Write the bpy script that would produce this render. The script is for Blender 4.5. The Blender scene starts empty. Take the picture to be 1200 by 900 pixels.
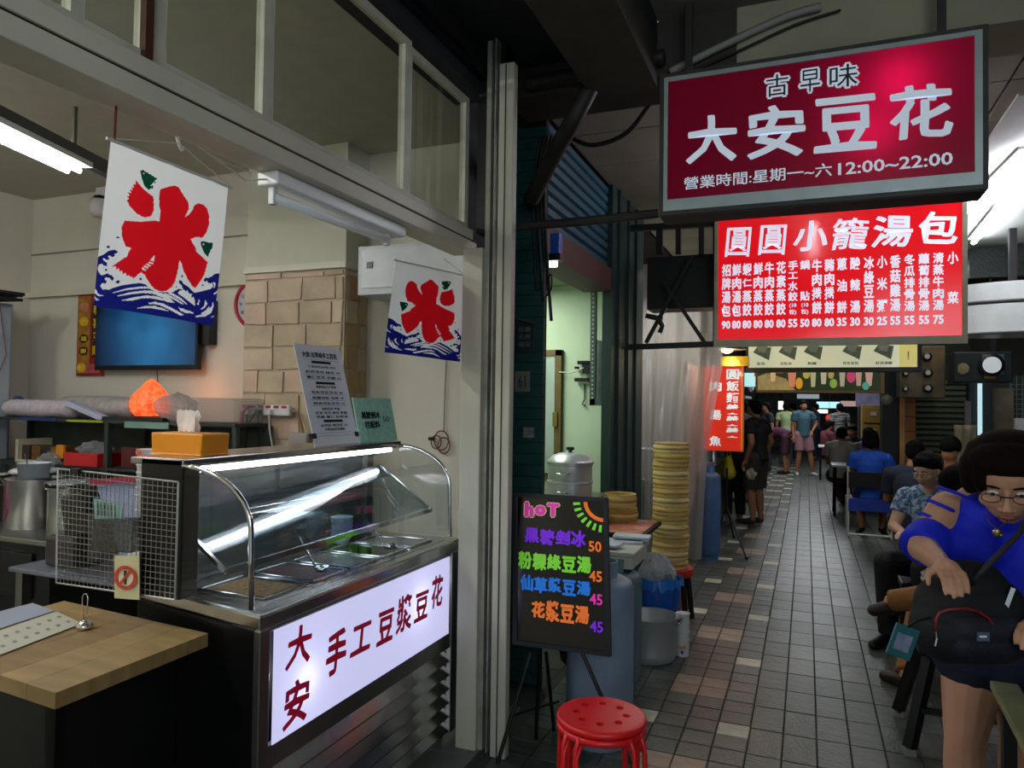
import bpy, math, random
import numpy as np
from mathutils import Vector, Matrix
random.seed(7)
SC = bpy.context.scene
COL = SC.collection
# ------------------------------------------------------------ camera, world, exposure
W0, H0, FPX, EYE = 1200, 900, 851.0, 1.6
YAW, PITCH, ROLL = math.radians(22.07), math.radians(1.43), math.radians(0.803)
CAM = Vector((0, 0, EYE))
_f = Vector((-math.sin(YAW) * math.cos(PITCH), math.cos(YAW) * math.cos(PITCH), math.sin(PITCH)))
_r = Vector((math.cos(YAW), math.sin(YAW), 0)); _u = _r.cross(_f)
RT = math.cos(ROLL) * _r + math.sin(ROLL) * _u
UP = -math.sin(ROLL) * _r + math.cos(ROLL) * _u
cd = bpy.data.cameras.new('camera'); cam = bpy.data.objects.new('camera', cd); COL.objects.link(cam)
cam.matrix_world = Matrix(((RT.x, UP.x, -_f.x, 0), (RT.y, UP.y, -_f.y, 0), (RT.z, UP.z, -_f.z, EYE), (0, 0, 0, 1)))
cd.sensor_width = 36; cd.lens = FPX / W0 * 36; cd.clip_start = 0.05; cd.clip_end = 200
SC.camera = cam
wd = bpy.data.worlds.new('world'); SC.world = wd; wd.use_nodes = True
bg = wd.node_tree.nodes['Background']; bg.inputs[0].default_value = (0.62, 0.72, 0.80, 1); bg.inputs[1].default_value = 0.5
SC.view_settings.view_transform = 'Standard'; SC.view_settings.look = 'None'
SC.view_settings.exposure = 0.0; SC.view_settings.gamma = 1; SC.view_settings.use_curve_mapping = False

def area(name, loc, size, power, color=(1, 1, 1), aim=(0, 0, -1), sy=None):
    l = bpy.data.lights.new(name, 'AREA'); l.energy = power; l.color = color; l.size = size
    if sy: l.shape = 'RECTANGLE'; l.size_y = sy
    o = bpy.data.objects.new(name, l); COL.objects.link(o); o.location = loc
    o.rotation_euler = Vector(aim).to_track_quat('-Z', 'Y').to_euler()
    return o
def point(name, loc, power, color=(1, 1, 1), r=0.05):
    l = bpy.data.lights.new(name, 'POINT'); l.energy = power; l.color = color; l.shadow_soft_size = r
    o = bpy.data.objects.new(name, l); COL.objects.link(o); o.location = loc
    return o
# daylight from the open street side behind the viewer
area('street_daylight', (1.6, -3.2, 2.6), 3.0, 55, (0.86, 0.93, 1.0), (-0.25, 1, -0.3), 2.0)
area('far_fill_light', (0.2, 17.0, 3.0), 1.2, 125, (0.93, 0.97, 1.0), (0, 0, -1), 6)  # added light without a fitting, brightens the far arcade
area('mid_fill_light', (1.3, 9.4, 3.2), 0.3, 9, (0.97, 1.0, 0.98), (-0.1, 0, -1), 1.2)  # added light without a fitting, lifts the people halfway down the arcade
area('second_shop_lamp', (-2.3, 5.0, 2.56), 0.3, 26, (0.92, 1.0, 0.9), (0, 0, -1), 1.2)

# ------------------------------------------------------------ pixel -> point on a real plane
def ray(px, py):
    return _f + RT * ((px - 600) / FPX) - UP * ((py - 450) / FPX)
def PX(px, py, X): d = ray(px, py); return CAM + d * (X / d.x)
def PY(px, py, Y): d = ray(px, py); return CAM + d * (Y / d.y)
def PZ(px, py, Z=0.0): d = ray(px, py); return CAM + d * ((Z - EYE) / d.z)
def PD(px, py, D): return CAM + ray(px, py) * D
def PP(px, py, p0, n):
    d = ray(px, py); n = Vector(n); return CAM + d * ((Vector(p0) - CAM).dot(n) / d.dot(n))

# ------------------------------------------------------------ materials
def lin(c):
    if isinstance(c, str):
        c = [int(c[i:i + 2], 16) / 255 for i in (0, 2, 4)]
    return tuple((x / 12.92 if x <= 0.04045 else ((x + 0.055) / 1.055) ** 2.4) for x in c)
_M = {}
def mat(name, col='808080', rough=0.6, metal=0.0, noise=0.0, scale=8.0, bump=0.0, bscale=60.0, col2=None, emit=0.0, ecol=None,
        spec=0.5, trans=0.0, alpha=1.0, stretch=(1, 1, 1), ior=1.45, thresh=None):
    if name in _M: return _M[name]
    m = bpy.data.materials.new(name); m.use_nodes = True; _M[name] = m
    nt = m.node_tree; b = nt.nodes['Principled BSDF']
    c = lin(col)
    b.inputs['Base Color'].default_value = (*c, 1); b.inputs['Roughness'].default_value = rough
    b.inputs['Metallic'].default_value = metal; b.inputs['Specular IOR Level'].default_value = spec
    b.inputs['Transmission Weight'].default_value = trans; b.inputs['Alpha'].default_value = alpha
    b.inputs['IOR'].default_value = ior
    tc = nt.nodes.new('ShaderNodeTexCoord'); mp = nt.nodes.new('ShaderNodeMapping'); mp.inputs['Scale'].default_value = stretch
    nt.links.new(tc.outputs['Object'], mp.inputs[0])
    if noise > 0 or col2:
        n = nt.nodes.new('ShaderNodeTexNoise'); n.inputs['Scale'].default_value = scale; n.inputs['Detail'].default_value = 5
        nt.links.new(mp.outputs[0], n.inputs['Vector'])
        r = nt.nodes.new('ShaderNodeValToRGB')
        c2 = lin(col2) if col2 else tuple(max(0, x * (1 - noise)) for x in c)
        c1 = c if col2 else tuple(min(1, x * (1 + noise * 0.4)) for x in c)
        lo, hi = thresh or (0.3, 0.7)
        r.color_ramp.elements[0].position = lo; r.color_ramp.elements[1].position = hi
        r.color_ramp.elements[0].color = (*c2, 1); r.color_ramp.elements[1].color = (*c1, 1)
        nt.links.new(n.outputs['Fac'], r.inputs[0]); nt.links.new(r.outputs[0], b.inputs['Base Color'])
    if bump > 0:
        n2 = nt.nodes.new('ShaderNodeTexNoise'); n2.inputs['Scale'].default_value = bscale; n2.inputs['Detail'].default_value = 4
        nt.links.new(mp.outputs[0], n2.inputs['Vector'])
        bp = nt.nodes.new('ShaderNodeBump'); bp.inputs['Strength'].default_value = bump; bp.inputs['Distance'].default_value = 0.01
        nt.links.new(n2.outputs['Fac'], bp.inputs['Height']); nt.links.new(bp.outputs[0], b.inputs['Normal'])
    if emit > 0:
        b.inputs['Emission Color'].default_value = (*(lin(ecol) if ecol else c), 1); b.inputs['Emission Strength'].default_value = emit
    return m
def glassy(name, col=(0.85, 0.92, 0.9), trans=0.8, rough=0.05, rcol=(1, 1, 1)):
    """thin pane: see-through plus a fresnel gloss"""
    m = bpy.data.materials.new(name); m.use_nodes = True; nt = m.node_tree; nt.nodes.clear()
    o = nt.nodes.new('ShaderNodeOutputMaterial'); t = nt.nodes.new('ShaderNodeBsdfTransparent'); t.inputs[0].default_value = (*[c * trans for c in col], 1)
    g = nt.nodes.new('ShaderNodeBsdfGlossy'); g.inputs['Roughness'].default_value = rough; g.inputs[0].default_value = (*rcol, 1)
    w = nt.nodes.new('ShaderNodeLayerWeight'); p = nt.nodes.new('ShaderNodeMath'); p.operation = 'POWER'; p.inputs[1].default_value = 4
    f = nt.nodes.new('ShaderNodeMath'); f.operation = 'MULTIPLY_ADD'; f.inputs[1].default_value = 0.9; f.inputs[2].default_value = 0.045
    w.inputs[0].default_value = 0.5
    nt.links.new(w.outputs['Facing'], p.inputs[0]); nt.links.new(p.outputs[0], f.inputs[0])
    mx = nt.nodes.new('ShaderNodeMixShader')
    nt.links.new(f.outputs[0], mx.inputs[0]); nt.links.new(t.outputs[0], mx.inputs[1]); nt.links.new(g.outputs[0], mx.inputs[2])
    nt.links.new(mx.outputs[0], o.inputs[0]); return m
def filmy(name, col='d8d8d4', see=0.4, rough=0.25, wave=0.0):
    """milky plastic film: part clear, part diffusing"""
    m = bpy.data.materials.new(name); m.use_nodes = True; nt = m.node_tree; nt.nodes.clear()
    o = nt.nodes.new('ShaderNodeOutputMaterial'); t = nt.nodes.new('ShaderNodeBsdfTransparent'); t.inputs[0].default_value = (0.93, 0.93, 0.92, 1)
    d = nt.nodes.new('ShaderNodeBsdfDiffuse'); d.inputs[0].default_value = (*lin(col), 1)
    tl = nt.nodes.new('ShaderNodeBsdfTranslucent'); tl.inputs[0].default_value = (*lin(col), 1)
    g = nt.nodes.new('ShaderNodeBsdfGlossy'); g.inputs['Roughness'].default_value = rough
    a = nt.nodes.new('ShaderNodeMixShader'); a.inputs[0].default_value = 0.5
    b = nt.nodes.new('ShaderNodeMixShader'); b.inputs[0].default_value = 0.12
    c = nt.nodes.new('ShaderNodeMixShader'); c.inputs[0].default_value = see
    L = nt.links.new
    L(d.outputs[0], a.inputs[1]); L(tl.outputs[0], a.inputs[2]); L(a.outputs[0], b.inputs[1]); L(g.outputs[0], b.inputs[2])
    L(b.outputs[0], c.inputs[1]); L(t.outputs[0], c.inputs[2]); L(c.outputs[0], o.inputs[0])
    if wave:
        n = nt.nodes.new('ShaderNodeTexNoise'); n.inputs['Scale'].default_value = wave
        bp = nt.nodes.new('ShaderNodeBump'); bp.inputs['Strength'].default_value = 0.6; bp.inputs['Distance'].default_value = 0.05
        L(n.outputs['Fac'], bp.inputs['Height']); L(bp.outputs[0], g.inputs['Normal']); L(bp.outputs[0], d.inputs['Normal'])
    return m
def acrylic(name, col, tl=0.5, emit=0.1, gloss=0.06):
    """backlit sign face: diffusing acrylic that lets the lamps inside shine through"""
    m = bpy.data.materials.new(name); m.use_nodes = True; nt = m.node_tree; nt.nodes.clear(); L = nt.links.new
    o = nt.nodes.new('ShaderNodeOutputMaterial'); c = (*lin(col), 1)
    t = nt.nodes.new('ShaderNodeBsdfTranslucent'); t.inputs[0].default_value = c
    d = nt.nodes.new('ShaderNodeBsdfDiffuse'); d.inputs[0].default_value = c
    g = nt.nodes.new('ShaderNodeBsdfGlossy'); g.inputs['Roughness'].default_value = 0.15
    e = nt.nodes.new('ShaderNodeEmission'); e.inputs[0].default_value = c; e.inputs[1].default_value = emit
    a = nt.nodes.new('ShaderNodeMixShader'); a.inputs[0].default_value = 1 - tl
    b = nt.nodes.new('ShaderNodeMixShader'); b.inputs[0].default_value = gloss; s = nt.nodes.new('ShaderNodeAddShader')
    L(t.outputs[0], a.inputs[1]); L(d.outputs[0], a.inputs[2]); L(a.outputs[0], b.inputs[1]); L(g.outputs[0], b.inputs[2])
    L(b.outputs[0], s.inputs[0]); L(e.outputs[0], s.inputs[1]); L(s.outputs[0], o.inputs[0]); return m

# ------------------------------------------------------------ mesh builder
class MB:
    def __init__(s): s.v = []; s.f = []; s.mi = []; s.m = 0; s.uv = None
    def add(s, vs, fs):
        b = len(s.v); s.v += [tuple(v) for v in vs]
        for f in fs: s.f.append(tuple(i + b for i in f)); s.mi.append(s.m)
        return s
    def box(s, c, d, rz=0.0, rx=0.0, ry=0.0):
        M = Matrix.Rotation(rz, 3, 'Z') @ Matrix.Rotation(ry, 3, 'Y') @ Matrix.Rotation(rx, 3, 'X'); c = Vector(c)
        vs = [c + M @ Vector((x * d[0] / 2, y * d[1] / 2, z * d[2] / 2)) for x in (-1, 1) for y in (-1, 1) for z in (-1, 1)]
        return s.add(vs, [(0, 1, 3, 2), (4, 6, 7, 5), (0, 4, 5, 1), (2, 3, 7, 6), (0, 2, 6, 4), (1, 5, 7, 3)])
    def bb(s, a, b):
        return s.box([(a[i] + b[i]) / 2 for i in range(3)], [abs(a[i] - b[i]) for i in range(3)])
    def bar(s, a, b, w, h=None, up=(0, 0, 1)):
        a = Vector(a); b = Vector(b); h = h or w; t = (b - a).normalized(); x = t.cross(Vector(up))
        if x.length < 1e-3: x = t.cross(Vector((0, 1, 0)))
        x.normalize(); y = x.cross(t)
        vs = [p + x * sx * w / 2 + y * sy * h / 2 for p in (a, b) for sx, sy in ((-1, -1), (1, -1), (1, 1), (-1, 1))]
        return s.add(vs, [(3, 2, 1, 0), (4, 5, 6, 7), (0, 1, 5, 4), (1, 2, 6, 5), (2, 3, 7, 6), (3, 0, 4, 7)])
    def tube(s, pts, r, n=8, cap=True):
        pts = [Vector(p) for p in pts]; rs = r if isinstance(r, (list, tuple)) else [r] * len(pts)
        vs = []; fs = []; px = None
        for i, p in enumerate(pts):
            t = (pts[min(i + 1, len(pts) - 1)] - pts[max(i - 1, 0)])
            if t.length < 1e-9: t = Vector((0, 0, 1))
            t.normalize()
            if px is None:
                px = t.orthogonal().normalized()
            else:
                px = px - t * px.dot(t); px = px.normalized() if px.length > 1e-6 else t.orthogonal().normalized()
            py = t.cross(px)
            for k in range(n):
                a = 2 * math.pi * k / n; vs.append(p + (px * math.cos(a) + py * math.sin(a)) * rs[i])
        for i in range(len(pts) - 1):
            for k in range(n):
                fs.append((i * n + k, i * n + (k + 1) % n, (i + 1) * n + (k + 1) % n, (i + 1) * n + k))
        if cap:
            fs.append(tuple(range(n - 1, -1, -1))); fs.append(tuple(range((len(pts) - 1) * n, len(pts) * n)))
        return s.add(vs, fs)
    def lathe(s, c, prof, n=24, axis=(0, 0, 1), cap=True):
        c = Vector(c); ax = Vector(axis).normalized(); x = ax.orthogonal().normalized(); y = ax.cross(x)
        vs = []; fs = []
        for r, z in prof:
            for k in range(n):
                a = 2 * math.pi * k / n; vs.append(c + ax * z + (x * math.cos(a) + y * math.sin(a)) * r)
        for i in range(len(prof) - 1):
            for k in range(n):
                fs.append((i * n + k, i * n + (k + 1) % n, (i + 1) * n + (k + 1) % n, (i + 1) * n + k))
        if cap:
            fs.append(tuple(range(n - 1, -1, -1))); fs.append(tuple(range((len(prof) - 1) * n, len(prof) * n)))
        return s.add(vs, fs)
    def ball(s, c, r, n=12, m=8, rot=None):
        c = Vector(c); r = (r, r, r) if not isinstance(r, (list, tuple)) else r; vs = []; fs = []
        for j in range(m + 1):
            ph = math.pi * j / m
            for k in range(n):
                a = 2 * math.pi * k / n
                v = Vector((r[0] * math.sin(ph) * math.cos(a), r[1] * math.sin(ph) * math.sin(a), r[2] * math.cos(ph)))
                vs.append(c + (rot @ v if rot else v))
        for j in range(m):
            for k in range(n):
                fs.append((j * n + k, (j + 1) * n + k, (j + 1) * n + (k + 1) % n, j * n + (k + 1) % n))
        return s.add(vs, fs)
    def cap(s, a, b, ra, rb, n=14, flat=(False, False)):
        """tapered limb segment from a to b"""
        a = Vector(a); b = Vector(b); t = (b - a)
        L = max(t.length, 1e-6); t = t / L; pts = []; rs = []
        if not flat[0]:
            for q in (0.0, 0.35, 0.7, 0.9): pts.append(a - t * ra * math.sqrt(max(0, 1 - q * q)) ); rs.append(max(ra * q, 0.0008))
        pts.append(a); rs.append(ra); pts.append(b); rs.append(rb)
        if not flat[1]:
            for q in (0.9, 0.7, 0.35, 0.0): pts.append(b + t * rb * math.sqrt(max(0, 1 - q * q))); rs.append(max(rb * q, 0.0008))
        return s.tube(pts, rs, n)
    def prism(s, poly, n, h):
        """closed polygon of 3-D points pushed along n by h"""
        p = [Vector(q) for q in poly]; k = len(p); n = Vector(n).normalized() * h
        return s.add(p + [q + n for q in p], [tuple(range(k - 1, -1, -1)), tuple(range(k, 2 * k))] + [(i, (i + 1) % k, (i + 1) % k + k, i + k) for i in range(k)])
    def quad(s, *p): return s.add(p, [tuple(range(len(p)))])

def props(o, label=None, cat=None, group=None, kind=None):
    if label: o['label'] = label
    if cat: o['category'] = cat
    if group: o['group'] = group
    if kind: o['kind'] = kind
    return o
def wloc(p):
    l = Vector((0, 0, 0))
    while p: l += p.location; p = p.parent
    return l
def obj(name, mb, m, parent=None, label=None, cat=None, group=None, kind=None, smooth=False, bevel=0.0, solid=0.0, sub=0):
    me = bpy.data.meshes.new(name)
    V = np.array(mb.v, dtype=float).reshape(-1, 3)
    o = bpy.data.objects.new(name, me); COL.objects.link(o)
    if parent:
        L = np.array(wloc(parent)); o.parent = parent
    else:
        L = np.array([(V[:, 0].min() + V[:, 0].max()) / 2, (V[:, 1].min() + V[:, 1].max()) / 2, V[:, 2].min()]); o.location = L
    me.from_pydata([tuple(v) for v in (V - L)], [], mb.f)
    ms = m if isinstance(m, (list, tuple)) else [m]
    for x in ms: me.materials.append(x)
    if len(ms) > 1: me.polygons.foreach_set('material_index', mb.mi)
    if smooth: me.polygons.foreach_set('use_smooth', [True] * len(me.polygons)); 
    me.validate(); me.update()
    if smooth == 'auto' or (smooth and smooth is not True):
        me.set_sharp_from_angle(angle=math.radians(40))
    if bevel:
        md = o.modifiers.new('bevel', 'BEVEL'); md.width = bevel; md.segments = 2; md.limit_method = 'ANGLE'
    if solid:
        md = o.modifiers.new('solid', 'SOLIDIFY'); md.thickness = solid; md.offset = 0
    if sub:
        md = o.modifiers.new('sub', 'SUBSURF'); md.levels = sub; md.render_levels = sub
    return props(o, label, cat, group, kind)
def thing(name, loc, label, cat, group=None, kind=None):
    o = bpy.data.objects.new(name, None); COL.objects.link(o); o.location = loc; o.empty_display_size = 0.1
    return props(o, label, cat, group, kind)
def struct(name, mb, m, parent=None, **k): return obj(name, mb, m, parent, kind='structure' if not parent else None, **k)
def dup(root, loc=None, rz=None, label=None, group=None):
    r = root.copy(); COL.objects.link(r)
    if loc is not None: r.location = loc
    if rz is not None: r.rotation_euler[2] = rz
    if label: r['label'] = label
    if group: r['group'] = group
    for ch in root.children:
        c = ch.copy(); COL.objects.link(c); c.parent = r
        for g in ch.children:
            d = g.copy(); COL.objects.link(d); d.parent = c
    return r

# ------------------------------------------------------------ lettering
_G = {}
def glyph(s, bold=0.0, res=2):
    k = (s, bold, res)
    if k not in _G:
        c = bpy.data.curves.new('t', 'FONT'); c.body = s; c.offset = bold; c.resolution_u = res
        o = bpy.data.objects.new('t', c); COL.objects.link(o)
        me = bpy.data.meshes.new_from_object(o.evaluated_get(bpy.context.evaluated_depsgraph_get()))
        v = np.array([tuple(x.co) for x in me.vertices])[:, :2]; f = [tuple(p.vertices) for p in me.polygons]
        lo = v.min(0); hi = v.max(0)
        _G[k] = ((v - lo) / (hi - lo), f, (hi - lo)); bpy.data.objects.remove(o); bpy.data.meshes.remove(me); bpy.data.curves.remove(c)
    return _G[k]
def fabric(name, col):
    """thin cotton: light falls through it from behind"""
    m = bpy.data.materials.new(name); m.use_nodes = True; nt = m.node_tree; nt.nodes.clear(); L = nt.links.new
    o = nt.nodes.new('ShaderNodeOutputMaterial'); d = nt.nodes.new('ShaderNodeBsdfDiffuse'); t = nt.nodes.new('ShaderNodeBsdfTranslucent'); x = nt.nodes.new('ShaderNodeMixShader'); x.inputs[0].default_value = .42
    w = nt.nodes.new('ShaderNodeTexWave'); w.inputs['Scale'].default_value = 150; bp = nt.nodes.new('ShaderNodeBump'); bp.inputs['Strength'].default_value = .1
    for n in (d, t): n.inputs[0].default_value = (*lin(col), 1)
    L(w.outputs['Fac'], bp.inputs['Height']); L(bp.outputs[0], d.inputs['Normal']); L(d.outputs[0], x.inputs[1]); L(t.outputs[0], x.inputs[2]); L(x.outputs[0], o.inputs[0]); return m
class Board:
    """a flat sign face: o is its lower left corner, r and u span it, n points to the reader"""
    def __init__(s, o, r, u):
        s.o = Vector(o); s.r = Vector(r); s.u = Vector(u); s.n = s.r.cross(s.u).normalized(); s.eps = 0.0015
    def p(s, a, b, e=1.0): return s.o + s.r * a + s.u * b + s.n * s.eps * e
    def text(s, mb, st, a0, b0, a1, b1, bold=0.0, e=1.0, shear=0.0, keep=False, curl=0.0):
        v, f, sz = glyph(st, min(bold, 0.008))
        r = max(0, bold - 0.008) * 0.8; da, db = r / sz[0], r / sz[1]
        sh = [(0, 0)] if r <= 0 else [(0, 0)] + [(math.cos(k * math.pi / 3) * da, math.sin(k * math.pi / 3) * db) for k in range(6)]
        for k, (ox, oy) in enumerate(sh):   # heavier strokes: the outline laid down several times round a small ring
            q = [(ox + da + x * (1 - 2 * da), oy + db + y * (1 - 2 * db)) for x, y in v]
            mb.add([s.p(a0 + (a1 - a0) * (x + shear * (y - .5) + curl * math.sin(3 * y)), b0 + (b1 - b0) * (y + curl * math.sin(4 * x)), e + .05 * k) for x, y in q], f)
    def poly(s, mb, pts, e=1.0): mb.add([s.p(a, b, e) for a, b in pts], [tuple(range(len(pts)))])
    def rect(s, mb, a0, b0, a1, b1, e=1.0): s.poly(mb, [(a0, b0), (a1, b0), (a1, b1), (a0, b1)], e)
    def box(s, mb, depth, grow=0.0):
        g = Vector(s.r).normalized() * grow; h = Vector(s.u).normalized() * grow
        q = [s.o - g - h, s.o + s.r + g - h, s.o + s.r + s.u + g + h, s.o + s.u - g + h]
        mb.prism([x for x in q], -s.n, depth)
    def frame(s, mb, w, d, out=0.0):
        """a rim of width w round the face, d deep, standing out by out"""
        r = s.r.normalized(); u = s.u.normalized(); q = [s.o, s.o + s.r, s.o + s.r + s.u, s.o + s.u]
        sg = [(-1, -1), (1, -1), (1, 1), (-1, 1)]
        O = [q[i] + r * w * sg[i][0] + u * w * sg[i][1] for i in range(4)]
        for i in range(4):
            j = (i + 1) % 4
            mb.prism([q[i] + s.n * out, q[j] + s.n * out, O[j] + s.n * out, O[i] + s.n * out], -s.n, d)
def blob(name, mb, m, parent=None, vox=0.01, it=4, **k):
    """one continuous skin over overlapping limb shapes"""
    o = obj(name, mb, m, parent, **k)
    r = o.modifiers.new('r', 'REMESH'); r.mode = 'VOXEL'; r.voxel_size = vox; r.use_smooth_shade = True
    if it: sm = o.modifiers.new('s', 'SMOOTH'); sm.iterations = it; sm.factor = 0.5
    me = bpy.data.meshes.new_from_object(o.evaluated_get(bpy.context.evaluated_depsgraph_get()))
    o.modifiers.clear(); old = o.data; o.data = me; bpy.data.meshes.remove(old)
    return o
# common materials
white_paint = mat('cream_paint', 'cfccb8', 0.45, noise=0.12, scale=3, bump=0.05)
off_white = mat('off_white_wall', 'd2cfc0', 0.8, noise=0.08, scale=2, bump=0.04)
steel = mat('stainless_steel', 'b9bab8', 0.22, 1.0, noise=0.15, scale=3, stretch=(1, 8, 1))
steel_d = mat('dull_steel', '8f8f8b', 0.38, 1.0, noise=0.2, scale=4)
chrome = mat('chrome', 'd8d8d8', 0.12, 1.0)
alu = mat('aluminium', 'c8ccce', 0.38, 0.65, noise=0.1, scale=6)
black = mat('black_paint', '0c0c0d', 0.45, bump=0.02)
dark = mat('dark_grime', '1a1b1a', 0.8, noise=0.4, scale=5)
black_pl = mat('black_plastic', '101112', 0.35)
white_pl = mat('white_plastic', 'd9dada', 0.4)
rope = mat('cord_white', 'c9c6ba', 0.8)
wire_d = mat('black_cable', '0b0b0b', 0.5)
ink_w = mat('white_ink', 'e8ecf0', 0.6)
ink_k = mat('black_ink', '141414', 0.6)
# ============================================================ SETTING
grout = mat('floor_joint', '3f423c', 0.9)
tile_d = mat('slate_tile', '565b57', 0.36, noise=0.45, scale=7, bump=0.35, bscale=22, stretch=(1, 3, 1))
tile_d2 = mat('slate_tile_dark', '4a504c', 0.34, noise=0.4, scale=6, bump=0.35, bscale=24, stretch=(3, 1, 1))
tile_d3 = mat('slate_tile_brown', '54554f', 0.36, noise=0.4, scale=6, bump=0.3, bscale=20)
tile_p = mat('pink_clay_tile', '998474', 0.5, noise=0.3, scale=9, bump=0.3, bscale=30)
tile_w = mat('cream_tile', 'c0bfaa', 0.5, noise=0.25, scale=12, bump=0.25, bscale=30)
fl = struct('floor', MB().bb((-1.36, -1.5, -0.12), (5.0, 34, -0.008)), grout)
TW, TL, PER = 0.15, 0.2885, 1.0302
lines = [-1.15 + 0.15 * i for i in range(-1, 30)]
# column edges measured from the joints: ... -.705 -.555 -.405 -.250 -.098 +.05 +.20 ...
xs = [-1.305, -1.155, -1.005, -0.855, -0.705, -0.555, -0.405, -0.252, -0.098, 0.052, 0.198, 0.346] + [0.346 + 0.15 * i for i in range(1, 20)]
TM = [tile_d, tile_d2, tile_d3, tile_p, tile_w]
rr = random.Random(3)
cache = {}
def tile_mesh(w, l, mi):
    k = (round(w, 3), round(l, 3), mi)
    if k not in cache:
        g = 0.0021; a = MB(); h = 0.008; b = 0.003
        vs = [(-w / 2 + g, -l / 2 + g, -h), (w / 2 - g, -l / 2 + g, -h), (w / 2 - g, l / 2 - g, -h), (-w / 2 + g, l / 2 - g, -h)]
        vs += [(x * 1.0, y * 1.0, -b) for x, y, z in vs]; vs += [(x - math.copysign(b, x), y - math.copysign(b, y), 0) for x, y, z in vs[:4]]
        a.add(vs, [(0, 1, 5, 4), (1, 2, 6, 5), (2, 3, 7, 6), (3, 0, 4, 7), (4, 5, 9, 8), (5, 6, 10, 9), (6, 7, 11, 10), (7, 4, 8, 11), (8, 9, 10, 11)])
        me = bpy.data.meshes.new('floor_tile'); me.from_pydata(a.v, [], a.f); me.materials.append(TM[mi]); cache[k] = me
    return cache[k]
pieces = []
def phase(y, y0): return (y - y0) % PER
for i in range(len(xs) - 1):
    w = xs[i + 1] - xs[i]; cx = (xs[i] + xs[i + 1]) / 2
    left = i < 7
    y = 1.0 if left else 0.9 + 0.144 * (i % 2) * 0
    L = TL / 2 if left else TL
    base = 3.70 - 20 * PER
    n = 0; yy = base if left else base + 0.255
    step = PER / 7 if left else TL
    while yy < 32:
        yc = yy + step / 2
        if yy > 0.4:
            mi = rr.choice([0, 0, 1, 2]) if not left else rr.choice([0, 1, 1, 2])
            if left:
                slot = n % 7
                if i in (4, 5) and slot in (3, 4): mi = 3       # pink pairs
                if i == 6 and slot == 0: mi = 4                  # cream row, right
                if i == 3 and slot == 0: mi = 4                  # cream row, left
                if i in (0,) and slot == 4: mi = 2
            pieces.append((cx, yc, w, step, mi))
        yy += step; n += 1
pieces = [p for p in pieces if p[0] < 3.2 or p[1] < 12]
def seen(p):
    v = Vector((p[0], p[1], 0)) - CAM; z = v.dot(_f)
    if z < 0.3: return False
    x = 600 + FPX * v.dot(RT) / z; y = 450 - FPX * v.dot(UP) / z
    return -30 < x < 1120 and y < 930
near = sorted([p for p in pieces if seen(p)], key=lambda p: p[0] ** 2 + p[1] ** 2)[:290]
ns = set(id(p) for p in near)
for p in near:
    o = bpy.data.objects.new('floor_tile', tile_mesh(p[2], p[3], p[4])); COL.objects.link(o); o.parent = fl
    o.location = Vector((p[0], p[1], rr.uniform(-0.0012, 0.0006))) - fl.location
rest = MB()
for p in pieces:
    if id(p) in ns: continue
    me = tile_mesh(p[2], p[3], p[4]); rest.m = p[4]
    rest.add([(v.co.x + p[0], v.co.y + p[1], v.co.z) for v in me.vertices], [tuple(q.vertices) for q in me.polygons])
obj('floor_tiles_far', rest, TM, fl, kind='stuff')
# shop floor, grey square tiles
sf = struct('floor_shop', MB().bb((-6.2, -1.5, -0.12), (-1.36, 4.2, -0.006)), grout)
gt = mat('shop_floor_tile', '6b6e6a', 0.35, noise=0.2, scale=5)
k = 0
for ix in range(6):
    for iy in range(9):
        x = -1.38 - 0.3 * ix - 0.15; y = 0.9 + 0.3 * iy + 0.15
        o = obj('floor_tile', MB().box((x, y, -0.004), (0.294, 0.294, 0.008)), gt, sf, bevel=0.002)
rest = MB()
for ix in range(6, 16):
    for iy in range(-3, 11): rest.box((-1.38 - 0.3 * ix - 0.15, 0.9 + 0.3 * iy + 0.15, -0.004), (0.294, 0.294, 0.008))
obj('floor_tiles_back', rest, gt, sf, kind='stuff')
struct('floor_second_shop', MB().bb((-4.6, 4.2, -0.12), (-1.36, 7.0, -0.004)), mat('dark_wet_floor', '3a3c39', 0.4, noise=0.3))
struct('floor_kitchen', MB().bb((-4.6, 7.0, -0.12), (-1.36, 34, -0.004)), mat('dark_kitchen_floor', '2b2c2a', 0.5, noise=0.3))

# ---- ceilings
cpan = mat('ceiling_panel', '9a9888', 0.8, noise=0.25, scale=1.5)
cgap = mat('ceiling_gap', '191a17', 0.9)
cl = struct('ceiling', MB().bb((-1.45, 3.75, 3.32), (3.4, 34, 3.42)), cgap)
for iy in range(9):
    for ix in range(4):
        x0 = -1.43 + ix * 1.2; y0 = 3.78 + iy * 0.62
        obj('ceiling_panel', MB().bb((x0 + 0.006, y0 + 0.006, 3.3), (x0 + 1.194, y0 + 0.614, 3.32)), cpan, cl)
rest = MB()
for iy in range(9, 48):
    for ix in range(4):
        x0 = -1.43 + ix * 1.2; y0 = 3.78 + iy * 0.62
        rest.bb((x0 + 0.006, y0 + 0.006, 3.3), (x0 + 1.194, y0 + 0.614, 3.32))
obj('ceiling_panels_far', rest, cpan, cl, kind='stuff')
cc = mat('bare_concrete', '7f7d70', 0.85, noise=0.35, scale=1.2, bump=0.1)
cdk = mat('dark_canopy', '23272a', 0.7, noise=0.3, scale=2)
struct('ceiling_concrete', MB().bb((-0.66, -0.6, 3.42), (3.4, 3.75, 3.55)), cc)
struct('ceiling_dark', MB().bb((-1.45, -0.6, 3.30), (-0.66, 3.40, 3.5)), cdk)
struct('ceiling_beam_right', MB().bb((-.30, 3.42, 3.16), (3.4, 3.75, 3.42)), mat('beige_beam', 'a09d84', 0.8, noise=0.25, scale=2))
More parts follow.
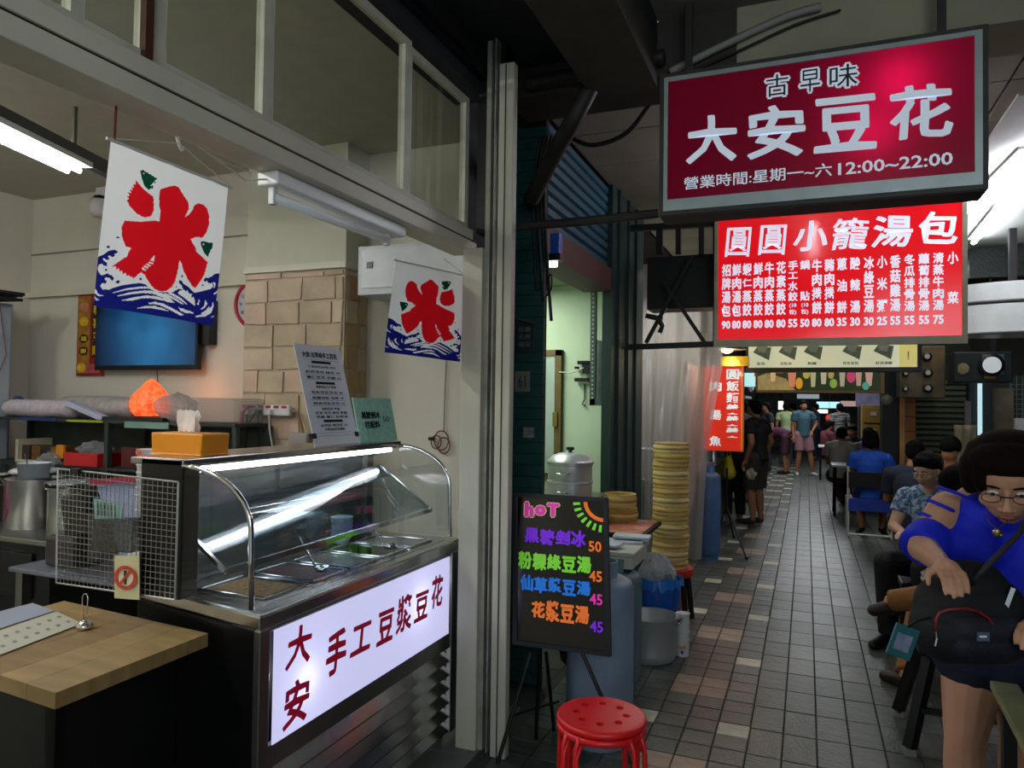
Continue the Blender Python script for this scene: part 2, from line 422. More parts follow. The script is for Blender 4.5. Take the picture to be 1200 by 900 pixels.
struct('ceiling_beam', MB().bb((-1.45, 3.42, 3.16), (-.30, 3.75, 3.42)), mat('sooty_beam', '3a3832', 0.8, noise=0.5, scale=2))
struct('ceiling_box', MB().bb((-0.98, 1.9, 3.10), (-0.66, 3.40, 3.30)), mat('olive_box', '35352c', 0.7, noise=0.3))
# ---- shop shell
struct('wall_side', MB().bb((-6.2, 4.05, -0.1), (-1.60, 4.17, 3.25)), off_white)
struct('wall_left', MB().bb((-6.1, -1.2, -0.1), (-5.95, 4.05, 3.25)), off_white)
struct('ceiling_shop', MB().bb((-6.2, -1.2, 3.22), (-1.62, 4.17, 3.35)), mat('shop_ceiling', 'b9b6a6', 0.8, noise=0.06))
struct('wall_near', MB().bb((-6.2, -1.3, -0.1), (-1.42, -1.2, 3.25)), off_white)
struct('trim_1', MB().bb((-5.94, 4.0, 2.40), (-3.47, 4.05, 2.44)), white_paint)
struct('trim_2', MB().bb((-5.94, 4.035, 2.755), (-3.47, 4.05, 2.765)), mat('joint_line', '8d8b7d', 0.8))
colw = mat('column_upper', 'bdbda8', 0.7, noise=0.06)
co = struct('column', MB().bb((-3.46, 3.80, 0), (-2.675, 4.06, 3.22)), colw)
obj('column_trim', MB().bb((-3.47, 3.77, 2.425), (-2.655, 4.05, 2.465)), white_paint, co)
smat = [mat('faux_stone_%s' % n, c, 0.75, noise=0.22, scale=5, bump=0.3, bscale=30) for n, c in
        (('sand', 'c4b196'), ('peach', 'cbb098'), ('tan', 'b8a68a'), ('ochre', 'a98f66'), ('rust', 'ab8660'))]
obj('stone_bed', MB().bb((-3.462, 3.792, 0.0), (-2.67, 4.04, 2.425)), mat('stone_mortar', 'b3a48e', 0.85, noise=0.15), co)
rs = random.Random(11)
z = 0.6; row = 0
while z < 2.40:
    h = 0.148 if z + 0.148 < 2.42 else 2.42 - z
    x = -3.46 - rs.uniform(0, 0.12)
    while x < -2.69:
        w = rs.uniform(0.17, 0.34); a = max(x, -3.455); b = min(x + w, -2.675)
        if b - a > 0.04:
            q = MB(); g = 0.007; y1 = 3.792; y0 = 3.783 - rs.uniform(0, 0.004); j = lambda: rs.uniform(-0.006, 0.006)
            f = [(a + g + j(), y0, z + g + j()), (b - g + j(), y0, z + g + j()), (b - g + j(), y0, z + h - g + j()), (a + g + j(), y0, z + h - g + j())]
            bk = [(p[0], y1, p[2]) for p in f]
            q.add(f + bk, [(0, 1, 2, 3), (0, 4, 5, 1), (1, 5, 6, 2), (2, 6, 7, 3), (3, 7, 4, 0)])
            obj('stone', q, rs.choice(smat[:3]), co)
        x += w
    # return face
    y = 3.80 - (0.1 if row % 2 else 0)
    for w in (0.125, 0.125, 0.1):
        a = max(y, 3.80); b = min(y + w, 4.03)
        if b - a > 0.03:
            q = MB(); g = 0.005
            f = [(-2.662, a + g, z + g), (-2.662, b - g, z + g), (-2.662, b - g, z + h - g), (-2.662, a + g, z + h - g)]
            q.add(f + [(-2.67, p[1], p[2]) for p in f], [(0, 1, 2, 3), (0, 4, 5, 1), (1, 5, 6, 2), (2, 6, 7, 3), (3, 7, 4, 0)])
            obj('stone', q, rs.choice(smat[2:]), co)
        y += w
    z += h; row += 1

# ---- shop front: transom beam, windows, posts
FX = -1.493
bm = struct('beam_transom', MB().bb((FX - 0.125, -0.6, 2.318), (FX, 3.2, 2.372)), white_paint, bevel=0.004)
obj('beam_sill', MB().bb((FX - 0.125, -0.6, 2.377), (FX + 0.004, 3.15, 2.425)), white_paint, bm, bevel=0.003)
obj('black_line', MB().bb((FX - 0.1, -0.6, 2.371), (FX - 0.006, 3.15, 2.378)), black, bm)  # thin black strip between beam and sill
obj('rusty_clip', MB().bb((FX - 0.012, 1.272, 2.425), (FX + 0.008, 1.295, 3.0)), mat('rust', '4a2a18', 0.8, noise=0.5), bm)
wp = mat('window_paint', 'c3c2b0', 0.5, noise=0.2, scale=10)
glass_w = glassy('window_glass', (0.84, 0.88, 0.8), 0.72, 0.05)
def window(n, y0, y1, z1, wr=0.035, wl=0.006):
    a = MB(); z0 = 2.425; x0, x1 = FX - 0.038, FX - 0.008
    a.bb((x0, y0, z0), (x1, y0 + wl, z1)); a.bb((x0, y1 - wr, z0), (x1, y1, z1))
    a.bb((x0, y0 + wl, z1 - .03), (x1, y1 - wr, z1)); a.bb((x0, y0 + wl, z0), (x1, y1 - wr, z0 + 0.02))
    o = struct('window_%d' % n, a, wp); xm = FX - .024
    obj('pane', MB().quad((xm, y0 + wl, z0 + 0.02), (xm, y1 - wr, z0 + .02), (xm, y1 - wr, z1 - .03), (xm, y0 + wl, z1 - .03)), glass_w, o)
    return o
window(1, 0.25, 1.119, 3.07, .028, .03); window(2, 1.119, 1.342, 3.07, .066); window(3, 1.342, 1.738, 3.07, .04); window(4, 1.738, 2.562, 3.07, .05); window(6, 2.562, 3.11, 3.05, .035)
struct('beam_head', MB().bb((-1.62, -0.6, 3.07), (-1.45, 3.2, 3.32)), cdk)
struct('trim_5', MB().bb((-1.45, -0.6, 3.13), (-1.41, 3.2, 3.17)), black)
# right posts of the shop front
chan = mat('channel_black', '0b0c0e', 0.5)
pa = mat('worn_post_paint', 'bdbba8', 0.5, noise=0.18, scale=4, stretch=(1, 1, .15), bump=0.04)
struct('pillar_inner', MB().bb((-1.500, 3.06, 0.0), (-1.398, 3.20, 2.318)), pa, bevel=0.004)
struct('trim_6', MB().bb((-1.398, 3.085, 0), (-1.375, 3.20, 3.3)), mat('channel_lip', '9a998c', 0.5, noise=0.3))
struct('trim_7', MB().bb((-1.46, 3.12, 2.40), (-1.318, 3.22, 3.3)), chan)
struct('trim_8', MB().bb((-1.375, 3.13, 0), (-1.318, 3.20, 3.3)), chan)
struct('trim_9', MB().bb((-1.352, 3.07, 0), (-1.345, 3.13, 3.3)), mat('channel_lip2', '8a897e', 0.5, noise=0.4))
struct('pillar_outer', MB().bb((-1.318, 3.04, 0.0), (-1.243, 3.09, 3.16)), pa, bevel=0.006)
obj('groove', MB().bb((-1.285, 3.036, 0.0), (-1.281, 3.041, 3.15)), chan, bpy.data.objects['pillar_outer'])
struct('wall_party', MB().bb((-1.585, 3.24, 0), (-1.56, 4.05, 3.3)), mat('dark_party_wall', '2a2f2d', 0.8, noise=0.3))
# ---- green tiled pilaster with plaques
gtile = mat('green_glazed_tile', '1f4a47', 0.3, noise=0.3, scale=14)
gp = struct('pillar_green', MB().bb((-1.62, 3.866, 0), (-1.374, 3.90, 3.3)), mat('green_joint', '10201f', 0.9))
for i in range(50):
    zz = 0.02 + i * 0.0645
    obj('tile', MB().bb((-1.56, 3.858, zz + 0.002), (-1.374, 3.866, zz + 0.0625)), gtile, gp)
# second shop front
dgreen = mat('dark_green_paint', '16302c', 0.55, noise=0.3, scale=5)
struct('pillar_dark_green', MB().bb((-1.47, 5.47, 0), (-1.395, 6.62, 3.3)), dgreen)
for k, (y, w) in enumerate(((5.62, 0.05), (5.95, 0.04), (6.25, 0.06))):
    obj('rib', MB().bb((-1.397, y, 0), (-1.372, y + w, 3.3)), dgreen, bpy.data.objects['pillar_dark_green'])
hd = struct('beam_shopfront', MB().bb((-1.62, 3.90, 2.467), (-1.40, 5.47, 2.64)), mat('rust_brown_header', '46281f', 0.6, noise=0.35, scale=4))
sh = struct('window_shutter', MB().bb((-1.55, 3.90, 2.64), (-1.46, 5.47, 3.3)), mat('shutter_back', '0f2530', 0.6))
slat = mat('blue_shutter_slat', '1d4a5c', 0.45, noise=0.25, scale=3)
for i in range(9):
    zz = 2.645 + i * 0.072
    q = MB(); prof = [(-1.46, zz), (-1.435, zz + 0.012), (-1.432, zz + 0.05), (-1.46, zz + 0.068)]
    q.prism([(x, 3.90, w) for x, w in prof], (0, 1, 0), 1.57); obj('slat', q, slat, sh)
pgreen = mat('pale_green_wall', 'bccfb0', 0.7, noise=0.12, scale=2)
struct('wall_second_back', MB().bb((-4.5, 5.9, 0), (-1.4, 6.0, 2.9)), pgreen)
struct('ceiling_edge', MB().bb((-1.70, 3.24, 3.3), (-1.45, 5.95, 3.36)), cgap)
struct('ceiling_kitchen', MB().bb((-4.6, 5.95, 3.3), (-1.45, 30, 3.42)), cgap)
struct('wall_second_left', MB().bb((-4.6, 4.1, 0), (-4.5, 6.0, 2.9)), pgreen)
struct('wall_second_near', MB().bb((-4.5, 4.17, 0), (-1.72, 4.20, 2.9)), pgreen)
struct('ceiling_second', MB().bb((-4.6, 4.17, 2.60), (-1.62, 5.95, 2.7)), mat('green_grey_ceiling', '8f9679', 0.8, noise=0.1))
# mirror door in the second shop
dr = struct('door_1', MB().bb((-2.62, 5.87, 0.96), (-1.92, 5.90, 2.05)), mat('door_brown', '5a4a2c', 0.6))
obj('door_panel', MB().bb((-2.55, 5.862, 1.0), (-1.985, 5.87, 2.0)), mat('frosted_panel', 'a9b8ad', 0.25, noise=0.2, scale=2, spec=0.8), dr)
obj('door_frame', MB().bb((-1.978, 5.85, 0.96), (-1.925, 5.87, 2.05)).bb((-2.62, 5.85, 2.0), (-1.925, 5.87, 2.05)), mat('door_trim', '6b5930', 0.5, noise=0.3), dr)
obj('latch', MB().bb((-1.99, 5.83, 1.40), (-1.95, 5.85, 1.52)), mat('brass_old', '8a7a3a', 0.4, 0.7), dr)

# ============================================================ THE DISPLAY COUNTER
cty0, cty1, cz = 1.797, 3.205, 0.935
ct = thing('display_counter', (-1.85, 2.5, 0), 'stainless refrigerated topping counter with a curved glass case and a backlit sign front', 'counter')
# skewed left end
P0 = [(-1.69, cty0 + .03), (-1.69, cty1), (-2.2, cty1), (-2.2, 1.925)]
b = MB(); b.prism([(x, y, 0.05) for x, y in P0], (0, 0, 1), cz - 0.05 - 0.03)
obj('body', b, mat('cabinet_dark_steel', '232425', 0.35, 0.6, noise=0.2), ct)
b = MB(); b.prism([(-1.552, cty0, cz - 0.055), (-1.552, cty1 + 0.01, cz - 0.055), (-2.2, cty1 + 0.01, cz - 0.055), (-2.2, 1.918, cz - 0.055)], (0, 0, 1), 0.052)
obj('worktop_rim', b, steel, ct, bevel=0.01)
obj('end_panel', MB().prism([(-1.556, cty0 + .004, 0.05), (-1.556, cty0 + .004, cz - .055), (-2.2, 1.92, cz - .055), (-2.2, 1.92, .05)], (0.18, -1, 0), 0.006), mat('end_panel_black', '121212', 0.3, 0.3), ct)
obj('corner_post', MB().bb((-1.575, cty0 - .002, 0.04), (-1.548, cty0 + 0.045, cz - 0.05)), steel_d, ct, bevel=0.004)
obj('corner_post', MB().bb((-1.575, 3.10, 0.04), (-1.548, cty1, cz - 0.05)), steel_d, ct, bevel=0.004)
obj('front_band', MB().bb((-1.575, cty0 + 0.04, 0.868), (-1.556, 3.11, 0.885)).bb((-1.575, cty0 + 0.04, 0.44), (-1.556, 3.11, 0.512)), steel_d, ct)
obj('control_strip', MB().bb((-1.575, cty0 + 0.045, 0.868), (-1.558, 3.11, 0.90)), mat('control_black', '17181b', 0.25, 0.2), ct)
obj('vent_box', MB().bb((-1.60, cty0 + 0.04, 0.03), (-1.59, 3.11, 0.44)), black, ct)
for i in range(6):
    z0 = 0.045 + i * 0.065
    q = MB(); q.prism([(-1.586, cty0 + .05, z0 + 0.060), (-1.554, cty0 + .05, z0 + 0.010), (-1.554, cty0 + .05, z0 + .004), (-1.59, cty0 + .05, z0 + 0.054)], (0, 1, 0), 1.255)
    obj('louvre', q, steel, ct)
obj('foot', MB().lathe((-1.62, 1.9, 0), [(0.02, 0), (0.02, 0.05)], 10), black, ct)
obj('foot', MB().lathe((-1.62, 3.12, 0), [(0.02, 0), (0.02, 0.05)], 10), black, ct)
obj('foot', MB().lathe((-2.12, 2.0, 0), [(0.02, 0), (0.02, 0.05)], 10), black, ct)
obj('foot', MB().lathe((-2.12, 3.12, 0), [(0.02, 0), (0.02, 0.05)], 10), black, ct)
# sign face on the front
SB = Board((-1.552, 1.862, 0.512), (0, 1.215, 0), (0, 0, 0.358))
sgw = acrylic('counter_sign_face', 'd4d4ee', 0.65, 0.50)
sg = obj('sign_panel', MB().bb((-1.554, 1.862, 0.512), (-1.551, 3.077, 0.870)), sgw, ct)
q = MB()
redtx = mat('crimson_letters', '9a0a2c', 0.6, emit=0.25)
for ch, a, b0, w, h in (('大', 0.085, 0.58, 0.105, 0.36), ('安', 0.078, 0.05, 0.105, 0.40), ('手', 0.255, 0.30, 0.10, 0.44), ('工', 0.385, 0.385, 0.11, 0.30), ('豆', 0.525, 0.345, 0.10, 0.36),
                        ('漿', 0.645, 0.345, 0.105, 0.42), ('豆', 0.765, 0.375, 0.10, 0.34), ('花', 0.883, 0.42, 0.09, 0.40)):
    SB.text(q, ch, a - w / 2 + .015, b0, a + w / 2 + .015, b0 + h, 0.035, 1.2, shear=0.12, curl=0.03)
obj('lettering', q, redtx, sg)
for yy, zz_, pw in ((2.03, .66, .75), (2.80, .72, .95)): point('sign_tube', (-1.615, yy, zz_), pw, (0.93, 0.93, 1.0), 0.02)
# glass case
prof = [(-1.885, 1.376)]
for i in range(1, 11):
    a = math.radians(90 - 9 * i); prof.append((-1.885 + 0.28 * math.cos(a), 1.376 - 0.30 + 0.30 * math.sin(a) ** 1.0))
prof = [(-1.885, 1.376)] + [(-1.885 + 0.285 * math.sin(t), 1.376 - 0.19 * (1 - math.cos(t))) for t in [math.radians(9 * i) for i in range(1, 11)]] + [(-1.598, 1.10), (-1.592, 0.945)]
cg = glassy('case_glass', (0.93, 0.97, 0.97), 0.93, 0.03)
gy0, gy1 = 1.80, 3.16
q = MB(); n = len(prof)
vs = [(x, y, z) for y in (gy0, gy1) for x, z in prof]
q.add(vs, [(i, i + 1, n + i + 1, n + i) for i in range(n - 1)])
obj('curved_glass', q, cg, ct, smooth=True)
for y in (gy0 + 0.003, gy1):
    obj('glass_arch', MB().tube([(x, y, z) for x, z in prof], 0.009, 8), chrome, ct, smooth=True)
    poly = [(x, y + .002, z) for x, z in prof] + [(-1.885, y + .002, 0.945), (-1.885, y + .002, 1.376)]
    obj('end_glass', MB().add(poly, [tuple(range(len(poly)))]), cg, ct)
roof = MB().bb((-2.12, gy0 + .0, 1.374), (-1.88, gy1 + 0.01, 1.398))
obj('case_roof', roof, steel, ct, bevel=0.004)
obj('back_post', MB().bb((-2.07, 1.80, 0.94), (-1.885, 1.875, 1.396)), mat('case_end_black', '0d0d0e', 0.3), ct, bevel=0.004)
obj('back_post', MB().bb((-2.07, 3.12, 0.94), (-2.04, 3.17, 1.376)), steel_d, ct)
tube_w = mat('lamp_tube_lit', 'ffffff', 0.5, emit=24, ecol='eef4ff')
obj('case_lamp', MB().tube([(-1.915, gy0 + 0.09, 1.358), (-1.915, gy1 - 0.04, 1.358)], 0.013, 10), tube_w, ct, smooth=True)
obj('lamp_shade', MB().bb((-1.95, gy0 + 0.05, 1.37), (-1.885, gy1 - 0.02, 1.374)), white_pl, ct)
# sliding back doors, polished
obj('back_door', MB().bb((-2.075, 1.87, 0.95), (-2.068, 2.52, 1.36)), mat('back_door_mirror', '9aa0a4', 0.12, 0.9, noise=0.2, scale=3), ct)
obj('back_door', MB().bb((-2.062, 2.48, 0.95), (-2.055, 3.12, 1.36)), _M['back_door_mirror'], ct)
obj('door_rail', MB().bb((-2.08, 1.87, 0.94), (-2.045, 3.13, 0.955)), steel, ct)
# tilted sneeze shelf
ip = [(-2.03, 1.90, 1.19), (-1.755, 1.86, 1.035), (-1.655, 3.08, 1.082), (-1.94, 3.08, 1.28)]
obj('tilted_shelf', MB().prism(ip, (0.4, 0, 1), 0.005), glassy('shelf_glass', (0.8, 0.9, 0.95), 0.75, 0.04), ct)
obj('shelf_edge', MB().bar(ip[1], ip[2], 0.012, 0.02).bar(ip[0], ip[1], 0.012, 0.014).bar(ip[3], ip[2], 0.012, 0.014), chrome, ct)
# well with pans
obj('well_deck', MB().bb((-2.05, 1.87, 0.928), (-1.61, 3.13, 0.934)), steel, ct)
pans = [(1.93, 0.23, 'peanut'), (2.19, 0.21, 'red'), (2.42, 0.21, 'clear'), (2.65, 0.21, 'dark'), (2.88, 0.21, 'clear')]
fc = {'peanut': mat('peanut_topping', 'b98a4e', 0.5, noise=0.6, scale=60, bump=1, bscale=80), 'red': mat('red_bean_topping', '5a2a1c', 0.35, noise=0.5, scale=60, bump=1),
      'clear': mat('syrup', '8f8f84', 0.08, noise=0.2), 'dark': mat('grass_jelly', '17120f', 0.12, noise=0.3)}
for y0, w, kd in pans:
    x0, x1 = -1.95, -1.65; y1 = y0 + w
    q = MB(); r = 0.014
    for a, bq in (((x0, y0, .934), (x1, y0 + r, .944)), ((x0, y1 - r, .934), (x1, y1, .944)), ((x0, y0 + r, .934), (x0 + r, y1 - r, .944)), ((x1 - r, y0 + r, .934), (x1, y1 - r, .944))): q.bb(a, bq)
    pn = obj('pan_rim', q, chrome, ct, bevel=0.004)
    obj('pan_inside', MB().add([(x0 + r, y0 + r, .936), (x1 - r, y0 + r, .936), (x1 - r, y1 - r, .936), (x0 + r, y1 - r, .936), (x0 + .03, y0 + .03, .9355), (x1 - .03, y0 + .03, .9355), (x1 - .03, y1 - .03, .9355), (x0 + .03, y1 - .03, .9355)],
        [(0, 1, 5, 4), (1, 2, 6, 5), (2, 3, 7, 6), (3, 0, 4, 7)]), steel_d, pn)
    obj('topping', MB().bb((x0 + .025, y0 + .025, .934), (x1 - .025, y1 - .025, .9375)), fc[kd], pn)
for i, (x, y) in enumerate(((-1.70, 2.30), (-1.70, 2.78))):
    t = thing('ladle', (x, y, 0.94), 'metal ladle lying in the %s pan inside the glass case' % ('second' if i == 0 else 'fourth'), 'ladle', 'ladles in the topping pans')
    obj('bowl', MB().lathe((x, y, 0.945), [(0.005, 0), (0.022, 0.004), (0.032, 0.022), (0.030, 0.022), (0.003, 0.006)], 16), chrome, t, smooth=True)
    obj('handle', MB().tube([(x - .03, y, .966), (x - .12, y + .05, 1.02), (x - .2, y + .09, 1.07)], 0.004, 6), chrome, t)
t = thing('bowl_stack', (-1.99, 2.83, 0.935), 'stack of white bowls at the back inside the glass case', 'bowls')
for i in range(5): obj('bowl', MB().lathe((-1.985, 2.83, 0.936 + i * 0.02), [(0.02, 0), (0.03, 0.004), (0.052, 0.045), (0.049, 0.045), (0.018, 0.008)], 18), white_pl, t, smooth=True)

# ============================================================ ON TOP OF THE CASE
def card(name, p, thick, m, label, cat, n):
    pass
# paper menu leaning, two clips
a, b_, c_, d_ = PX(369, 528, -1.95), PX(421, 523, -1.93), PX(400, 412, -2.03), PX(344, 402, -2.05)
a.z = 1.400; b_.z = 1.400
mw = thing('paper_menu', (a + b_) / 2, 'tall white printed paper menu clipped upright on top of the glass case', 'menu')
MBd = Board(a, b_ - a, d_ - a)
sheet = mat('paper_white', 'dfe5f0', 0.7, noise=0.03)
q = MB(); q.prism([MBd.p(0, 0, 0), MBd.p(1, 0, 0), MBd.p(1, 1, 0), MBd.p(0, 1, 0)], -MBd.n, 0.003); obj('sheet', q, sheet, mw)
q = MB()
MBd.text(q, '大安 古早味手工豆花', 0.12, 0.87, 0.88, 0.93, 0.045)
for z0, z1, wd_ in ((0.815, 0.84, 0.42), (0.605, 0.63, 0.42), (0.225, 0.25, 0.42)): MBd.rect(q, .5 - wd_ / 2, z0, .5 + wd_ / 2, z1)
for st, z0, a0, a1 in (('傳統豆花(冰/熱) 花生', .765, .2, .8), ('紅豆豆花 綠豆 45', .715, .12, .88), ('薏仁豆花 芋圓 50', .66, .12, .88), ('黑糖剉冰三種配料', .565, .28, .72), ('花生豆漿豆花 45', .51, .15, .85),
                       ('粉圓豆漿 仙草 45', .455, .15, .85), ('綜合豆漿豆花 55', .40, .15, .85), ('加料另計 每樣', .345, .3, .7), ('紅豆 花生 綠豆 粉圓', .305, .15, .85), ('芋圓 薏仁 仙草凍', .265, .15, .85),
                       ('冰豆漿 熱豆漿 25', .18, .2, .8), ('外帶自取另有優惠', .14, .28, .72)):
    MBd.text(q, st, a0, z0, a1, z0 + .027, 0.02)
for z0 in (0.85, 0.70, 0.65, 0.5, 0.445, 0.39, 0.12, 0.09): MBd.rect(q, .1, z0, .9, z0 + .0022)
obj('lettering', q, ink_k, mw)
for u0 in (-0.02, 0.93):
    obj('binder_clip', MB().prism([MBd.p(u0, .07, 2), MBd.p(u0 + .09, .07, 2), MBd.p(u0 + .09, .12, 2), MBd.p(u0, .12, 2)], -MBd.n, 0.02), black_pl, mw)
# mint green card
a, b_, c_, d_ = PX(422, 523, -1.93), PX(466, 521, -1.93), PX(457, 467, -1.98), PX(413, 466, -1.98)
a.z = 1.400; b_.z = 1.400
cw = thing('price_card', (a + b_) / 2, 'mint green square price card with black lettering leaning beside the tall menu', 'card')
GB = Board(a, b_ - a, d_ - a)
q = MB(); q.prism([GB.p(0, 0, 0), GB.p(1, 0, 0), GB.p(1, 1, 0), GB.p(0, 1, 0)], -GB.n, 0.004); obj('sheet', q, mat('mint_card', 'a4dccb', 0.6, noise=0.2, scale=60), cw)
q = MB(); GB.text(q, '黑糖剉冰', .14, .52, .62, .69, .05); GB.text(q, '四配料', .20, .30, .58, .47, .05); GB.text(q, '50', .68, .44, .86, .57, .0); obj('lettering', q, ink_k, cw)
# tissue box on the black end
tb = thing('tissue_box', (-2.04, 1.93, 1.399), 'orange tissue box with white tissues standing out on the counter end', 'tissue box')
q = MB(); x0, x1, y0, y1 = -2.165, -1.925, 1.92, 2.05
q.add([(x0 + .006, y0, 1.399), (x1 - .006, y0, 1.399), (x1 - .006, y1, 1.399), (x0 + .006, y1, 1.399), (x0, y0, 1.475), (x1, y0, 1.475), (x1, y1, 1.475), (x0, y1, 1.475)], [(0, 1, 2, 3), (4, 5, 6, 7), (0, 1, 5, 4), (1, 2, 6, 5), (2, 3, 7, 6), (3, 0, 4, 7)])
obj('box', q, mat('orange_plastic', 'd98a12', 0.4, noise=0.1), tb, bevel=0.005)
rq = random.Random(5); q = MB(); tc_ = Vector((-2.055, 1.985, 1.475))
for s_ in range(2):
    g = []
    for j in range(5):
        for i in range(7): g.append(tc_ + Vector(((i - 3) * 0.0135 + rq.uniform(-.003, .003), (-.012 + s_ * .02) + rq.uniform(-.006, .006), j * 0.019 + (0.006 if i % 2 else 0))))
    q.add(g, [(j * 7 + i, j * 7 + i + 1, (j + 1) * 7 + i + 1, (j + 1) * 7 + i) for j in range(4) for i in range(6)])
obj('tissue', q, mat('tissue_white', 'e6ded8', 0.9), tb, smooth=True)
# ============================================================ FLAGS
cloth_w = fabric('flag_cloth', 'eef2f6')
cloth_r = fabric('flag_red', 'dc1824'); cloth_n = fabric('flag_navy', '1a2078'); cloth_g = fabric('flag_green', '0f4630')
def A(l): return [(100 + x / 6.667, 155 + y / 6.667) for x, y in l]
def B(l): return [(100 + x / 6.667, 260 + y / 6.667) for x, y in l]
RED = [A([(545, 435), (600, 415), (645, 403), (685, 415), (705, 450), (740, 500), (770, 540), (773, 590), (735, 660), (775, 635), (805, 600), (818, 565), (850, 548), (890, 558), (920, 590), (938, 650), (937, 720), (915, 785), (885, 822), (830, 815), (785, 832), (800, 860), (830, 900)]) +
       B([(830, 225), (870, 262), (930, 318), (905, 410), (875, 460), (830, 518), (800, 500), (755, 445), (715, 380), (700, 320), (683, 295), (672, 350), (665, 390), (645, 460), (620, 505), (580, 535), (540, 540), (490, 515), (450, 460), (425, 410), (398, 388),
          (370, 410), (338, 442), (330, 425), (318, 432), (312, 412), (296, 420), (290, 398), (272, 405), (268, 380), (248, 385), (250, 362), (232, 372), (232, 350), (205, 347), (250, 305), (300, 268), (310, 235), (330, 203), (292, 190)]) +
       A([(268, 820), (266, 740), (285, 690), (400, 695), (500, 683), (540, 688), (548, 600), (537, 560)]),
       A([(365, 365), (420, 430), (500, 495), (503, 600), (480, 650), (430, 660), (370, 630), (320, 575), (300, 530), (315, 515), (302, 500), (322, 490), (305, 465), (330, 470), (318, 440), (340, 450), (333, 415), (350, 430), (347, 395), (362, 405)])]
WCUT = [B([(505, 252), (500, 305), (470, 298)]), B([(462, 305), (495, 318), (488, 328), (455, 318)]), B([(445, 318), (475, 335), (468, 345), (436, 330)]), B([(425, 333), (458, 352), (450, 362), (416, 345)]), B([(410, 350), (438, 370), (430, 380), (402, 365)])]
GRN = [A([(400, 290), (420, 283), (470, 312), (525, 350), (508, 365), (515, 385), (500, 395), (498, 430), (485, 425), (465, 443), (430, 405), (412, 350)]), B([(868, 158), (890, 148), (925, 158), (970, 170), (965, 210), (955, 222), (958, 240), (942, 245), (930, 277), (900, 245), (882, 205)])]
GDOT = [A([(420, 308), (430, 305), (435, 314), (425, 320)]), B([(885, 170), (895, 168), (900, 178), (890, 184)]), A([(478, 405), (498, 385), (505, 375), (502, 398), (482, 410)]), B([(945, 238), (958, 215), (960, 225), (950, 245)])]
NAV = [B([(60, 638), (92, 560), (95, 420), (92, 330), (103, 285), (150, 258), (190, 225), (225, 218), (243, 235), (232, 248), (218, 245), (225, 262), (208, 280), (195, 262), (180, 270), (190, 292), (172, 300), (150, 283), (150, 300), (175, 325), (170, 350), (150, 345), (145, 330), (118, 340), (112, 372), (120, 400),
          (140, 420), (170, 405), (205, 415), (217, 440), (205, 460), (190, 440), (165, 430), (155, 450), (175, 460), (165, 480), (140, 478), (128, 500), (140, 525), (175, 530), (260, 495), (330, 480), (380, 474), (430, 485), (462, 520), (500, 540), (560, 545), (620, 548), (670, 520), (710, 525), (700, 495), (672, 470), (680, 450), (700, 455), (715, 480), (760, 505), (820, 552),
          (870, 545), (920, 535), (960, 528), (985, 505), (975, 480), (955, 485), (940, 478), (925, 460), (915, 470), (900, 460), (908, 438), (940, 440), (965, 430), (1000, 410), (1045, 408), (1060, 830), (60, 830)])]
for x, y, r in ((243, 123, 9), (182, 198, 11), (167, 376, 9), (240, 468, 12), (393, 443, 10), (702, 423, 9), (653, 505, 6), (895, 497, 8)):
    NAV.append(B([(x + r * math.cos(k), y + r * math.sin(k)) for k in [i * math.pi / 4 for i in range(8)]]))
def band(*p): return B(list(p))
NW = [band((205, 550), (300, 515), (400, 500), (455, 505), (458, 515), (380, 518), (290, 530), (215, 552)), band((230, 575), (320, 545), (430, 530), (520, 540), (590, 570), (640, 630), (560, 590), (480, 555), (400, 552), (300, 565), (240, 578)),
      band((255, 610), (340, 585), (430, 570), (500, 575), (590, 600), (635, 632), (560, 612), (480, 592), (400, 592), (320, 612)), band((575, 552), (640, 590), (720, 640), (700, 640), (610, 590), (555, 560)), band((610, 545), (690, 590), (760, 645), (740, 640), (660, 595), (590, 555)),
      band((440, 628), (500, 618), (560, 635), (640, 680), (720, 722), (690, 728), (600, 680), (520, 640), (450, 635)), band((345, 672), (420, 652), (490, 650), (550, 668), (600, 692), (530, 680), (450, 668), (380, 670)),
      band((665, 555), (680, 535), (720, 525), (735, 545), (750, 530), (770, 560), (800, 560), (790, 590), (815, 585), (830, 620), (828, 655), (780, 625), (720, 590)), band((668, 662), (730, 680), (820, 705), (810, 714), (730, 705), (690, 690)),
      band((830, 735), (900, 722), (950, 685), (980, 660), (990, 625), (998, 660), (980, 710), (930, 738), (850, 742)), band((885, 715), (930, 690), (960, 655), (950, 700), (905, 722)), band((845, 640), (862, 620), (860, 600), (872, 615), (862, 650)),
      band((880, 680), (915, 655), (920, 612), (940, 640), (920, 670), (890, 684)), band((975, 745), (1005, 735), (1022, 712), (1015, 738), (990, 748)), band((92, 515), (110, 560), (148, 575), (115, 582), (88, 555)), band((82, 570), (100, 595), (128, 612), (95, 612), (80, 590)), band((990, 565), (1020, 550), (1030, 535), (1025, 560), (1000, 570)), band((980, 475), (995, 500), (985, 525), (1000, 515), (1008, 495), (998, 475))]
QF = [(130, 164), (268, 219), (250, 382), (112, 358)]   # corners tl tr br bl
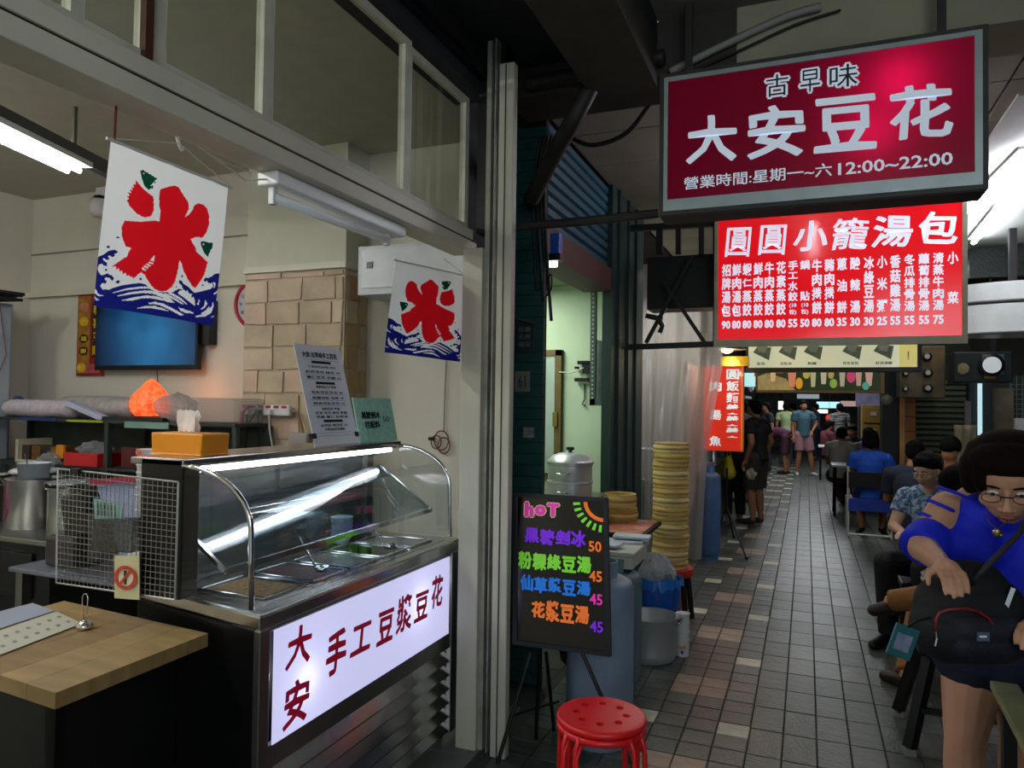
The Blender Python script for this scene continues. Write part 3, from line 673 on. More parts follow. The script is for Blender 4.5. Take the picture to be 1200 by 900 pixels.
def inv_bilin(q):
    tl, tr, br, bl = [np.array(p, float) for p in q]
    def f(P):
        uv = np.full((len(P), 2), 0.5)
        for _ in range(8):
            u, v = uv[:, :1], uv[:, 1:]
            X = (tl * (1 - u) + tr * u) * v + (bl * (1 - u) + br * u) * (1 - v)
            du = (tr - tl) * v + (br - bl) * (1 - v); dv = (tl * (1 - u) + tr * u) - (bl * (1 - u) + br * u); e = P - X
            det = du[:, 0] * dv[:, 1] - du[:, 1] * dv[:, 0]
            uv += np.stack([(e[:, 0] * dv[:, 1] - e[:, 1] * dv[:, 0]) / det, (du[:, 0] * e[:, 1] - du[:, 1] * e[:, 0]) / det], 1)
        return uv
    return f
def pip(poly, U, V):
    ins = np.zeros(U.shape, bool); n = len(poly)
    for i in range(n):
        x1, y1 = poly[i]; x2, y2 = poly[(i + 1) % n]
        c = ((y1 > V) != (y2 > V)) & (U < (x2 - x1) * (V - y1) / (y2 - y1 + 1e-12) + x1); ins ^= c
    return ins
_fb = inv_bilin(QF)
ART = [(1, RED), (0, WCUT), (2, NAV), (0, NW), (3, GRN), (0, GDOT)]
ART = [(m, [_fb(np.array(p)) for p in ps]) for m, ps in ART]
def flag(name, tl, tr, br, bl, label, mirror=False, nu=190, nv=210, ph=0.0):
    tl, tr, br, bl = [Vector(p) for p in (tl, tr, br, bl)]
    root = thing('flag', (tl + tr) / 2, label, 'flag', None)
    nrm = (tr - tl).cross(bl - tl).normalized()
    U, V = np.meshgrid((np.arange(nu) + .5) / nu, (np.arange(nv) + .5) / nv); mi = np.zeros(U.shape, int)
    Us = 1 - U if mirror else U
    for m, ps in ART:
        for p in ps: mi[pip(p, Us, V)] = m
    q = MB(); vs = []
    for j in range(nv + 1):
        for i in range(nu + 1):
            u, v = i / nu, j / nv
            p = (tl * (1 - u) + tr * u) * v + (bl * (1 - u) + br * u) * (1 - v)
            p = p + nrm * (0.007 * math.sin(5 * u + ph + 2 * (1 - v)) * (1 - v) + 0.0025 * math.sin(17 * u + 3 * v + ph))
            vs.append(p)
    q.v = [tuple(p) for p in vs]; w = nu + 1
    for j in range(nv):
        for i in range(nu): q.f.append((j * w + i, j * w + i + 1, (j + 1) * w + i + 1, (j + 1) * w + i)); q.mi.append(int(mi[j, i]))
    obj('cloth', q, [cloth_w, cloth_r, cloth_n, cloth_g], root, smooth=True)
    obj('hem_rod', MB().tube([tl + (tl - tr) * .03, tr + (tr - tl) * .03], 0.004, 8), mat('rod_white', 'c9cac6', 0.5), root)
    return root
FP = -1.585
k_ = lambda x, y, X=FP: PX(x, y, X)
f1 = flag('flag', k_(130, 164), k_(268, 219), k_(250, 382), k_(112, 358), 'large white flag with a red ice character over navy waves, nearest the viewer')
s1, s2, s3 = k_(128, 162), k_(210, 168), k_(270, 219)
obj('string', MB().tube([s1, s2], 0.0018, 5).tube([s2, s3], 0.0018, 5), rope, f1)
obj('knot', MB().tube([k_(208, 160), k_(211, 172), k_(214, 176)], 0.006, 6), rope, f1)
obj('red_tie', MB().tube([(s2.x, k_(134, 165).y, k_(134, 165).z), (s2.x, k_(136, 125).y, 2.318)], 0.003, 5), mat('red_string', '7a2a1a', 0.8), f1)
w1 = k_(232, 172); w1.z = 2.318
obj('hang_wire', MB().tube([k_(232, 172), k_(262, 190), k_(295, 203)], 0.0015, 5), rope, f1)
g = lambda x, y, X: PX(x, y, X)
f2 = flag('flag', g(464, 305, -1.64), g(546, 323, -1.56), g(540, 424, -1.56), g(451, 413, -1.64), 'smaller white flag showing its reversed red ice character, hung near the post', True, 150, 165, 1.3)
pe = g(546, 323, -1.56); obj('string', MB().tube([pe, g(520, 303, -1.56)], 0.0018, 5), rope, f2)

# ============================================================ LIGHT FITTINGS IN THE SHOP, PLUS ADDED UNSEEN LAMPS
lit = mat('tube_lit', 'ffffff', 0.5, emit=45, ecol='f2f4ff')
lit2 = mat('tube_lit_strong', 'ffffff', 0.5, emit=120, ecol='f6f4ec')
for nm_, x, y, z, lb_ in (('ceiling_light', -3.0, .55, 2.98, 'added unseen twin fluorescent lamp on the shop ceiling above the entrance'), ('ceiling_light', -4.7, .9, 2.98, 'added unseen twin fluorescent lamp deep in the shop towards the back')):  # both lamps are added out of view to brighten the shop ceiling
    t = thing(nm_, (x, y, z), lb_, 'lamp')
    obj('batten', MB().bb((x - .08, y - .62, z + .03), (x + .08, y + .62, z + .06)).bb((x - .02, y - .5, z + .06), (x + .02, y - .46, 3.22)).bb((x - .02, y + .46, z + .06), (x + .02, y + .5, 3.22)), white_pl, t)
    for s_ in (-.035, .035): obj('tube', MB().tube([(x + s_, y - .6, z), (x + s_, y + .6, z)], 0.014, 10), lit2, t)
t = thing('arcade_lamp', (.05, 4.9, 3.1), 'added bare tube hidden behind the crimson sign to light the ceiling panels', 'lamp')  # tube added out of sight to brighten the panels around it
obj('tube', MB().tube([(.05, 4.2, 3.08), (.05, 5.4, 3.08)], .014, 10), lit, t); obj('clip', MB().bb((.04, 4.25, 3.09), (.06, 4.27, 3.3)), white_pl, t); obj('clip', MB().bb((.04, 5.33, 3.09), (.06, 5.35, 3.3)), white_pl, t)
t = thing('arcade_lamp', (1.3, .2, 3.2), 'added unseen fluorescent batten hung over the viewer to light the arcade', 'lamp')  # lamp added beyond the view for the ceiling, sign fronts and people
obj('batten', MB().bb((1.285, -.4, 2.58), (1.315, .8, 2.61)).bb((1.295, -.3, 2.61), (1.305, -.29, 3.42)).bb((1.295, .66, 2.61), (1.305, .67, 3.42)), white_pl, t); obj('tube', MB().tube([(1.3, -.4, 2.55), (1.3, .8, 2.55)], .014, 10), mat('tube_lit_mid', 'ffffff', .5, emit=55, ecol='eef4f4'), t)
p0, p1 = PZ(-30, 146, 2.86), PZ(86, 200, 2.86)
tl_ = thing('ceiling_light', (p0 + p1) / 2, 'lit twin fluorescent lamp hanging from the shop ceiling over the far shelves', 'lamp')
dv = (p1 - p0).normalized(); sd = Vector((-dv.y, dv.x, 0))
obj('batten', MB().bar(p0 + Vector((0, 0, .045)), p1 + dv * .05 + Vector((0, 0, .045)), 0.16, 0.03), white_pl, tl_)
for s_ in (-.035, .035): obj('tube', MB().tube([p0 + sd * s_, p1 + sd * s_], 0.014, 10), lit, tl_)
obj('rail', MB().bar(p0 + Vector((0, 0, .10)) - dv * .5, p1 + dv * 1.0 + Vector((0, 0, .10)), 0.06, 0.08), mat('rail_grey', '4e4f50', 0.5), tl_)
obj('rod', MB().bar(p0 + Vector((0, 0, .1)), p0 + Vector((0, 0, .36)), 0.02), steel_d, tl_); obj('rod', MB().bar(p1 + Vector((0, 0, .1)), p1 + Vector((0, 0, .36)), 0.02), steel_d, tl_)
a, b = PX(328, 207, -1.57), PX(462, 264, -1.57)
z_ = 2.295; a = Vector((-1.575, 1.81, z_)); b = Vector((-1.575, 2.60, z_))
ft = thing('under_beam_light', (a + b) / 2, 'unlit white fluorescent batten fixed under the cream beam', 'lamp')
obj('batten', MB().bar(a, b, 0.08, 0.045), mat('batten_white', 'eceeee', .35), ft, bevel=0.006)
a2, b2 = PX(320, 232, -1.575), PX(453, 281, -1.575)
obj('tube', MB().tube([a2, b2], 0.016, 12), mat('faint_glow_tube', 'd4d8da', 0.25, emit=0.06), ft, smooth=True)  # tube is off; a faint glow is put into its material
for p in (a2, b2):
    obj('holder', MB().box((-1.575, p.y, p.z + .02), (0.022, 0.022, 0.085)), white_pl, ft, bevel=0.003)
obj('feed_wire', MB().tube([(-1.575, a.y, 2.29), (-1.60, 1.74, 2.27), (-1.61, 1.60, 2.31)], 0.003, 5), rope, ft)
# white metal box high on the wall
bx = thing('wall_box', (-2.22, 3.95, 2.3), 'white sheet metal box mounted high on the wall behind the small flag', 'metal box')
x0, x1, y0, y1, z0, z1 = -2.55, -1.72, 3.75, 4.05, 2.24, 2.54
obj('body', MB().bb((x0, y0, z0), (x1, y1, z1)), mat('box_white', 'b9bec0', 0.35, noise=0.08), bx, bevel=0.004)
obj('front_plate', MB().bb((x0 + .03, y0 - .008, z0 + .04), (x1 - .03, y0, z1 - .02)), mat('box_plate', 'c4cacd', 0.3, noise=0.1), bx, bevel=0.003)
obj('switch', MB().bb((x0 + .07, y0 - .014, 2.40), (x0 + .11, y0 - .006, 2.44)), black_pl, bx)
obj('cap', MB().bb((x1 - .3, y0 + .02, z1), (x1 - .26, y0 + .06, z1 + .03)), black_pl, bx)
# hanging cable coil on the wall
cb = thing('hanging_cable', (-2.05, 4.03, 1.45), 'thin cable running down the cream wall to a coiled plug', 'cable')
W = lambda x, y: PY(x, y, 4.035)
obj('wire', MB().tube([W(523, 422), W(521, 470), W(520, 505)], 0.003, 5), mat('cable_brown', '5c4438', 0.6), cb)
for r_, c_ in ((0.05, W(518, 516)), (0.035, W(512, 518)), (0.042, W(521, 522))):
    obj('coil', MB().tube([c_ + Vector((r_ * math.cos(t), -.01, r_ * 1.2 * math.sin(t))) for t in [i * math.pi / 8 for i in range(17)]], 0.004, 6), mat('cable_red', '6b3028', 0.6), cb)
obj('plug', MB().box(W(507, 514) + Vector((0, -.02, 0)), (0.03, 0.02, 0.02)), black_pl, cb)
oc = PY(528, 520, 3.99)
# ============================================================ TELEVISION, SCROLL, CLOCK
def facing_board(x0, x1, z0, z1, y): return Board((x0, y, z0), (x1 - x0, 0, 0), (0, 0, z1 - z0))
tv = thing('television', (-4.53, 4.0, 1.81), 'flat black television with a blue screen on the back wall behind the large flag', 'television')
obj('case', MB().bb((-5.045, 3.94, 1.80), (-4.02, 3.985, 2.40)), black_pl, tv, bevel=0.004)
m = bpy.data.materials.new('tv_screen'); m.use_nodes = True; nt = m.node_tree; bs = nt.nodes['Principled BSDF']; bs.inputs['Base Color'].default_value = (0.005, 0.01, 0.02, 1); bs.inputs['Roughness'].default_value = 0.2
tc = nt.nodes.new('ShaderNodeTexCoord'); gr = nt.nodes.new('ShaderNodeTexGradient'); gr.gradient_type = 'SPHERICAL'; mp = nt.nodes.new('ShaderNodeMapping')
mp.inputs['Location'].default_value = (-0.1, 0, -0.36); mp.inputs['Scale'].default_value = (1.7, 1, 1.7)
nz = nt.nodes.new('ShaderNodeTexNoise'); nz.inputs['Scale'].default_value = 2.2; mu = nt.nodes.new('ShaderNodeMath'); mu.operation = 'MULTIPLY'; rp = nt.nodes.new('ShaderNodeValToRGB')
rp.color_ramp.elements[0].color = (*lin('04101e'), 1); rp.color_ramp.elements[1].position = 0.5; rp.color_ramp.elements[1].color = (*lin('2f8fce'), 1)
e_ = rp.color_ramp.elements.new(0.14); e_.color = (*lin('0b4474'), 1)
L = nt.links.new; L(tc.outputs['Object'], mp.inputs[0]); L(mp.outputs[0], gr.inputs[0]); L(tc.outputs['Object'], nz.inputs['Vector']); L(gr.outputs['Fac'], mu.inputs[0]); L(nz.outputs['Fac'], mu.inputs[1]); L(mu.outputs[0], rp.inputs[0])
L(rp.outputs[0], bs.inputs['Emission Color']); bs.inputs['Emission Strength'].default_value = 0.55
obj('screen', MB().bb((-5.03, 3.936, 1.835), (-4.035, 3.941, 2.385)), m, tv)
obj('mount', MB().bb((-4.7, 3.985, 2.0), (-4.4, 4.05, 2.2)), black_pl, tv)
obj('sound_box', MB().bb((-4.015, 3.97, 1.98), (-3.94, 4.045, 2.30)), black_pl, tv, bevel=0.003)
obj('power_wire', MB().tube([(-4.5, 4.03, 1.82), (-4.49, 4.035, 1.68), (-4.46, 4.03, 1.5)], 0.004, 5), mat('wire_grey', '6d5a5a', 0.6), tv)
sc = thing('wall_scroll', (-5.21, 4.04, 1.75), 'narrow red and gold festive paper scroll with yellow characters beside the television', 'poster')
SBd = facing_board(-5.36, -5.06, 1.76, 2.41, 4.03)
q = MB(); SBd.box(q, 0.004); obj('paper', q, mat('scroll_red', '8e1f1a', 0.6, noise=0.4, scale=14), sc)
q = MB(); SBd.rect(q, .03, .03, .48, .97, 1); obj('gold_side', q, mat('scroll_gold', 'a8842a', 0.5, noise=0.6, scale=22, col2='8a3a1c'), sc)
q = MB(); SBd.rect(q, .55, .22, .86, .88, 1); obj('dark_band', q, mat('scroll_dark', '3a120e', 0.6), sc)
q = MB()
for i, ch in enumerate('恭喜發財'): SBd.text(q, ch, .58, .74 - i * .165, .83, .86 - i * .165, .03, 2)
obj('lettering', q, mat('gold_ink', 'd6c21a', 0.5), sc)
for k, (u0, v0, c) in enumerate(((.25, .84, 'c87a60'), (.25, .66, 'd6b21e'), (.26, .45, '1c1a10'), (.26, .30, '1c1a10'), (.2, .1, 'e0b030'))):
    q = MB(); SBd.poly(q, [(u0 + .17 * math.cos(t), v0 + .055 * math.sin(t)) for t in [i * math.pi / 6 for i in range(12)]], 2); obj('emblem', q, mat('emblem_%d' % k, c, 0.6, noise=0.3, scale=30), sc)
q = MB(); SBd.text(q, '福', .15, .42, .37, .48, .02, 3); SBd.text(q, '壽', .15, .27, .37, .33, .02, 3); obj('small_characters', q, mat('gold_ink', 'd6c21a'), sc)
q = MB(); SBd.rect(q, .38, .03, .9, .14, 2); obj('pink_seal', q, mat('pink_seal', 'b8505a', 0.6, noise=0.4, scale=20), sc)
ck = thing('wall_clock', (-3.60, 4.02, 2.27), 'round wall clock with a red rim half hidden behind the stone column', 'clock')
cc_ = Vector((-3.60, 4.05, 2.265))
obj('rim', MB().lathe(cc_, [(0.165, 0), (0.17, 0.03), (0.155, 0.04), (0.145, 0.025), (0.145, 0.0)], 32, (0, -1, 0)), mat('clock_red', 'b01a3a', 0.35), ck, smooth=True)
obj('dial', MB().lathe(cc_, [(0.147, 0.018), (0.147, 0.02)], 32, (0, -1, 0)), mat('dial', 'b9b8c0', 0.5), ck)
q = MB()
CB = Board(cc_ + Vector((-.15, -.0215, -.15)), (.3, 0, 0), (0, 0, .3))
for h in range(12):
    t = math.radians(90 - 30 * (h + 1)); CB.text(q, str(h + 1), .5 + .38 * math.cos(t) - .04, .5 + .38 * math.sin(t) - .045, .5 + .38 * math.cos(t) + .04, .5 + .38 * math.sin(t) + .045, 0.0)
obj('numerals', q, ink_k, ck)
obj('hand', MB().bar(cc_ + Vector((0, -.024, 0)), cc_ + Vector((-.07, -.024, .05)), .008, .003), ink_k, ck)
obj('hand', MB().bar(cc_ + Vector((0, -.026, 0)), cc_ + Vector((-.04, -.026, -.11)), .006, .003), ink_k, ck)
fn = thing('wall_dispenser', (-5.12, 3.98, 2.9), 'small white round holder fixed high on the wall left of the large flag', 'holder')
c_ = PY(117, 236, 3.96)
obj('cup', MB().lathe(c_ + Vector((0, 0, -.12)), [(0.05, 0), (0.07, 0.03), (0.07, 0.13), (0.06, 0.13)], 16), white_pl, fn, smooth=True)
obj('dark_top', MB().lathe(c_ + Vector((0, 0, .01)), [(0.058, 0), (0.04, 0.03), (0.01, 0.04)], 14), black_pl, fn)
obj('bracket', MB().bb((c_.x - .06, 3.97, c_.z - .02), (c_.x + .06, 4.05, c_.z + .2)), white_pl, fn)
# tall cold cabinet at the left
fr = thing('tall_cabinet', (-5.7, 3.4, 0), 'pale blue grey tall cabinet standing in the far left corner', 'cabinet')
obj('body', MB().bb((-5.93, 2.55, 0), (-5.50, 3.62, 2.28)), mat('cabinet_blue_grey', '9aa3ab', 0.45, noise=0.08), fr, bevel=0.01)
obj('door', MB().bb((-5.50, 2.58, 0.1), (-5.475, 3.59, 2.22)), _M['cabinet_blue_grey'], fr, bevel=0.006)
obj('cable', MB().tube([(-5.47, 3.5, 2.26), (-5.462, 3.55, 1.9), (-5.465, 3.45, 1.6)], 0.005, 5), mat('wire_grey', '6d5a5a'), fr)
vt = thing('extractor_flap', (-5.55, 3.3, 2.3), 'dark folded plastic sheet lying on top of the tall cabinet', 'sheet')
obj('flap', MB().box((-5.62, 3.2, 2.31), (0.5, 0.8, 0.02), ry=0.03).box((-5.50, 3.35, 2.33), (0.3, 0.5, 0.02), ry=-0.1), dark, vt)
obj('fold', MB().box((-5.50, 3.45, 2.345), (0.25, 0.3, 0.015), ry=0.12), dark, vt)

# ============================================================ SHELVES BEHIND THE COUNTER
shf = mat('dark_shelf_board', '26302c', 0.5, noise=0.3)
hs = thing('storage_shelf', (-4.3, 3.6, 0), 'dark metal storage shelf with two boards along the back wall', 'shelf')
for z0, m_ in ((1.425, shf), (1.115, shf), (0.55, shf)):
    obj('board', MB().bb((-5.45, 3.42, z0), (-3.18, 3.74, z0 + 0.018)), m_, hs)
obj('edge_strip', MB().bb((-5.10, 3.412, 1.427), (-4.72, 3.42, 1.448)), mat('strip_blue', '232d63', 0.5), hs)
obj('edge_strip', MB().bb((-4.62, 3.412, 1.427), (-4.28, 3.42, 1.440)), mat('strip_yellow', '9a9a16', 0.5), hs)
obj('edge_strip', MB().bb((-4.08, 3.412, 1.40), (-3.7, 3.42, 1.44)), mat('strip_mint', '6d8a80', 0.5), hs)
for x in (-5.44, -4.27, -3.2):
    obj('upright', MB().bb((x, 3.42, 0), (x + .035, 3.455, 1.425)), shf, hs); obj('upright', MB().bb((x, 3.705, 0), (x + .035, 3.74, 1.425)), shf, hs)
obj('back_sheet', MB().bb((-5.44, 3.74, 0.3), (-3.2, 3.75, 1.42)), mat('shelf_back', '3c4038', 0.7, noise=0.4), hs)
towel = mat('towel_lilac', 'b9aeb6', 0.95, noise=0.2, scale=30, bump=0.5, bscale=120)
def roll(name, x0, x1, y, z, r, m, lab, grp=None, sq=0.8):
    q = MB(); n = 20; N = 14
    for i in range(n + 1):
        t = i / n; k = min(1, math.sin(math.pi * min(max(t, .0), 1)) * 3 + .72)
        for j in range(N):
            a = 2 * math.pi * j / N; rr_ = r * k * (1 + .05 * math.sin(9 * t + j) + .03 * math.sin(23 * t + 2 * j))
            q.v.append((x0 + (x1 - x0) * t, y + rr_ * math.cos(a), z + r * sq * .98 + rr_ * sq * math.sin(a)))
    q.add([], []); b = 0
    for i in range(n):
        for j in range(N): q.f.append((i * N + j, i * N + (j + 1) % N, (i + 1) * N + (j + 1) % N, (i + 1) * N + j)); q.mi.append(0)
    q.f.append(tuple(range(N))); q.mi.append(0); q.f.append(tuple(range(n * N, n * N + N))); q.mi.append(0)
    return obj(name, q, m, None, lab, 'towel', grp, smooth=True)
roll('rolled_towel', -5.40, -4.72, 3.55, 1.443, 0.082, towel, 'rolled lilac patterned towel at the left end of the top shelf')
roll('rolled_bag', -4.98, -4.24, 3.66, 1.443, 0.10, mat('wrapped_plastic', 'a39c99', 0.3, noise=0.25, scale=15, bump=0.6, bscale=25), 'rolled bedding in clear wrap behind the lilac towel on the top shelf')
bk = obj('paper_pad', MB().box((-4.54, 3.50, 1.50), (0.36, 0.05, 0.035), ry=0.28), mat('pad_white', 'aab0c4', 0.6, noise=0.1), None, 'blue and white paper pad leaning on the wrapped roll', 'pad')
bl = thing('blue_bow', (-5.42, 3.52, 1.443), 'small blue ribbon bundle behind the end of the lilac towel', 'ribbon')
obj('loop', MB().ball((-5.42, 3.62, 1.56), (0.06, 0.03, 0.035), 10, 6), mat('ribbon_blue', '1f3f6a', 0.6), bl, smooth=True); obj('tail', MB().box((-5.44, 3.64, 1.48), (0.03, 0.02, 0.09), ry=.3), _M['ribbon_blue'], bl)
# salt lamp
sl = thing('salt_lamp', (-4.0, 3.55, 1.443), 'glowing orange salt rock lamp on a black base on the top shelf', 'lamp')
c_ = Vector((-4.03, 3.56, 1.475)); q = MB(); rl = random.Random(2); N = 14; pr = [(0.085, 0), (0.118, 0.03), (0.122, 0.08), (0.108, 0.13), (0.075, 0.18), (0.035, 0.225), (0.006, 0.245)]
for r_, z in pr:
    for k in range(N): t = 2 * math.pi * k / N; w = r_ * (1 + rl.uniform(-.09, .09)); q.v.append((c_.x + w * math.cos(t) + z * .06, c_.y + w * math.sin(t), c_.z + z))
q.f = [(i * N + k, i * N + (k + 1) % N, (i + 1) * N + (k + 1) % N, (i + 1) * N + k) for i in range(len(pr) - 1) for k in range(N)] + [tuple(range(N)), tuple(range((len(pr) - 1) * N, len(pr) * N))]; q.mi = [0] * len(q.f)
ms_ = mat('salt_rock', 'd8502a', 0.5, noise=0.3, scale=9, emit=1.1, ecol='ff4a14', bump=0.6, bscale=14)
nt = ms_.node_tree; b_s = nt.nodes['Principled BSDF']; n_ = nt.nodes.new('ShaderNodeTexNoise'); n_.inputs['Scale'].default_value = 9; r_ = nt.nodes.new('ShaderNodeValToRGB')
r_.color_ramp.elements[0].position = .35; r_.color_ramp.elements[1].position = .65; r_.color_ramp.elements[0].color = (*lin('e03a14'), 1); r_.color_ramp.elements[1].color = (*lin('ff7a40'), 1)
nt.links.new(n_.outputs['Fac'], r_.inputs[0]); nt.links.new(r_.outputs[0], b_s.inputs['Emission Color'])
obj('rock', q, ms_, sl); obj('base', MB().lathe((-4.03, 3.56, 1.443), [(0.10, 0), (0.105, 0.02), (0.09, 0.032)], 20), black_pl, sl)
point('salt_lamp_bulb', (-3.98, 3.85, 1.62), 0.9, (1, .32, .12), 0.05)
tr = obj('black_tray', MB().bb((-4.32, 3.44, 1.443), (-3.78, 3.50, 1.468)), black_pl, None, 'flat black tray under the orange salt lamp front edge', 'tray')
film = filmy('clear_bag', 'cdd2d6', 0.45, 0.12, 30)
def crumple(name, c, r, m, label, cat, seed, parent=None, k=0.22, grp=None):
    rl = random.Random(seed); q = MB(); n, mm = 18, 12
    ph = [(rl.uniform(2, 7), rl.uniform(0, 6), rl.uniform(0, 6)) for _ in range(5)]
    for j in range(mm + 1):
        p = math.pi * j / mm
        for i in range(n):
            a = 2 * math.pi * i / n; w = 1 + k * sum(math.sin(f * a + s) * math.sin(f * .8 * p + t) for f, s, t in ph) / 2
            q.v.append((c[0] + r[0] * w * math.sin(p) * math.cos(a), c[1] + r[1] * w * math.sin(p) * math.sin(a), c[2] + max(-r[2] * .98, r[2] * w * math.cos(p))))
    for j in range(mm):
        for i in range(n): q.f.append((j * n + i, (j + 1) * n + i, (j + 1) * n + (i + 1) % n, j * n + (i + 1) % n)); q.mi.append(0)
    return obj(name, q, m, parent, label, cat, grp)
crumple('plastic_bag', (-3.78, 3.55, 1.53), (0.15, 0.10, 0.09), film, 'crumpled clear plastic bag on the shelf right of the salt lamp', 'plastic bag', 4)
bxc = obj('clear_box', MB().bb((-3.60, 3.46, 1.443), (-3.22, 3.72, 1.60)), filmy('milky_box', 'b4bab8', 0.6, 0.2), None, 'milky clear plastic box at the right end of the top shelf', 'box', bevel=0.01)
# second board
t = thing('picture_box', (-4.98, 3.5, 1.133), 'open cardboard tray of snack packets on the lower board', 'box')
obj('tray', MB().bb((-5.18, 3.45, 1.133), (-4.70, 3.70, 1.15)).bb((-5.18, 3.45, 1.15), (-5.15, 3.70, 1.29)), mat('card_cream', 'a9a38c', 0.7), t)
for k, (x, c) in enumerate(((-5.08, '3a2c22'), (-4.98, '6b4a1c'), (-4.88, '2b2420'), (-4.79, '7a5a30'))):
    obj('packet', MB().box((x, 3.52, 1.20), (0.085, 0.12, 0.10), rz=0.1 * (k - 1)), mat('packet_%d' % k, c, 0.4, noise=0.6, scale=25), t)
obj('orange_tag', MB().box((-4.70, 3.44, 1.22), (0.07, 0.02, 0.09)), mat('tag_orange', 'c47a12', 0.5), t)
rt = thing('red_basket', (-4.48, 3.5, 1.133), 'small red plastic tray holding clear packets on the lower board', 'tray')
q = MB(); x0, x1, y0, y1, z0, z1 = -4.62, -4.30, 3.40, 3.62, 1.133, 1.222
q.bb((x0, y0, z0), (x1, y1, z0 + .01)).bb((x0, y0, z0), (x1, y0 + .01, z1)).bb((x0, y1 - .01, z0), (x1, y1, z1)).bb((x0, y0, z0), (x0 + .01, y1, z1)).bb((x1 - .01, y0, z0), (x1, y1, z1))
obj('shell', q, mat('red_plastic', 'a81418', 0.35), rt, bevel=0.003); crumple('packets', (-4.46, 3.51, 1.24), (0.13, 0.08, 0.05), film, None, None, 9, rt)
crumple('plastic_bag', (-4.76, 3.40, 1.165), (0.085, 0.05, 0.045), film, 'small clear plastic bag hanging over the lower shelf edge by the red tray', 'plastic bag', 14)
obj('maroon_box', MB().bb((-4.16, 3.46, 1.133), (-3.84, 3.70, 1.27)), mat('maroon', '4c1518', 0.5, noise=0.3), None, 'dark maroon box on the lower board right of the post', 'box', bevel=0.004)
# power strip on the column
ps = thing('power_strip', (-3.25, 3.72, 1.6), 'white power strip with red switches and plugged cords on the stone column', 'power strip')
YC = 3.74
a, b = PY(283, 480, YC), PY(341, 480, YC)
obj('body', MB().box(((a.x + b.x) / 2, YC, a.z), (b.x - a.x, 0.04, 0.07)), white_pl, ps, bevel=0.01)
for i in range(6): obj('switch', MB().box((a.x + .05 + i * .062, YC - .022, a.z + .022), (0.034, 0.008, 0.016)), mat('switch_red', 'b0202a', 0.4), ps)
for i in range(3):
    x = a.x + .08 + i * .09
    obj('plug', MB().box((x, YC - .035, a.z - .012), (0.035, 0.035, 0.03)), black_pl if i % 2 else white_pl, ps)
    obj('cord', MB().tube([(x, YC - .04, a.z - .02), (x + .01, YC - .045, a.z - .12), (x - .02 + .03 * i, YC - .03, a.z - .30)], 0.006, 6), wire_d if i != 2 else rope, ps)
e = PY(356, 512, YC)
obj('lead', MB().tube([(b.x, YC, a.z), (b.x + .06, YC - .01, a.z - .01), (b.x + .09, YC - .01, a.z - .08), (e.x, YC, e.z)], 0.008, 6), mat('lead_brown', '8a6a52', 0.5), ps)
obj('adapter', MB().box((e.x - .03, YC, e.z - .04), (0.14, 0.05, 0.13)), mat('adapter_grey', '9d9591', 0.35), ps, bevel=0.01)
pc = obj('rubber_hose', MB().tube([PY(292, 475, 3.70), PY(284, 484, 3.68), PY(281, 500, 3.66)], 0.012, 8), mat('pink_hose', 'b04a7c', 0.5), None, 'short pink hose bent over the shelf end by the power strip', 'hose')
obj('power_cable', MB().tube([PY(300, 482, 3.70), PY(290, 498, 3.69), PY(270, 512, 3.68), PY(250, 523, 3.66)], 0.006, 6), wire_d, None, 'black cord looping from the power strip towards the tissue box', 'cord')

# ============================================================ LEFT WORK AREA
wt = thing('steel_worktable', (-4.1, 2.95, 0), 'dark stainless steel cooking table at the far left behind the grid', 'table')
zt = 0.86
obj('worktop', MB().bb((-4.9, 2.55, zt - .03), (-3.55, 3.35, zt)), steel_d, wt, bevel=0.006)
obj('body', MB().bb((-4.88, 2.58, 0.05), (-3.58, 3.3, zt - .03)), mat('worktable_dark', '1c1e20', 0.4, 0.5, noise=0.3), wt)
obj('drawer', MB().bb((-4.3, 2.565, 0.55), (-3.7, 2.58, 0.78)), _M['worktable_dark'], wt, bevel=0.004)
obj('drawer_knob', MB().box((-4.0, 2.55, 0.68), (0.06, 0.02, 0.015)), mat('knob_red', '7a1a14', 0.5), wt)
for i, (x, y, r, h, lab) in enumerate(((-4.46, 2.80, 0.13, 0.27, 'steel stock pot at the left edge of the cooking table'), (-4.06, 2.82, 0.145, 0.27, 'second steel stock pot from the left with a white tub on its rim'), (-3.74, 2.80, 0.11, 0.24, 'smaller steel pot behind the wire grid with foil across its rim'))):
    p = thing('stock_pot', (x, y, zt), lab, 'pot', 'stock pots on the cooking table')
    obj('body', MB().lathe((x, y, zt), [(r * .97, 0), (r, 0.01), (r, h), (r + .006, h + .004), (r - .004, h), (r - .004, 0.02), (0.01, 0.015)], 28, cap=False), steel, p, smooth=True)
    for s_ in (-1, 1): obj('handle', MB().tube([(x + s_ * r, y - .04, zt + h - .05), (x + s_ * (r + .03), y - .03, zt + h - .05), (x + s_ * (r + .03), y + .03, zt + h - .05), (x + s_ * r, y + .04, zt + h - .05)], 0.005, 6), chrome, p)
    obj('broth', MB().lathe((x, y, zt + h - .05), [(0.01, 0), (r - .005, 0)], 20, cap=False), mat('broth', '3a342c', 0.2), p)
tub = mat('frosted_tub', 'b7c4cc', 0.35, noise=0.08)
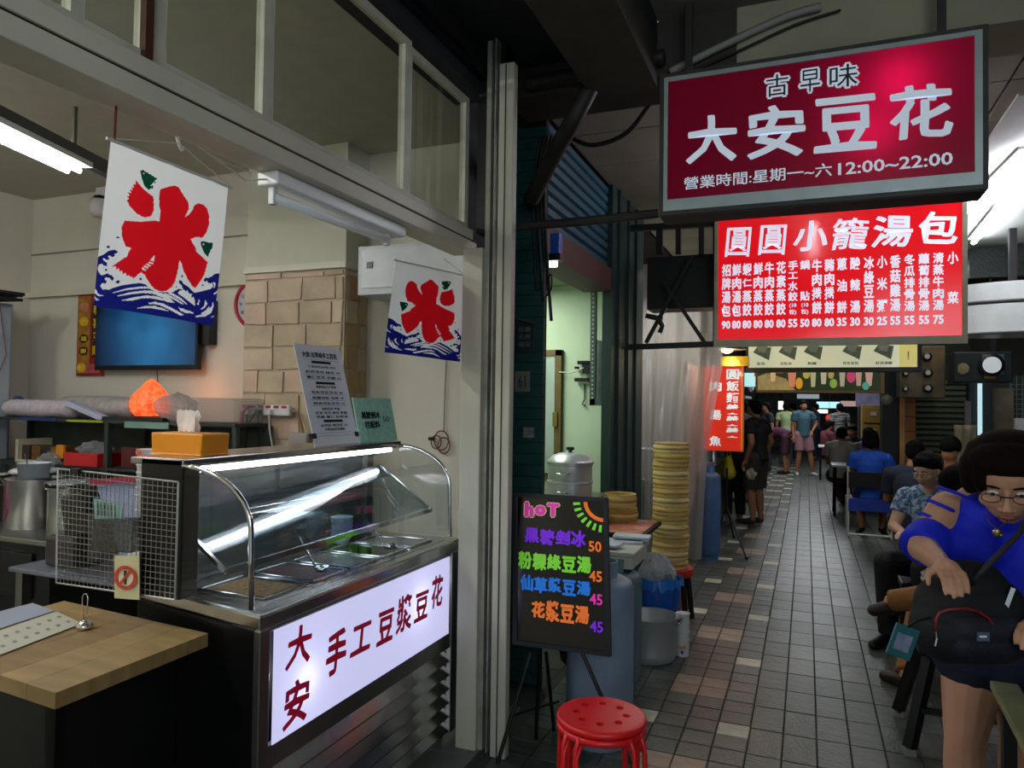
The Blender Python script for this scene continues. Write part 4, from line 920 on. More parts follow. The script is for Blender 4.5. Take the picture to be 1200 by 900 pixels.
for x, y, z, r, lab in ((-4.50, 2.80, zt + .27, 0.075, 'tall frosted plastic tub on the left stock pot'), (-4.04, 2.80, zt + .275, 0.085, 'shallow frosted plastic tub on the second stock pot')):
    o = thing('plastic_tub', (x, y, z), lab, 'tub'); hh = .2 if r < .08 else .085
    obj('shell', MB().lathe((x, y, z), [(r * .85, 0), (r, hh), (r * 1.06, hh), (r * .97, hh), (r * .8, .01)], 20), tub, o, smooth=True)
    obj('spoon', MB().tube([(x - .04, y, z + .02), (x - .05, y - .02, z + hh + .05)], 0.005, 5), steel, o)
obj('pot_lid', MB().lathe((-4.25, 2.95, zt + 0.285), [(0.14, 0), (0.12, 0.02), (0.03, 0.04), (0.02, 0.06), (0.005, .065)], 20), mat('lid_white', 'aeb6ba', 0.3), None, 'white domed lid between the two stock pots', 'lid', smooth=True)
crumple('foil_sheet', (-3.74, 2.80, zt + 0.262), (0.12, 0.10, 0.02), mat('foil', 'b9c2ca', 0.2, 0.8, bump=0.8, bscale=30), 'crumpled silver foil over the smaller pot', 'foil', 21)
obj('pink_cloth', MB().box((-4.35, 2.62, zt + .012), (0.2, 0.1, 0.02), rz=.2), mat('pink_cloth', 'a02a6a', 0.9, bump=.4), None, 'folded magenta cloth on the left cooking table', 'cloth', bevel=0.006)

# low prep bench behind the grid
pb = thing('prep_bench', (-2.65, 2.35, 0), 'low steel prep bench behind the wire grid', 'bench')
obj('top', MB().bb((-3.1, 2.05, 0.86), (-2.26, 2.75, 0.88)), mat('bench_top_blue', '79808e', 0.3, 0.6, noise=0.2), pb, bevel=0.004)
for x in (-3.06, -2.3):
    for y in (2.09, 2.7): obj('leg', MB().bb((x - .02, y - .02, 0), (x + .02, y + .02, .86)), steel_d, pb)
obj('under_shelf', MB().bb((-3.06, 2.1, .3), (-2.3, 2.7, .32)), steel_d, pb)
jt = thing('blender_jug', (-2.93, 2.2, 0.88), 'dark plastic blender leaning behind the wire grid', 'blender')
obj('jug', MB().box((-2.84, 2.2, 1.10), (0.14, 0.12, 0.18), ry=-.22), mat('jug_smoke', '1b1a1a', 0.25, noise=.2), jt, bevel=.01); obj('base', MB().box((-2.90, 2.2, .945), (0.18, 0.15, 0.13)), mat('jug_base', '2e2928', 0.35), jt, bevel=.015)
obj('clear_side', MB().box((-2.72, 2.19, 1.02), (0.06, 0.1, 0.2), ry=-.1), filmy('jug_clear', '6f6a68', .5), jt)
bn = thing('bag_hopper', (-2.45, 2.40, 0.88), 'large white bag lined bin with crimson straps standing behind the grid', 'bin')
q = MB(); q.add([(-2.62, 2.2, .88), (-2.28, 2.2, .88), (-2.28, 2.5, .88), (-2.62, 2.5, .88), (-2.74, 2.15, 1.24), (-2.24, 2.15, 1.29), (-2.24, 2.55, 1.29), (-2.74, 2.55, 1.24)], [(0, 1, 2, 3), (4, 5, 6, 7), (0, 1, 5, 4), (1, 2, 6, 5), (2, 3, 7, 6), (3, 0, 4, 7)])
obj('liner', q, mat('liner_blue_white', '9aa6cc', 0.6, noise=0.2, scale=4, bump=.3, bscale=12), bn, bevel=.02)
obj('strap', MB().bar((-2.74, 2.14, 1.245), (-2.24, 2.14, 1.295), .01, .022), mat('crimson_strap', '8a1236', 0.6), bn)
obj('strap', MB().bar((-2.26, 2.18, 1.28), (-2.31, 2.19, .90), .01, .05), _M['crimson_strap'], bn)
cs = thing('cup_stack', (-2.36, 2.05, 0.88), 'tall stack of printed white paper cups behind the wire grid', 'cups')
for i in range(9):
    zz = 1.05 + i * .03; obj('cup', MB().lathe((-2.44, 2.16, zz), [(0.034, 0), (0.046, 0.10), (0.049, 0.102), (0.044, 0.10)], 18), white_pl if i < 8 else mat('cup_top', 'd8d2cc', .5), cs, smooth=True)
q = MB()
for k, (dx, dz, r) in enumerate(((-.008, .38, .014), (.012, .365, .010))): q.ball((-2.44 + dx, 2.16 - .047, 1.0 + dz), (r, .003, r), 10, 6)
obj('orange_motif', q, mat('motif_orange', 'c0603a', .5), cs)
obj('cup_stand', MB().bb((-2.50, 2.12, .88), (-2.38, 2.2, 1.05)), white_pl, cs)

# wire grid leaning at the counter end
GA, GBt, GC, GD = PP(68, 549, (-1.95, 1.758, 0), (.2, 1, 0)), PP(209, 565, (-1.95, 1.758, 0), (.2, 1, 0)), PP(205, 703, (-1.95, 1.758, 0), (.2, 1, 0)), PP(66, 683, (-1.95, 1.758, 0), (.2, 1, 0))
gr = thing('wire_grid', (GC + GD) / 2, 'upright wire grid panel carrying papers and a no drinks sticker at the counter end', 'grid')
wirem = mat('grid_wire', 'a9aaa6', 0.3, 0.9)
obj('border', MB().tube([GA, GBt], .0035, 6).tube([GBt, GC], .0035, 6).tube([GC, GD], .0035, 6).tube([GD, GA], .0035, 6), wirem, gr)
nu, nv = 27, 19
for i in range(1, nu): obj('wire', MB().tube([GA.lerp(GBt, i / nu), GD.lerp(GC, i / nu)], .0012, 4), wirem, gr)
for j in range(1, nv): obj('wire', MB().tube([GA.lerp(GD, j / nv), GBt.lerp(GC, j / nv)], .0014, 4), wirem, gr)
obj('clip', MB().box(GA.lerp(GBt, .2) + Vector((0, -.01, 0)), (0.04, 0.02, 0.02)), black_pl, gr)
def gp_(x, y, off=-0.012): return PP(x, y, (-1.95, 1.758 + off, 0), (.2, 1, 0))
# sticker card
s0, s1, s2, s3 = gp_(134, 701), gp_(163, 703), gp_(163, 654), gp_(134, 651)
nd = thing('sticker_card', s0, 'round red and white no drinks sticker on a pale card hung on the wire grid', 'sign')
NB = Board(s0, s1 - s0, s3 - s0)
q = MB(); q.prism([NB.p(0, 0, 0), NB.p(1, 0, 0), NB.p(1, 1, 0), NB.p(0, 1, 0)], -NB.n, .003); obj('card', q, mat('card_beige', 'b7b48c', .6), nd)
def disc(bd, m_b, r0, r1, e, cx=.5, cy=.5, asp=.60):
    N = 28; q = m_b
    for i in range(N):
        t0, t1 = 2 * math.pi * i / N, 2 * math.pi * (i + 1) / N
        P = lambda r, t: bd.p(cx + r * math.cos(t), cy + r * asp * math.sin(t), e)
        q.add([P(r0, t0), P(r1, t0), P(r1, t1), P(r0, t1)], [(0, 1, 2, 3)])
q = MB(); disc(NB, q, 0.0, .45, 1); obj('disc', q, mat('disc_white', 'c8c3a8', .5), nd)
q = MB(); NB.poly(q, [(.42, .66), (.55, .66), (.53, .34), (.44, .34)], 2); obj('cup_symbol', q, ink_k, nd)
q = MB(); disc(NB, q, .32, .46, 3); NB.poly(q, [(.24, .37), (.30, .32), (.76, .64), (.70, .69)], 3); obj('red_ring', q, mat('ring_red', 'b3341c', .5), nd)
# paper notes in a wire basket on the grid
pn = thing('paper_notes', gp_(125, 640), 'pale green paper notes standing in a small basket on the wire grid', 'notes')
u0, u1, u2, u3 = gp_(111, 608, .02), gp_(141, 612, .02), gp_(145, 590, .02), gp_(110, 584, .02)
PBd = Board(u0, u1 - u0, u3 - u0); q = MB(); q.prism([u0, u1, u2, u3], (0, 1, 0), .004); obj('note', q, mat('note_green', '86aaa8', .7), pn)
q = MB()
for k in range(6): PBd.rect(q, .12 + k * .14, .2, .12 + k * .14 + (.07 if k < 3 else .03), .85)
obj('print', q, mat('note_ink', '26363a', .7), pn)
q = MB(); b0, b1, b2, b3 = gp_(107, 645), gp_(153, 648), gp_(156, 609), gp_(110, 609); q.prism([b0, b1, b2, b3], (0, 1, 0), .05); obj('basket', q, filmy('basket_smoke', '4a4c44', .35), pn)
# wood table
TA, TBq, TC, TD = PZ(0 - 60, 763, .85), PZ(65, 812, .85), PZ(244, 742, .85), PZ(75, 704, .85)
e1 = (TC - TBq); TD = TD; TA = TBq + (TD - TC)
tbl = thing('wooden_table', ((TA + TC) / 2).xy.to_3d(), 'thick butcher block wooden table with black cabinet base in front of the counter', 'table')
q = MB(); oak = [mat('oak_%d' % k, c, .42, noise=.28, scale=5, stretch=(1, 6, 1), bump=.05) for k, c in enumerate(('937a4e', '8d7348', '846a42', '987f54'))]
nstr = 6; cross = TD - TC
for i in range(nstr):
    a = TBq + (TA - TBq) * (i / nstr); b = TBq + (TA - TBq) * ((i + 1) / nstr - .0012); c = b + e1; d = a + e1
    # planks run from front to rear
    q = MB(); q.prism([a, b, c, d], (0, 0, -1), .042); obj('plank', q, oak[(i * 7 + i // 3) % 4], tbl, bevel=.0008)
ctr = (TA + TC) / 2
fr_ = lambda t, s_: TBq + (TA - TBq) * t + e1 * s_
q = MB(); q.prism([fr_(.10, .10), fr_(.92, .10), fr_(.92, .88), fr_(.10, .88)], (0, 0, -1), .75)
q.v = [(x, y, z - .045) for x, y, z in q.v]; obj('base', q, mat('base_black', '0e0e0f', .45, noise=.2), tbl)
q = MB(); q.prism([fr_(.10, .10), fr_(.16, .10), fr_(.16, .16), fr_(.10, .16)], (0, 0, -1), .805); q.v = [(x, y, z - .043) for x, y, z in q.v]; obj('leg', q, black, tbl)
# menu sheets on the table
mt = thing('menu_card', PZ(40, 730, .851), 'laminated menu card with small photos lying on the wooden table', 'menu')
m0, m1, m2, m3 = PZ(-70, 795, .853), PZ(95, 733, .853), PZ(68, 718, .853), PZ(-95, 772, .853)
m1, m2 = PZ(96, 731, .853), PZ(66, 717, .853)
q = MB(); q.prism([m0, m1, m2, m3], (0, 0, 1), .002); obj('card', q, mat('menu_paper', 'b5b5a4', .35), mt)
MQ = Board(m0, m1 - m0, m3 - m0); MQ.n = Vector((0, 0, 1)); MQ.eps = .0025
q = MB()
rl = random.Random(8)
for i in range(11):
    for j in range(2): MQ.rect(q, .08 + i * .085, .22 + .36 * j, .08 + i * .085 + .03, .22 + .36 * j + .12)
obj('photos', q, mat('menu_print', '7d8288', .5, noise=.6, scale=60), mt)
m4, m5 = PZ(62, 708, .853), PZ(40, 706, .853)
q = MB(); q.prism([PZ(-95, 768, .852), PZ(64, 716, .852), PZ(38, 707, .852), PZ(-110, 745, .852)], (0, 0, 1), .0015)
obj('order_slip', q, mat('slip_blue', '8b93a2', .5), None, 'plain bluish sheet under the menu card on the wooden table', 'paper')
# card holder: steel knob with a wire loop
hp = PZ(99, 737, .85); ch = thing('card_holder', hp, 'small chrome weighted card clip standing on the wooden table', 'card holder')
obj('weight', MB().lathe(hp, [(.022, 0), (.026, .006), (.024, .016), (.014, .026), (.006, .030)], 20), chrome, ch, smooth=True)
obj('loop', MB().tube([hp + Vector((-.004, 0, .028)), hp + Vector((-.012, .0, .06)), hp + Vector((-.013, 0, .10)), hp + Vector((-.006, 0, .112)), hp + Vector((.006, 0, .112)), hp + Vector((.012, 0, .10)), hp + Vector((.010, 0, .05))], .002, 6), chrome, ch, smooth=True)
# floor standing fan seen under the table
ff = thing('floor_fan', (-3.3, 1.9, 0), 'wire fan guard glimpsed under the wooden table at the lower left', 'fan')
fc_ = PD(30, 890, 2.6); fc_.z = max(fc_.z, .17)
for r_ in (.05, .09, .13, .16): obj('guard_ring', MB().tube([fc_ + Vector((r_ * math.cos(t), 0, r_ * math.sin(t))) for t in [i * math.pi / 10 for i in range(21)]], .002, 4), steel_d, ff)
obj('blade_disc', MB().lathe(fc_ + Vector((0, .02, 0)), [(.02, 0), (.02, .03)], 12, (0, 1, 0)), mat('fan_white', 'b8bab8', .5), ff)
for k in range(3):
    t = k * 2.1; obj('blade', MB().prism([fc_ + Vector((0, .03, 0)), fc_ + Vector((.14 * math.cos(t), .025, .14 * math.sin(t))), fc_ + Vector((.13 * math.cos(t + .9), .05, .13 * math.sin(t + .9)))], (0, 1, 0), .003), _M['fan_white'], ff)
obj('stand', MB().lathe((fc_.x, fc_.y + .06, 0), [(.12, 0), (.12, .02), (.02, .04), (.015, fc_.z)], 14), _M['fan_white'], ff)
# ============================================================ HANGING SIGNS
frame_dk = mat('sign_frame_dark', '34342f', 0.5, noise=0.3); frame_lt = mat('sign_frame_alu', 'a9b6b6', 0.4, 0.5, noise=0.15)
Y1 = 3.2
s_ = thing('shop_sign', (0.01, 3.3, 2.4), 'hanging crimson light box sign with large white characters and opening hours', 'sign')
z0, z1, x0, x1 = 2.45, 3.045, -0.588, 0.617
S1 = Board((-0.571, Y1, 2.50), (1.162, 0, 0), (0, 0, 0.525))
shell = MB()
for a, b in (((x0 - .02, Y1, z0 - .018), (x1 + .02, Y1 + .17, z0)), ((x0 - .02, Y1, z1), (x1 + .02, Y1 + .17, z1 + .02)), ((x0 - .02, Y1, z0), (x0, Y1 + .17, z1)), ((x1, Y1, z0), (x1 + .02, Y1 + .17, z1)), ((x0, Y1 + .15, z0), (x1, Y1 + .17, z1))):
    shell.bb(a, b)
obj('box', shell, frame_dk, s_)
q = MB(); q.bb((x0, Y1 - .006, z0), (x1, Y1 + .004, 2.50)).bb((x0, Y1 - .006, 3.025), (x1, Y1 + .004, z1)).bb((x0, Y1 - .006, 2.5), (-0.571, Y1 + .004, 3.025)).bb((0.591, Y1 - .006, 2.5), (x1, Y1 + .004, 3.025))
obj('bezel', q, frame_lt, s_)
obj('underside', MB().bb((x0 - .015, Y1 + .01, z0 - .022), (x1 + .015, Y1 + .16, z0 - .018)), mat('sign_under', '2a2a28', 0.6, noise=.3), s_)
crim = acrylic('crimson_face', 'b00a3c', 0.6, 0.05)
fa = obj('face', MB().quad(S1.p(0, 0, 0), S1.p(1, 0, 0), S1.p(1, 1, 0), S1.p(0, 1, 0)), crim, s_)
wl = mat('sign_letters_white', 'd2dbe6', 0.9, spec=.05, emit=0.38, ecol='c8d4e6')
q = MB()
uf = lambda u: u * 1.137 / (1 + u * .137)
for ch, a0, b0, a1, b1, bo in (('大', .059, .276, .227, .661, .034), ('安', .259, .258, .448, .673, .032), ('豆', .479, .255, .684, .685, .030), ('花', .721, .28, .928, .685, .032)):
    S1.text(q, ch, uf(a0), b0, uf(a1), b1, bo, 2, curl=.03)
S1.text(q, '營業時間:星期一~六', uf(.055), .07, uf(.54), .175, .01, 2); S1.text(q, '12:00~22:00', uf(.56), .07, uf(.93), .165, .02, 2)
obj('lettering', q, wl, fa)
q = MB(); q2 = MB()
for ch, a, w in (('古', .345, .09), ('早', .46, .08), ('味', .555, .105)):
    S1.text(q, ch, a, .735, a + w, .945, .10, 2); S1.text(q2, ch, a + .008, .752, a + w - .008, .928, .0, 3.5)
obj('outlined_lettering', q, wl, fa); obj('inner_strokes', q2, mat('teal_black', '0c1c20', .5), fa)
point('sign_lamp', (0.34, Y1 + .12, 2.90), 1.7, (1, .66, .84), .06); point('sign_lamp', (0.24, Y1 + .12, 2.70), 1.3, (1, .66, .84), .06)
obj('hanger', MB().bar((-0.5, Y1 + .12, z1), (-0.5, Y1 + .12, 3.43), .03), frame_dk, s_); obj('hanger', MB().bar((0.5, Y1 + .12, z1), (0.5, Y1 + .12, 3.43), .03), frame_dk, s_)
# second sign, the menu of the soup dumpling shop
Y2 = 5.9
s2_ = thing('menu_sign', (0.18, 6.0, 2.1), 'bright red light box menu sign with white dish names and prices', 'sign')
S2 = Board((-0.649, Y2, 2.112), (1.662, 0, 0), (0, 0, 0.944))
q = MB(); q.bb((-.66, Y2 + .004, 2.10), (1.03, Y2 + .2, 3.07)); obj('box', q, mat('sign_frame_beige', '98957f', .5, noise=.2), s2_)
q = MB(); q.bb((-.677, Y2 - .012, 2.055), (1.045, Y2 + .01, 2.112)).bb((-.677, Y2 - .012, 3.056), (1.045, Y2 + .01, 3.085)).bb((-.677, Y2 - .012, 2.112), (-.649, Y2 + .01, 3.056)).bb((1.013, Y2 - .012, 2.112), (1.045, Y2 + .01, 3.056))
obj('frame', q, _M['sign_frame_beige'], s2_)
redf = acrylic('red_face', 'd8101c', 0.3, 0.72)
fb = obj('face', MB().quad(S2.p(0, 0, 0), S2.p(1, 0, 0), S2.p(1, 1, 0), S2.p(0, 1, 0)), redf, s2_)
wl2 = mat('menu_letters_white', 'e8ecf6', 0.5, emit=0.62, ecol='dde4fa')
q = MB()
for i, (ch, a0, a1) in enumerate((('圓', .035, .145), ('圓', .185, .30), ('小', .33, .475), ('籠', .49, .64), ('湯', .655, .81), ('包', .83, .985))):
    S2.text(q, ch, a0, .69, a1, .935, .016 if ch in '圓籠' else .03, 1.5, shear=.10, curl=.04)
obj('title', q, wl2, fb)
cols = ['招牌湯包|90', '鮮肉湯包|80', '蝦仁蒸餃|80', '鮮肉蒸餃|80', '牛肉蒸餃|80', '花素蒸餃|80', '手工水餃⑩|55', '鍋 貼⑩|50', '牛肉捲餅|80', '豬肉捲餅|80', '蔥油餅|35', '酸辣湯|30', '冰綠豆湯|30', '小米粥|25', '香菇雞湯|55', '冬瓜排骨湯|55', '蘿蔔排骨湯|55', '清蒸牛肉湯|75', '小 菜|']
xc = [.038, .085, .132, .181, .230, .281, .332, .383, .433, .485, .536, .590, .645, .697, .748, .803, .858, .912, .966]
q = MB()
for c, x in zip(cols, xc):
    nm, pr = c.split('|'); hi, lo = .63, .19; last = c.startswith('小 菜')
    small = nm.endswith('⑩'); body = nm[:-1] if small else nm
    if small: lo = .30
    if last: hi, lo = .63, .235
    n = len(body); H = hi - lo
    if n == 3: hs = min(H / n * .72, .10)
    else: hs = H / n * .95
    if last: hs = .095
    for i, ch in enumerate(body):
        if ch == ' ': continue
        top = hi - (H - hs) * i / (n - 1)
        fl_ = .5 if ch in '工仁' else 1
        S2.text(q, ch, x - .0205, top - hs * (.97 if fl_ == 1 else .8), x + .0205, top - (0 if fl_ == 1 else hs * .12), .034 if n < 6 else .026, 1.5)
    if small: S2.text(q, '(10', x - .015, .245, x + .015, .285, .02, 1.5); S2.text(q, '粒)', x - .015, .19, x + .015, .235, .02, 1.5)
    if pr: S2.text(q, pr, x - .020, .090, x + .020, .158, .045, 1.5)
obj('dish_names', q, wl2, fb)
# steel truss beside it
tb_ = mat('truss_black', '121314', .55, noise=.3)
tr_ = thing('sign_truss', (-1.0, 5.95, 2.05), 'rusty black steel truss carrying the red menu sign out from the dark green pillar', 'truss')
YT = 5.97
def T(x, y): return PY(x, y, YT)
for a, b, w in (((735, 407), (842, 403), .045), ((740, 268), (842, 262), .05), ((757, 402), (812, 300), .03), ((826, 402), (778, 330), .03), ((757, 370), (776, 374), .04), ((838, 262), (838, 403), .03), ((773, 268), (773, 298), .05), ((795, 266), (795, 298), .04), ((822, 264), (822, 298), .04)):
    obj('bar', MB().bar(T(*a), T(*b), w), tb_, tr_)
obj('bracket', MB().tube([T(772, 374), T(776, 382), T(773, 390)], .02, 8), tb_, tr_)
a, b = T(757, 362), T(838, 296)
obj('hood_panel', MB().bb((a.x, YT + .04, a.z), (b.x, YT + .3, b.z)), mat('hood_black', '0d0e0f', .6), tr_)
# overhead steel pole to the first sign
pl = obj('sign_pole', MB().tube([PY(606, 266, 3.32), PY(690, 259, 3.32), PY(772, 250, 3.32)], .022, 10), mat('pole_dark', '2b2927', .5, noise=.4), None, 'dark steel pole running from the cream post to the crimson sign', 'pole')
# cream drinks-bowl sign
Y3 = 8.2
s3_ = thing('dessert_sign', (0.2, 8.3, 2.0), 'cream light box sign with drawn bowls on leaves and a yellow end', 'sign')
a, b = PY(877, 431, Y3), PY(1075, 402, Y3)
S3 = Board((a.x, Y3, a.z), (b.x - a.x, 0, 0), (0, 0, .36))
q = MB(); q.bb((a.x - .03, Y3 + .002, a.z - .045), (b.x + .04, Y3 + .18, a.z + .40)); obj('box', q, black, s3_)
f3 = obj('face', MB().quad(S3.p(0, 0, 0), S3.p(.90, 0, 0), S3.p(.90, 1, 0), S3.p(0, 1, 0)), acrylic('cream_face', 'c6c6a4', .3, .55), s3_)
obj('yellow_end', MB().quad(S3.p(.90, 0, 0), S3.p(1, 0, 0), S3.p(1, 1, 0), S3.p(.90, 1, 0)), acrylic('yellow_face', 'c4b43c', .3, .5), s3_)
lf = mat('leaf_print', '4c5a40', .6, emit=.1, noise=.5, scale=30); bwp = mat('bowl_print', '6a6a58', .6, emit=.15)
for u in (.085, .245, .40, .63, .81):
    q = MB(); S3.poly(q, [(u - .055, .46), (u - .03, .62), (u + .06, .60), (u + .045, .22)], 1); obj('leaf', q, lf, f3)
    q = MB(); S3.poly(q, [(u - .035, .68), (u - .02, .48), (u + .02, .43), (u + .04, .66)], 2); obj('bowl', q, bwp, f3)
q = MB()
for u, t in ((.07, '豆花'), (.225, '豆漿冰'), (.385, '粉圓'), (.61, '花生豆花'), (.80, '紅豆湯圓')): S3.text(q, t, u - .008 * len(t), .08, u + .012 * len(t) + .012, .16, .02, 2)
S3.text(q, '冷熱', .945, .2, .955, .45, .02, 2)
obj('captions', q, ink_k, f3)
# photo menu of drinks
Y4 = 9.6
s4_ = thing('drinks_sign', (0.1, 9.7, 1.8), 'dark green light box with rows of pictured fruit drinks below the cream sign', 'sign')
a, b = PY(888, 457, Y4), PY(1032, 430, Y4)
S4 = Board((a.x, Y4, a.z), (b.x - a.x, 0, 0), (0, 0, b.z - a.z))
q = MB(); q.bb((a.x - .02, Y4 + .002, a.z - .03), (b.x + .04, Y4 + .15, b.z + .03)); obj('box', q, mat('drinks_frame', '7a5a30', .5), s4_)
f4 = obj('face', MB().quad(S4.p(0, 0, 0), S4.p(1, 0, 0), S4.p(1, 1, 0), S4.p(0, 1, 0)), mat('drinks_green', '28381c', .5, emit=.35, noise=.4, scale=6), s4_)
q = MB(); S4.poly(q, [(0, 0), (.32, 0), (.24, .5), (.08, .75), (0, .6)], 1); obj('pale_area', q, mat('drinks_pale', 'a9925a', .5, emit=.35, noise=.4, scale=12), f4)
for k, (u, v, w, h, c) in enumerate(((.13, .72, .055, .7, 'c9a070'), (.29, .55, .075, .8, 'c87a58'), (.35, .3, .06, .5, 'c98a1c'), (.41, .72, .06, .45, 'a89a3c'), (.465, .5, .05, .7, 'a8a078'), (.55, .62, .055, .7, 'b0a688'), (.61, .7, .05, .4, 'a08a50'), (.63, .3, .06, .4, '7f9a3c'), (.70, .52, .05, .7, 'a39a80'),
                                    (.77, .6, .07, .55, 'b83c5e'), (.83, .5, .05, .6, 'b08a78'), (.91, .5, .06, .6, 'b58f80'), (.885, .2, .055, .35, '4a9080'), (.19, .85, .08, .25, 'b0402c'))):
    q = MB()
    if h < .6: S4.poly(q, [(u + w / 2 * math.cos(t), v + h / 2 * math.sin(t)) for t in [i * math.pi / 7 for i in range(14)]], 1.5 + k * .1)
    else: S4.poly(q, [(u - w * .32, v - h / 2), (u + w * .32, v - h / 2), (u + w * .5, v + h / 2), (u - w * .5, v + h / 2)], 1.5 + k * .1)
    obj('drink', q, mat('drink_%d' % k, c, .5, emit=.6), f4)
# vertical red banner sign of the noodle stall
Y5 = 8.6
s5_ = thing('noodle_sign', (-.85, 8.6, 1.0), 'tall red vertical sign with white characters beside the plastic curtain', 'sign')
a, b = PY(824, 527, Y5), PY(871, 429, Y5)
S5 = Board((a.x, Y5, a.z), (b.x - a.x, 0, 0), (0, 0, b.z - a.z))
q = MB(); S5.box(q, .08, .008); obj('box', q, mat('banner_edge', 'a8722a', .5), s5_)
f5 = obj('face', MB().quad(S5.p(0, 0, 2), S5.p(1, 0, 2), S5.p(1, 1, 2), S5.p(0, 1, 2)), acrylic('banner_red', 'c42a18', .3, .62), s5_)
q = MB()
for i, ch in enumerate('圓飯麵羹羹羹'): S5.text(q, ch, .58, .84 - i * .137, .90, .963 - i * .137, .03, 4)
for v, ch in ((.70, '肉'), (.36, '湯'), (.05, '魚')): S5.text(q, ch, .16, v, .46, v + .12, .03, 4)
obj('lettering', q, mat('banner_white', 'd6dce0', .5, emit=.4), f5)
q = MB(); S5.rect(q, .955, .01, .985, .99, 3); obj('gold_line', q, mat('gold_line', 'c8862a', .5, emit=.2), f5)
t = thing('stall_lamp', PY(855, 408, 7.6), 'warm glowing stall lamp above the red vertical sign', 'lamp')
c_ = PY(852, 410, 7.6)
obj('bulb', MB().ball(c_, (.06, .06, .035), 14, 10), mat('bulb_warm', 'ffd9a0', .5, emit=14, ecol='ffd090'), t); obj('shade', MB().lathe(c_ + Vector((.05, 0, .0)), [(.14, 0), (.05, .08), (.01, .1)], 16), steel_d, t)
obj('gilt_box', MB().box(c_ + Vector((.05, .3, -.10)), (.28, .1, .10)), mat('gilt', '8a7410', .3, .6, noise=.6, scale=10), t)
point('stall_lamp_light', c_ + Vector((0, 0, -.12)), 9, (1, .80, .5), .05)
t = obj('lit_notice', MB().bb((PY(872, 453, 10).x, 10, PY(872, 453, 10).z), (PY(885, 437, 10).x, 10.05, PY(885, 437, 10).z)), mat('notice_cyan', 'b8ecec', .5, emit=.85), None, 'small glowing pale cyan notice beside the drinks sign', 'sign')
t = obj('red_notice', MB().bb((PY(884, 441, 9.9).x, 9.9, PY(884, 441, 9.9).z), (PY(893, 431, 9.9).x, 9.93, PY(893, 431, 9.9).z)), mat('notice_red', 'b43038', .5, emit=.3), None, 'small red notice at the left end of the drinks sign', 'sign')

# ============================================================ OVERHEAD CLUTTER
def cable(name, pts, r, m, label, cat='cable', n=6):
    P = [Vector(p) for p in pts]; out = []
    for i in range(len(P) - 1):
        p0, p1, p2, p3 = P[max(i - 1, 0)], P[i], P[i + 1], P[min(i + 2, len(P) - 1)]
        for k in range(8):
            t_ = k / 8; out.append(.5 * ((2 * p1) + (p2 - p0) * t_ + (2 * p0 - 5 * p1 + 4 * p2 - p3) * t_ ** 2 + (3 * p1 - p0 - 3 * p2 + p3) * t_ ** 3))
    out.append(P[-1]); return obj(name, MB().tube(out, r, n), m, None, label, cat, smooth=True)
cable('cable', [PY(652, 150, 4.0), PY(672, 163, 3.95), PY(697, 170, 3.9), PY(735, 155, 3.85), PY(768, 112, 3.8)], .013, wire_d, 'thick black cable sagging under the ceiling panels left of the crimson sign')
cable('conduit', [PY(785, 84, 3.39), PY(850, 52, 3.39), PY(920, 20, 3.39), PY(962, 8, 3.39)], .018, mat('conduit_grey', '8e918a', .5), 'pale plastic conduit crossing the beige beam above the crimson sign', 'pipe')
cable('cable', [PY(800, 88, 3.40), PY(865, 60, 3.40), PY(930, 30, 3.40), PY(985, 12, 3.40)], .006, wire_d, 'thin dark wire following just below the pale conduit')
pp = mat('grimy_pipe', '2a2724', .6, noise=.5)
cable('drain_pipe', [PY(697, 92, 3.36), PY(672, 140, 3.36), PY(650, 180, 3.5), PY(622, 235, 3.74)], .045, pp, 'thick grimy pipe slanting down across the green tiled pilaster', 'pipe', 10)
cable('pipe', [(-1.30, 3.37, 3.20), (-.9, 3.37, 3.21), (-.62, 3.36, 3.22)], .035, pp, 'horizontal dark pipe under the sooty beam beside the sign', 'pipe', 10)
for k, (x, dx) in enumerate(((626, 0), (630, 4), (634, 8), (638, 5))):
    cable('cable', [PY(x + 8, 160, 3.84), PY(x, 210, 3.84), PY(x + dx * .4, 280, 3.84), PY(x + 3 + dx, 340 + 12 * k, 3.84)], .008 + .002 * (k % 2), wire_d if k % 2 else pp, 'dark cable of the bundle on the green pilaster, %s' % ('leftmost', 'second from the left', 'third from the left', 'rightmost')[k])
cable('cable', [PY(640, 330, 3.82), PY(646, 322, 3.80), PY(646, 338, 3.80), PY(640, 347, 3.82)], .005, wire_d, 'small loop of cable hanging at the right edge of the green pilaster')
jb = thing('junction_box', PY(650, 290, 3.95), 'blue taped electrical box under the blue shutter', 'electrical box')
a = PY(652, 287, 3.95); obj('box', MB().box(a, (.06, .06, .13)), mat('tape_blue', '1c4fb0', .4), jb, bevel=.008); obj('cap', MB().box(a + Vector((-.01, 0, -.075)), (.09, .07, .04)), black_pl, jb)
obj('lamp', MB().box(PY(647, 309, 3.95), (.055, .05, .035)), mat('small_lamp', 'ffffff', .5, emit=4), jb, bevel=.005)
cs_ = thing('junction_box', PY(741, 96, 3.40), 'tiny cream junction box on the beam left of the crimson sign', 'electrical box')
obj('box', MB().box(PY(741, 96, 3.40), (.028, .03, .028)), mat('cream_box', 'b9b79a', .5), cs_, bevel=.003); obj('wire', MB().tube([PY(712, 92, 3.41), PY(725, 96, 3.40), PY(738, 96, 3.40)], .003, 5), wire_d, cs_)
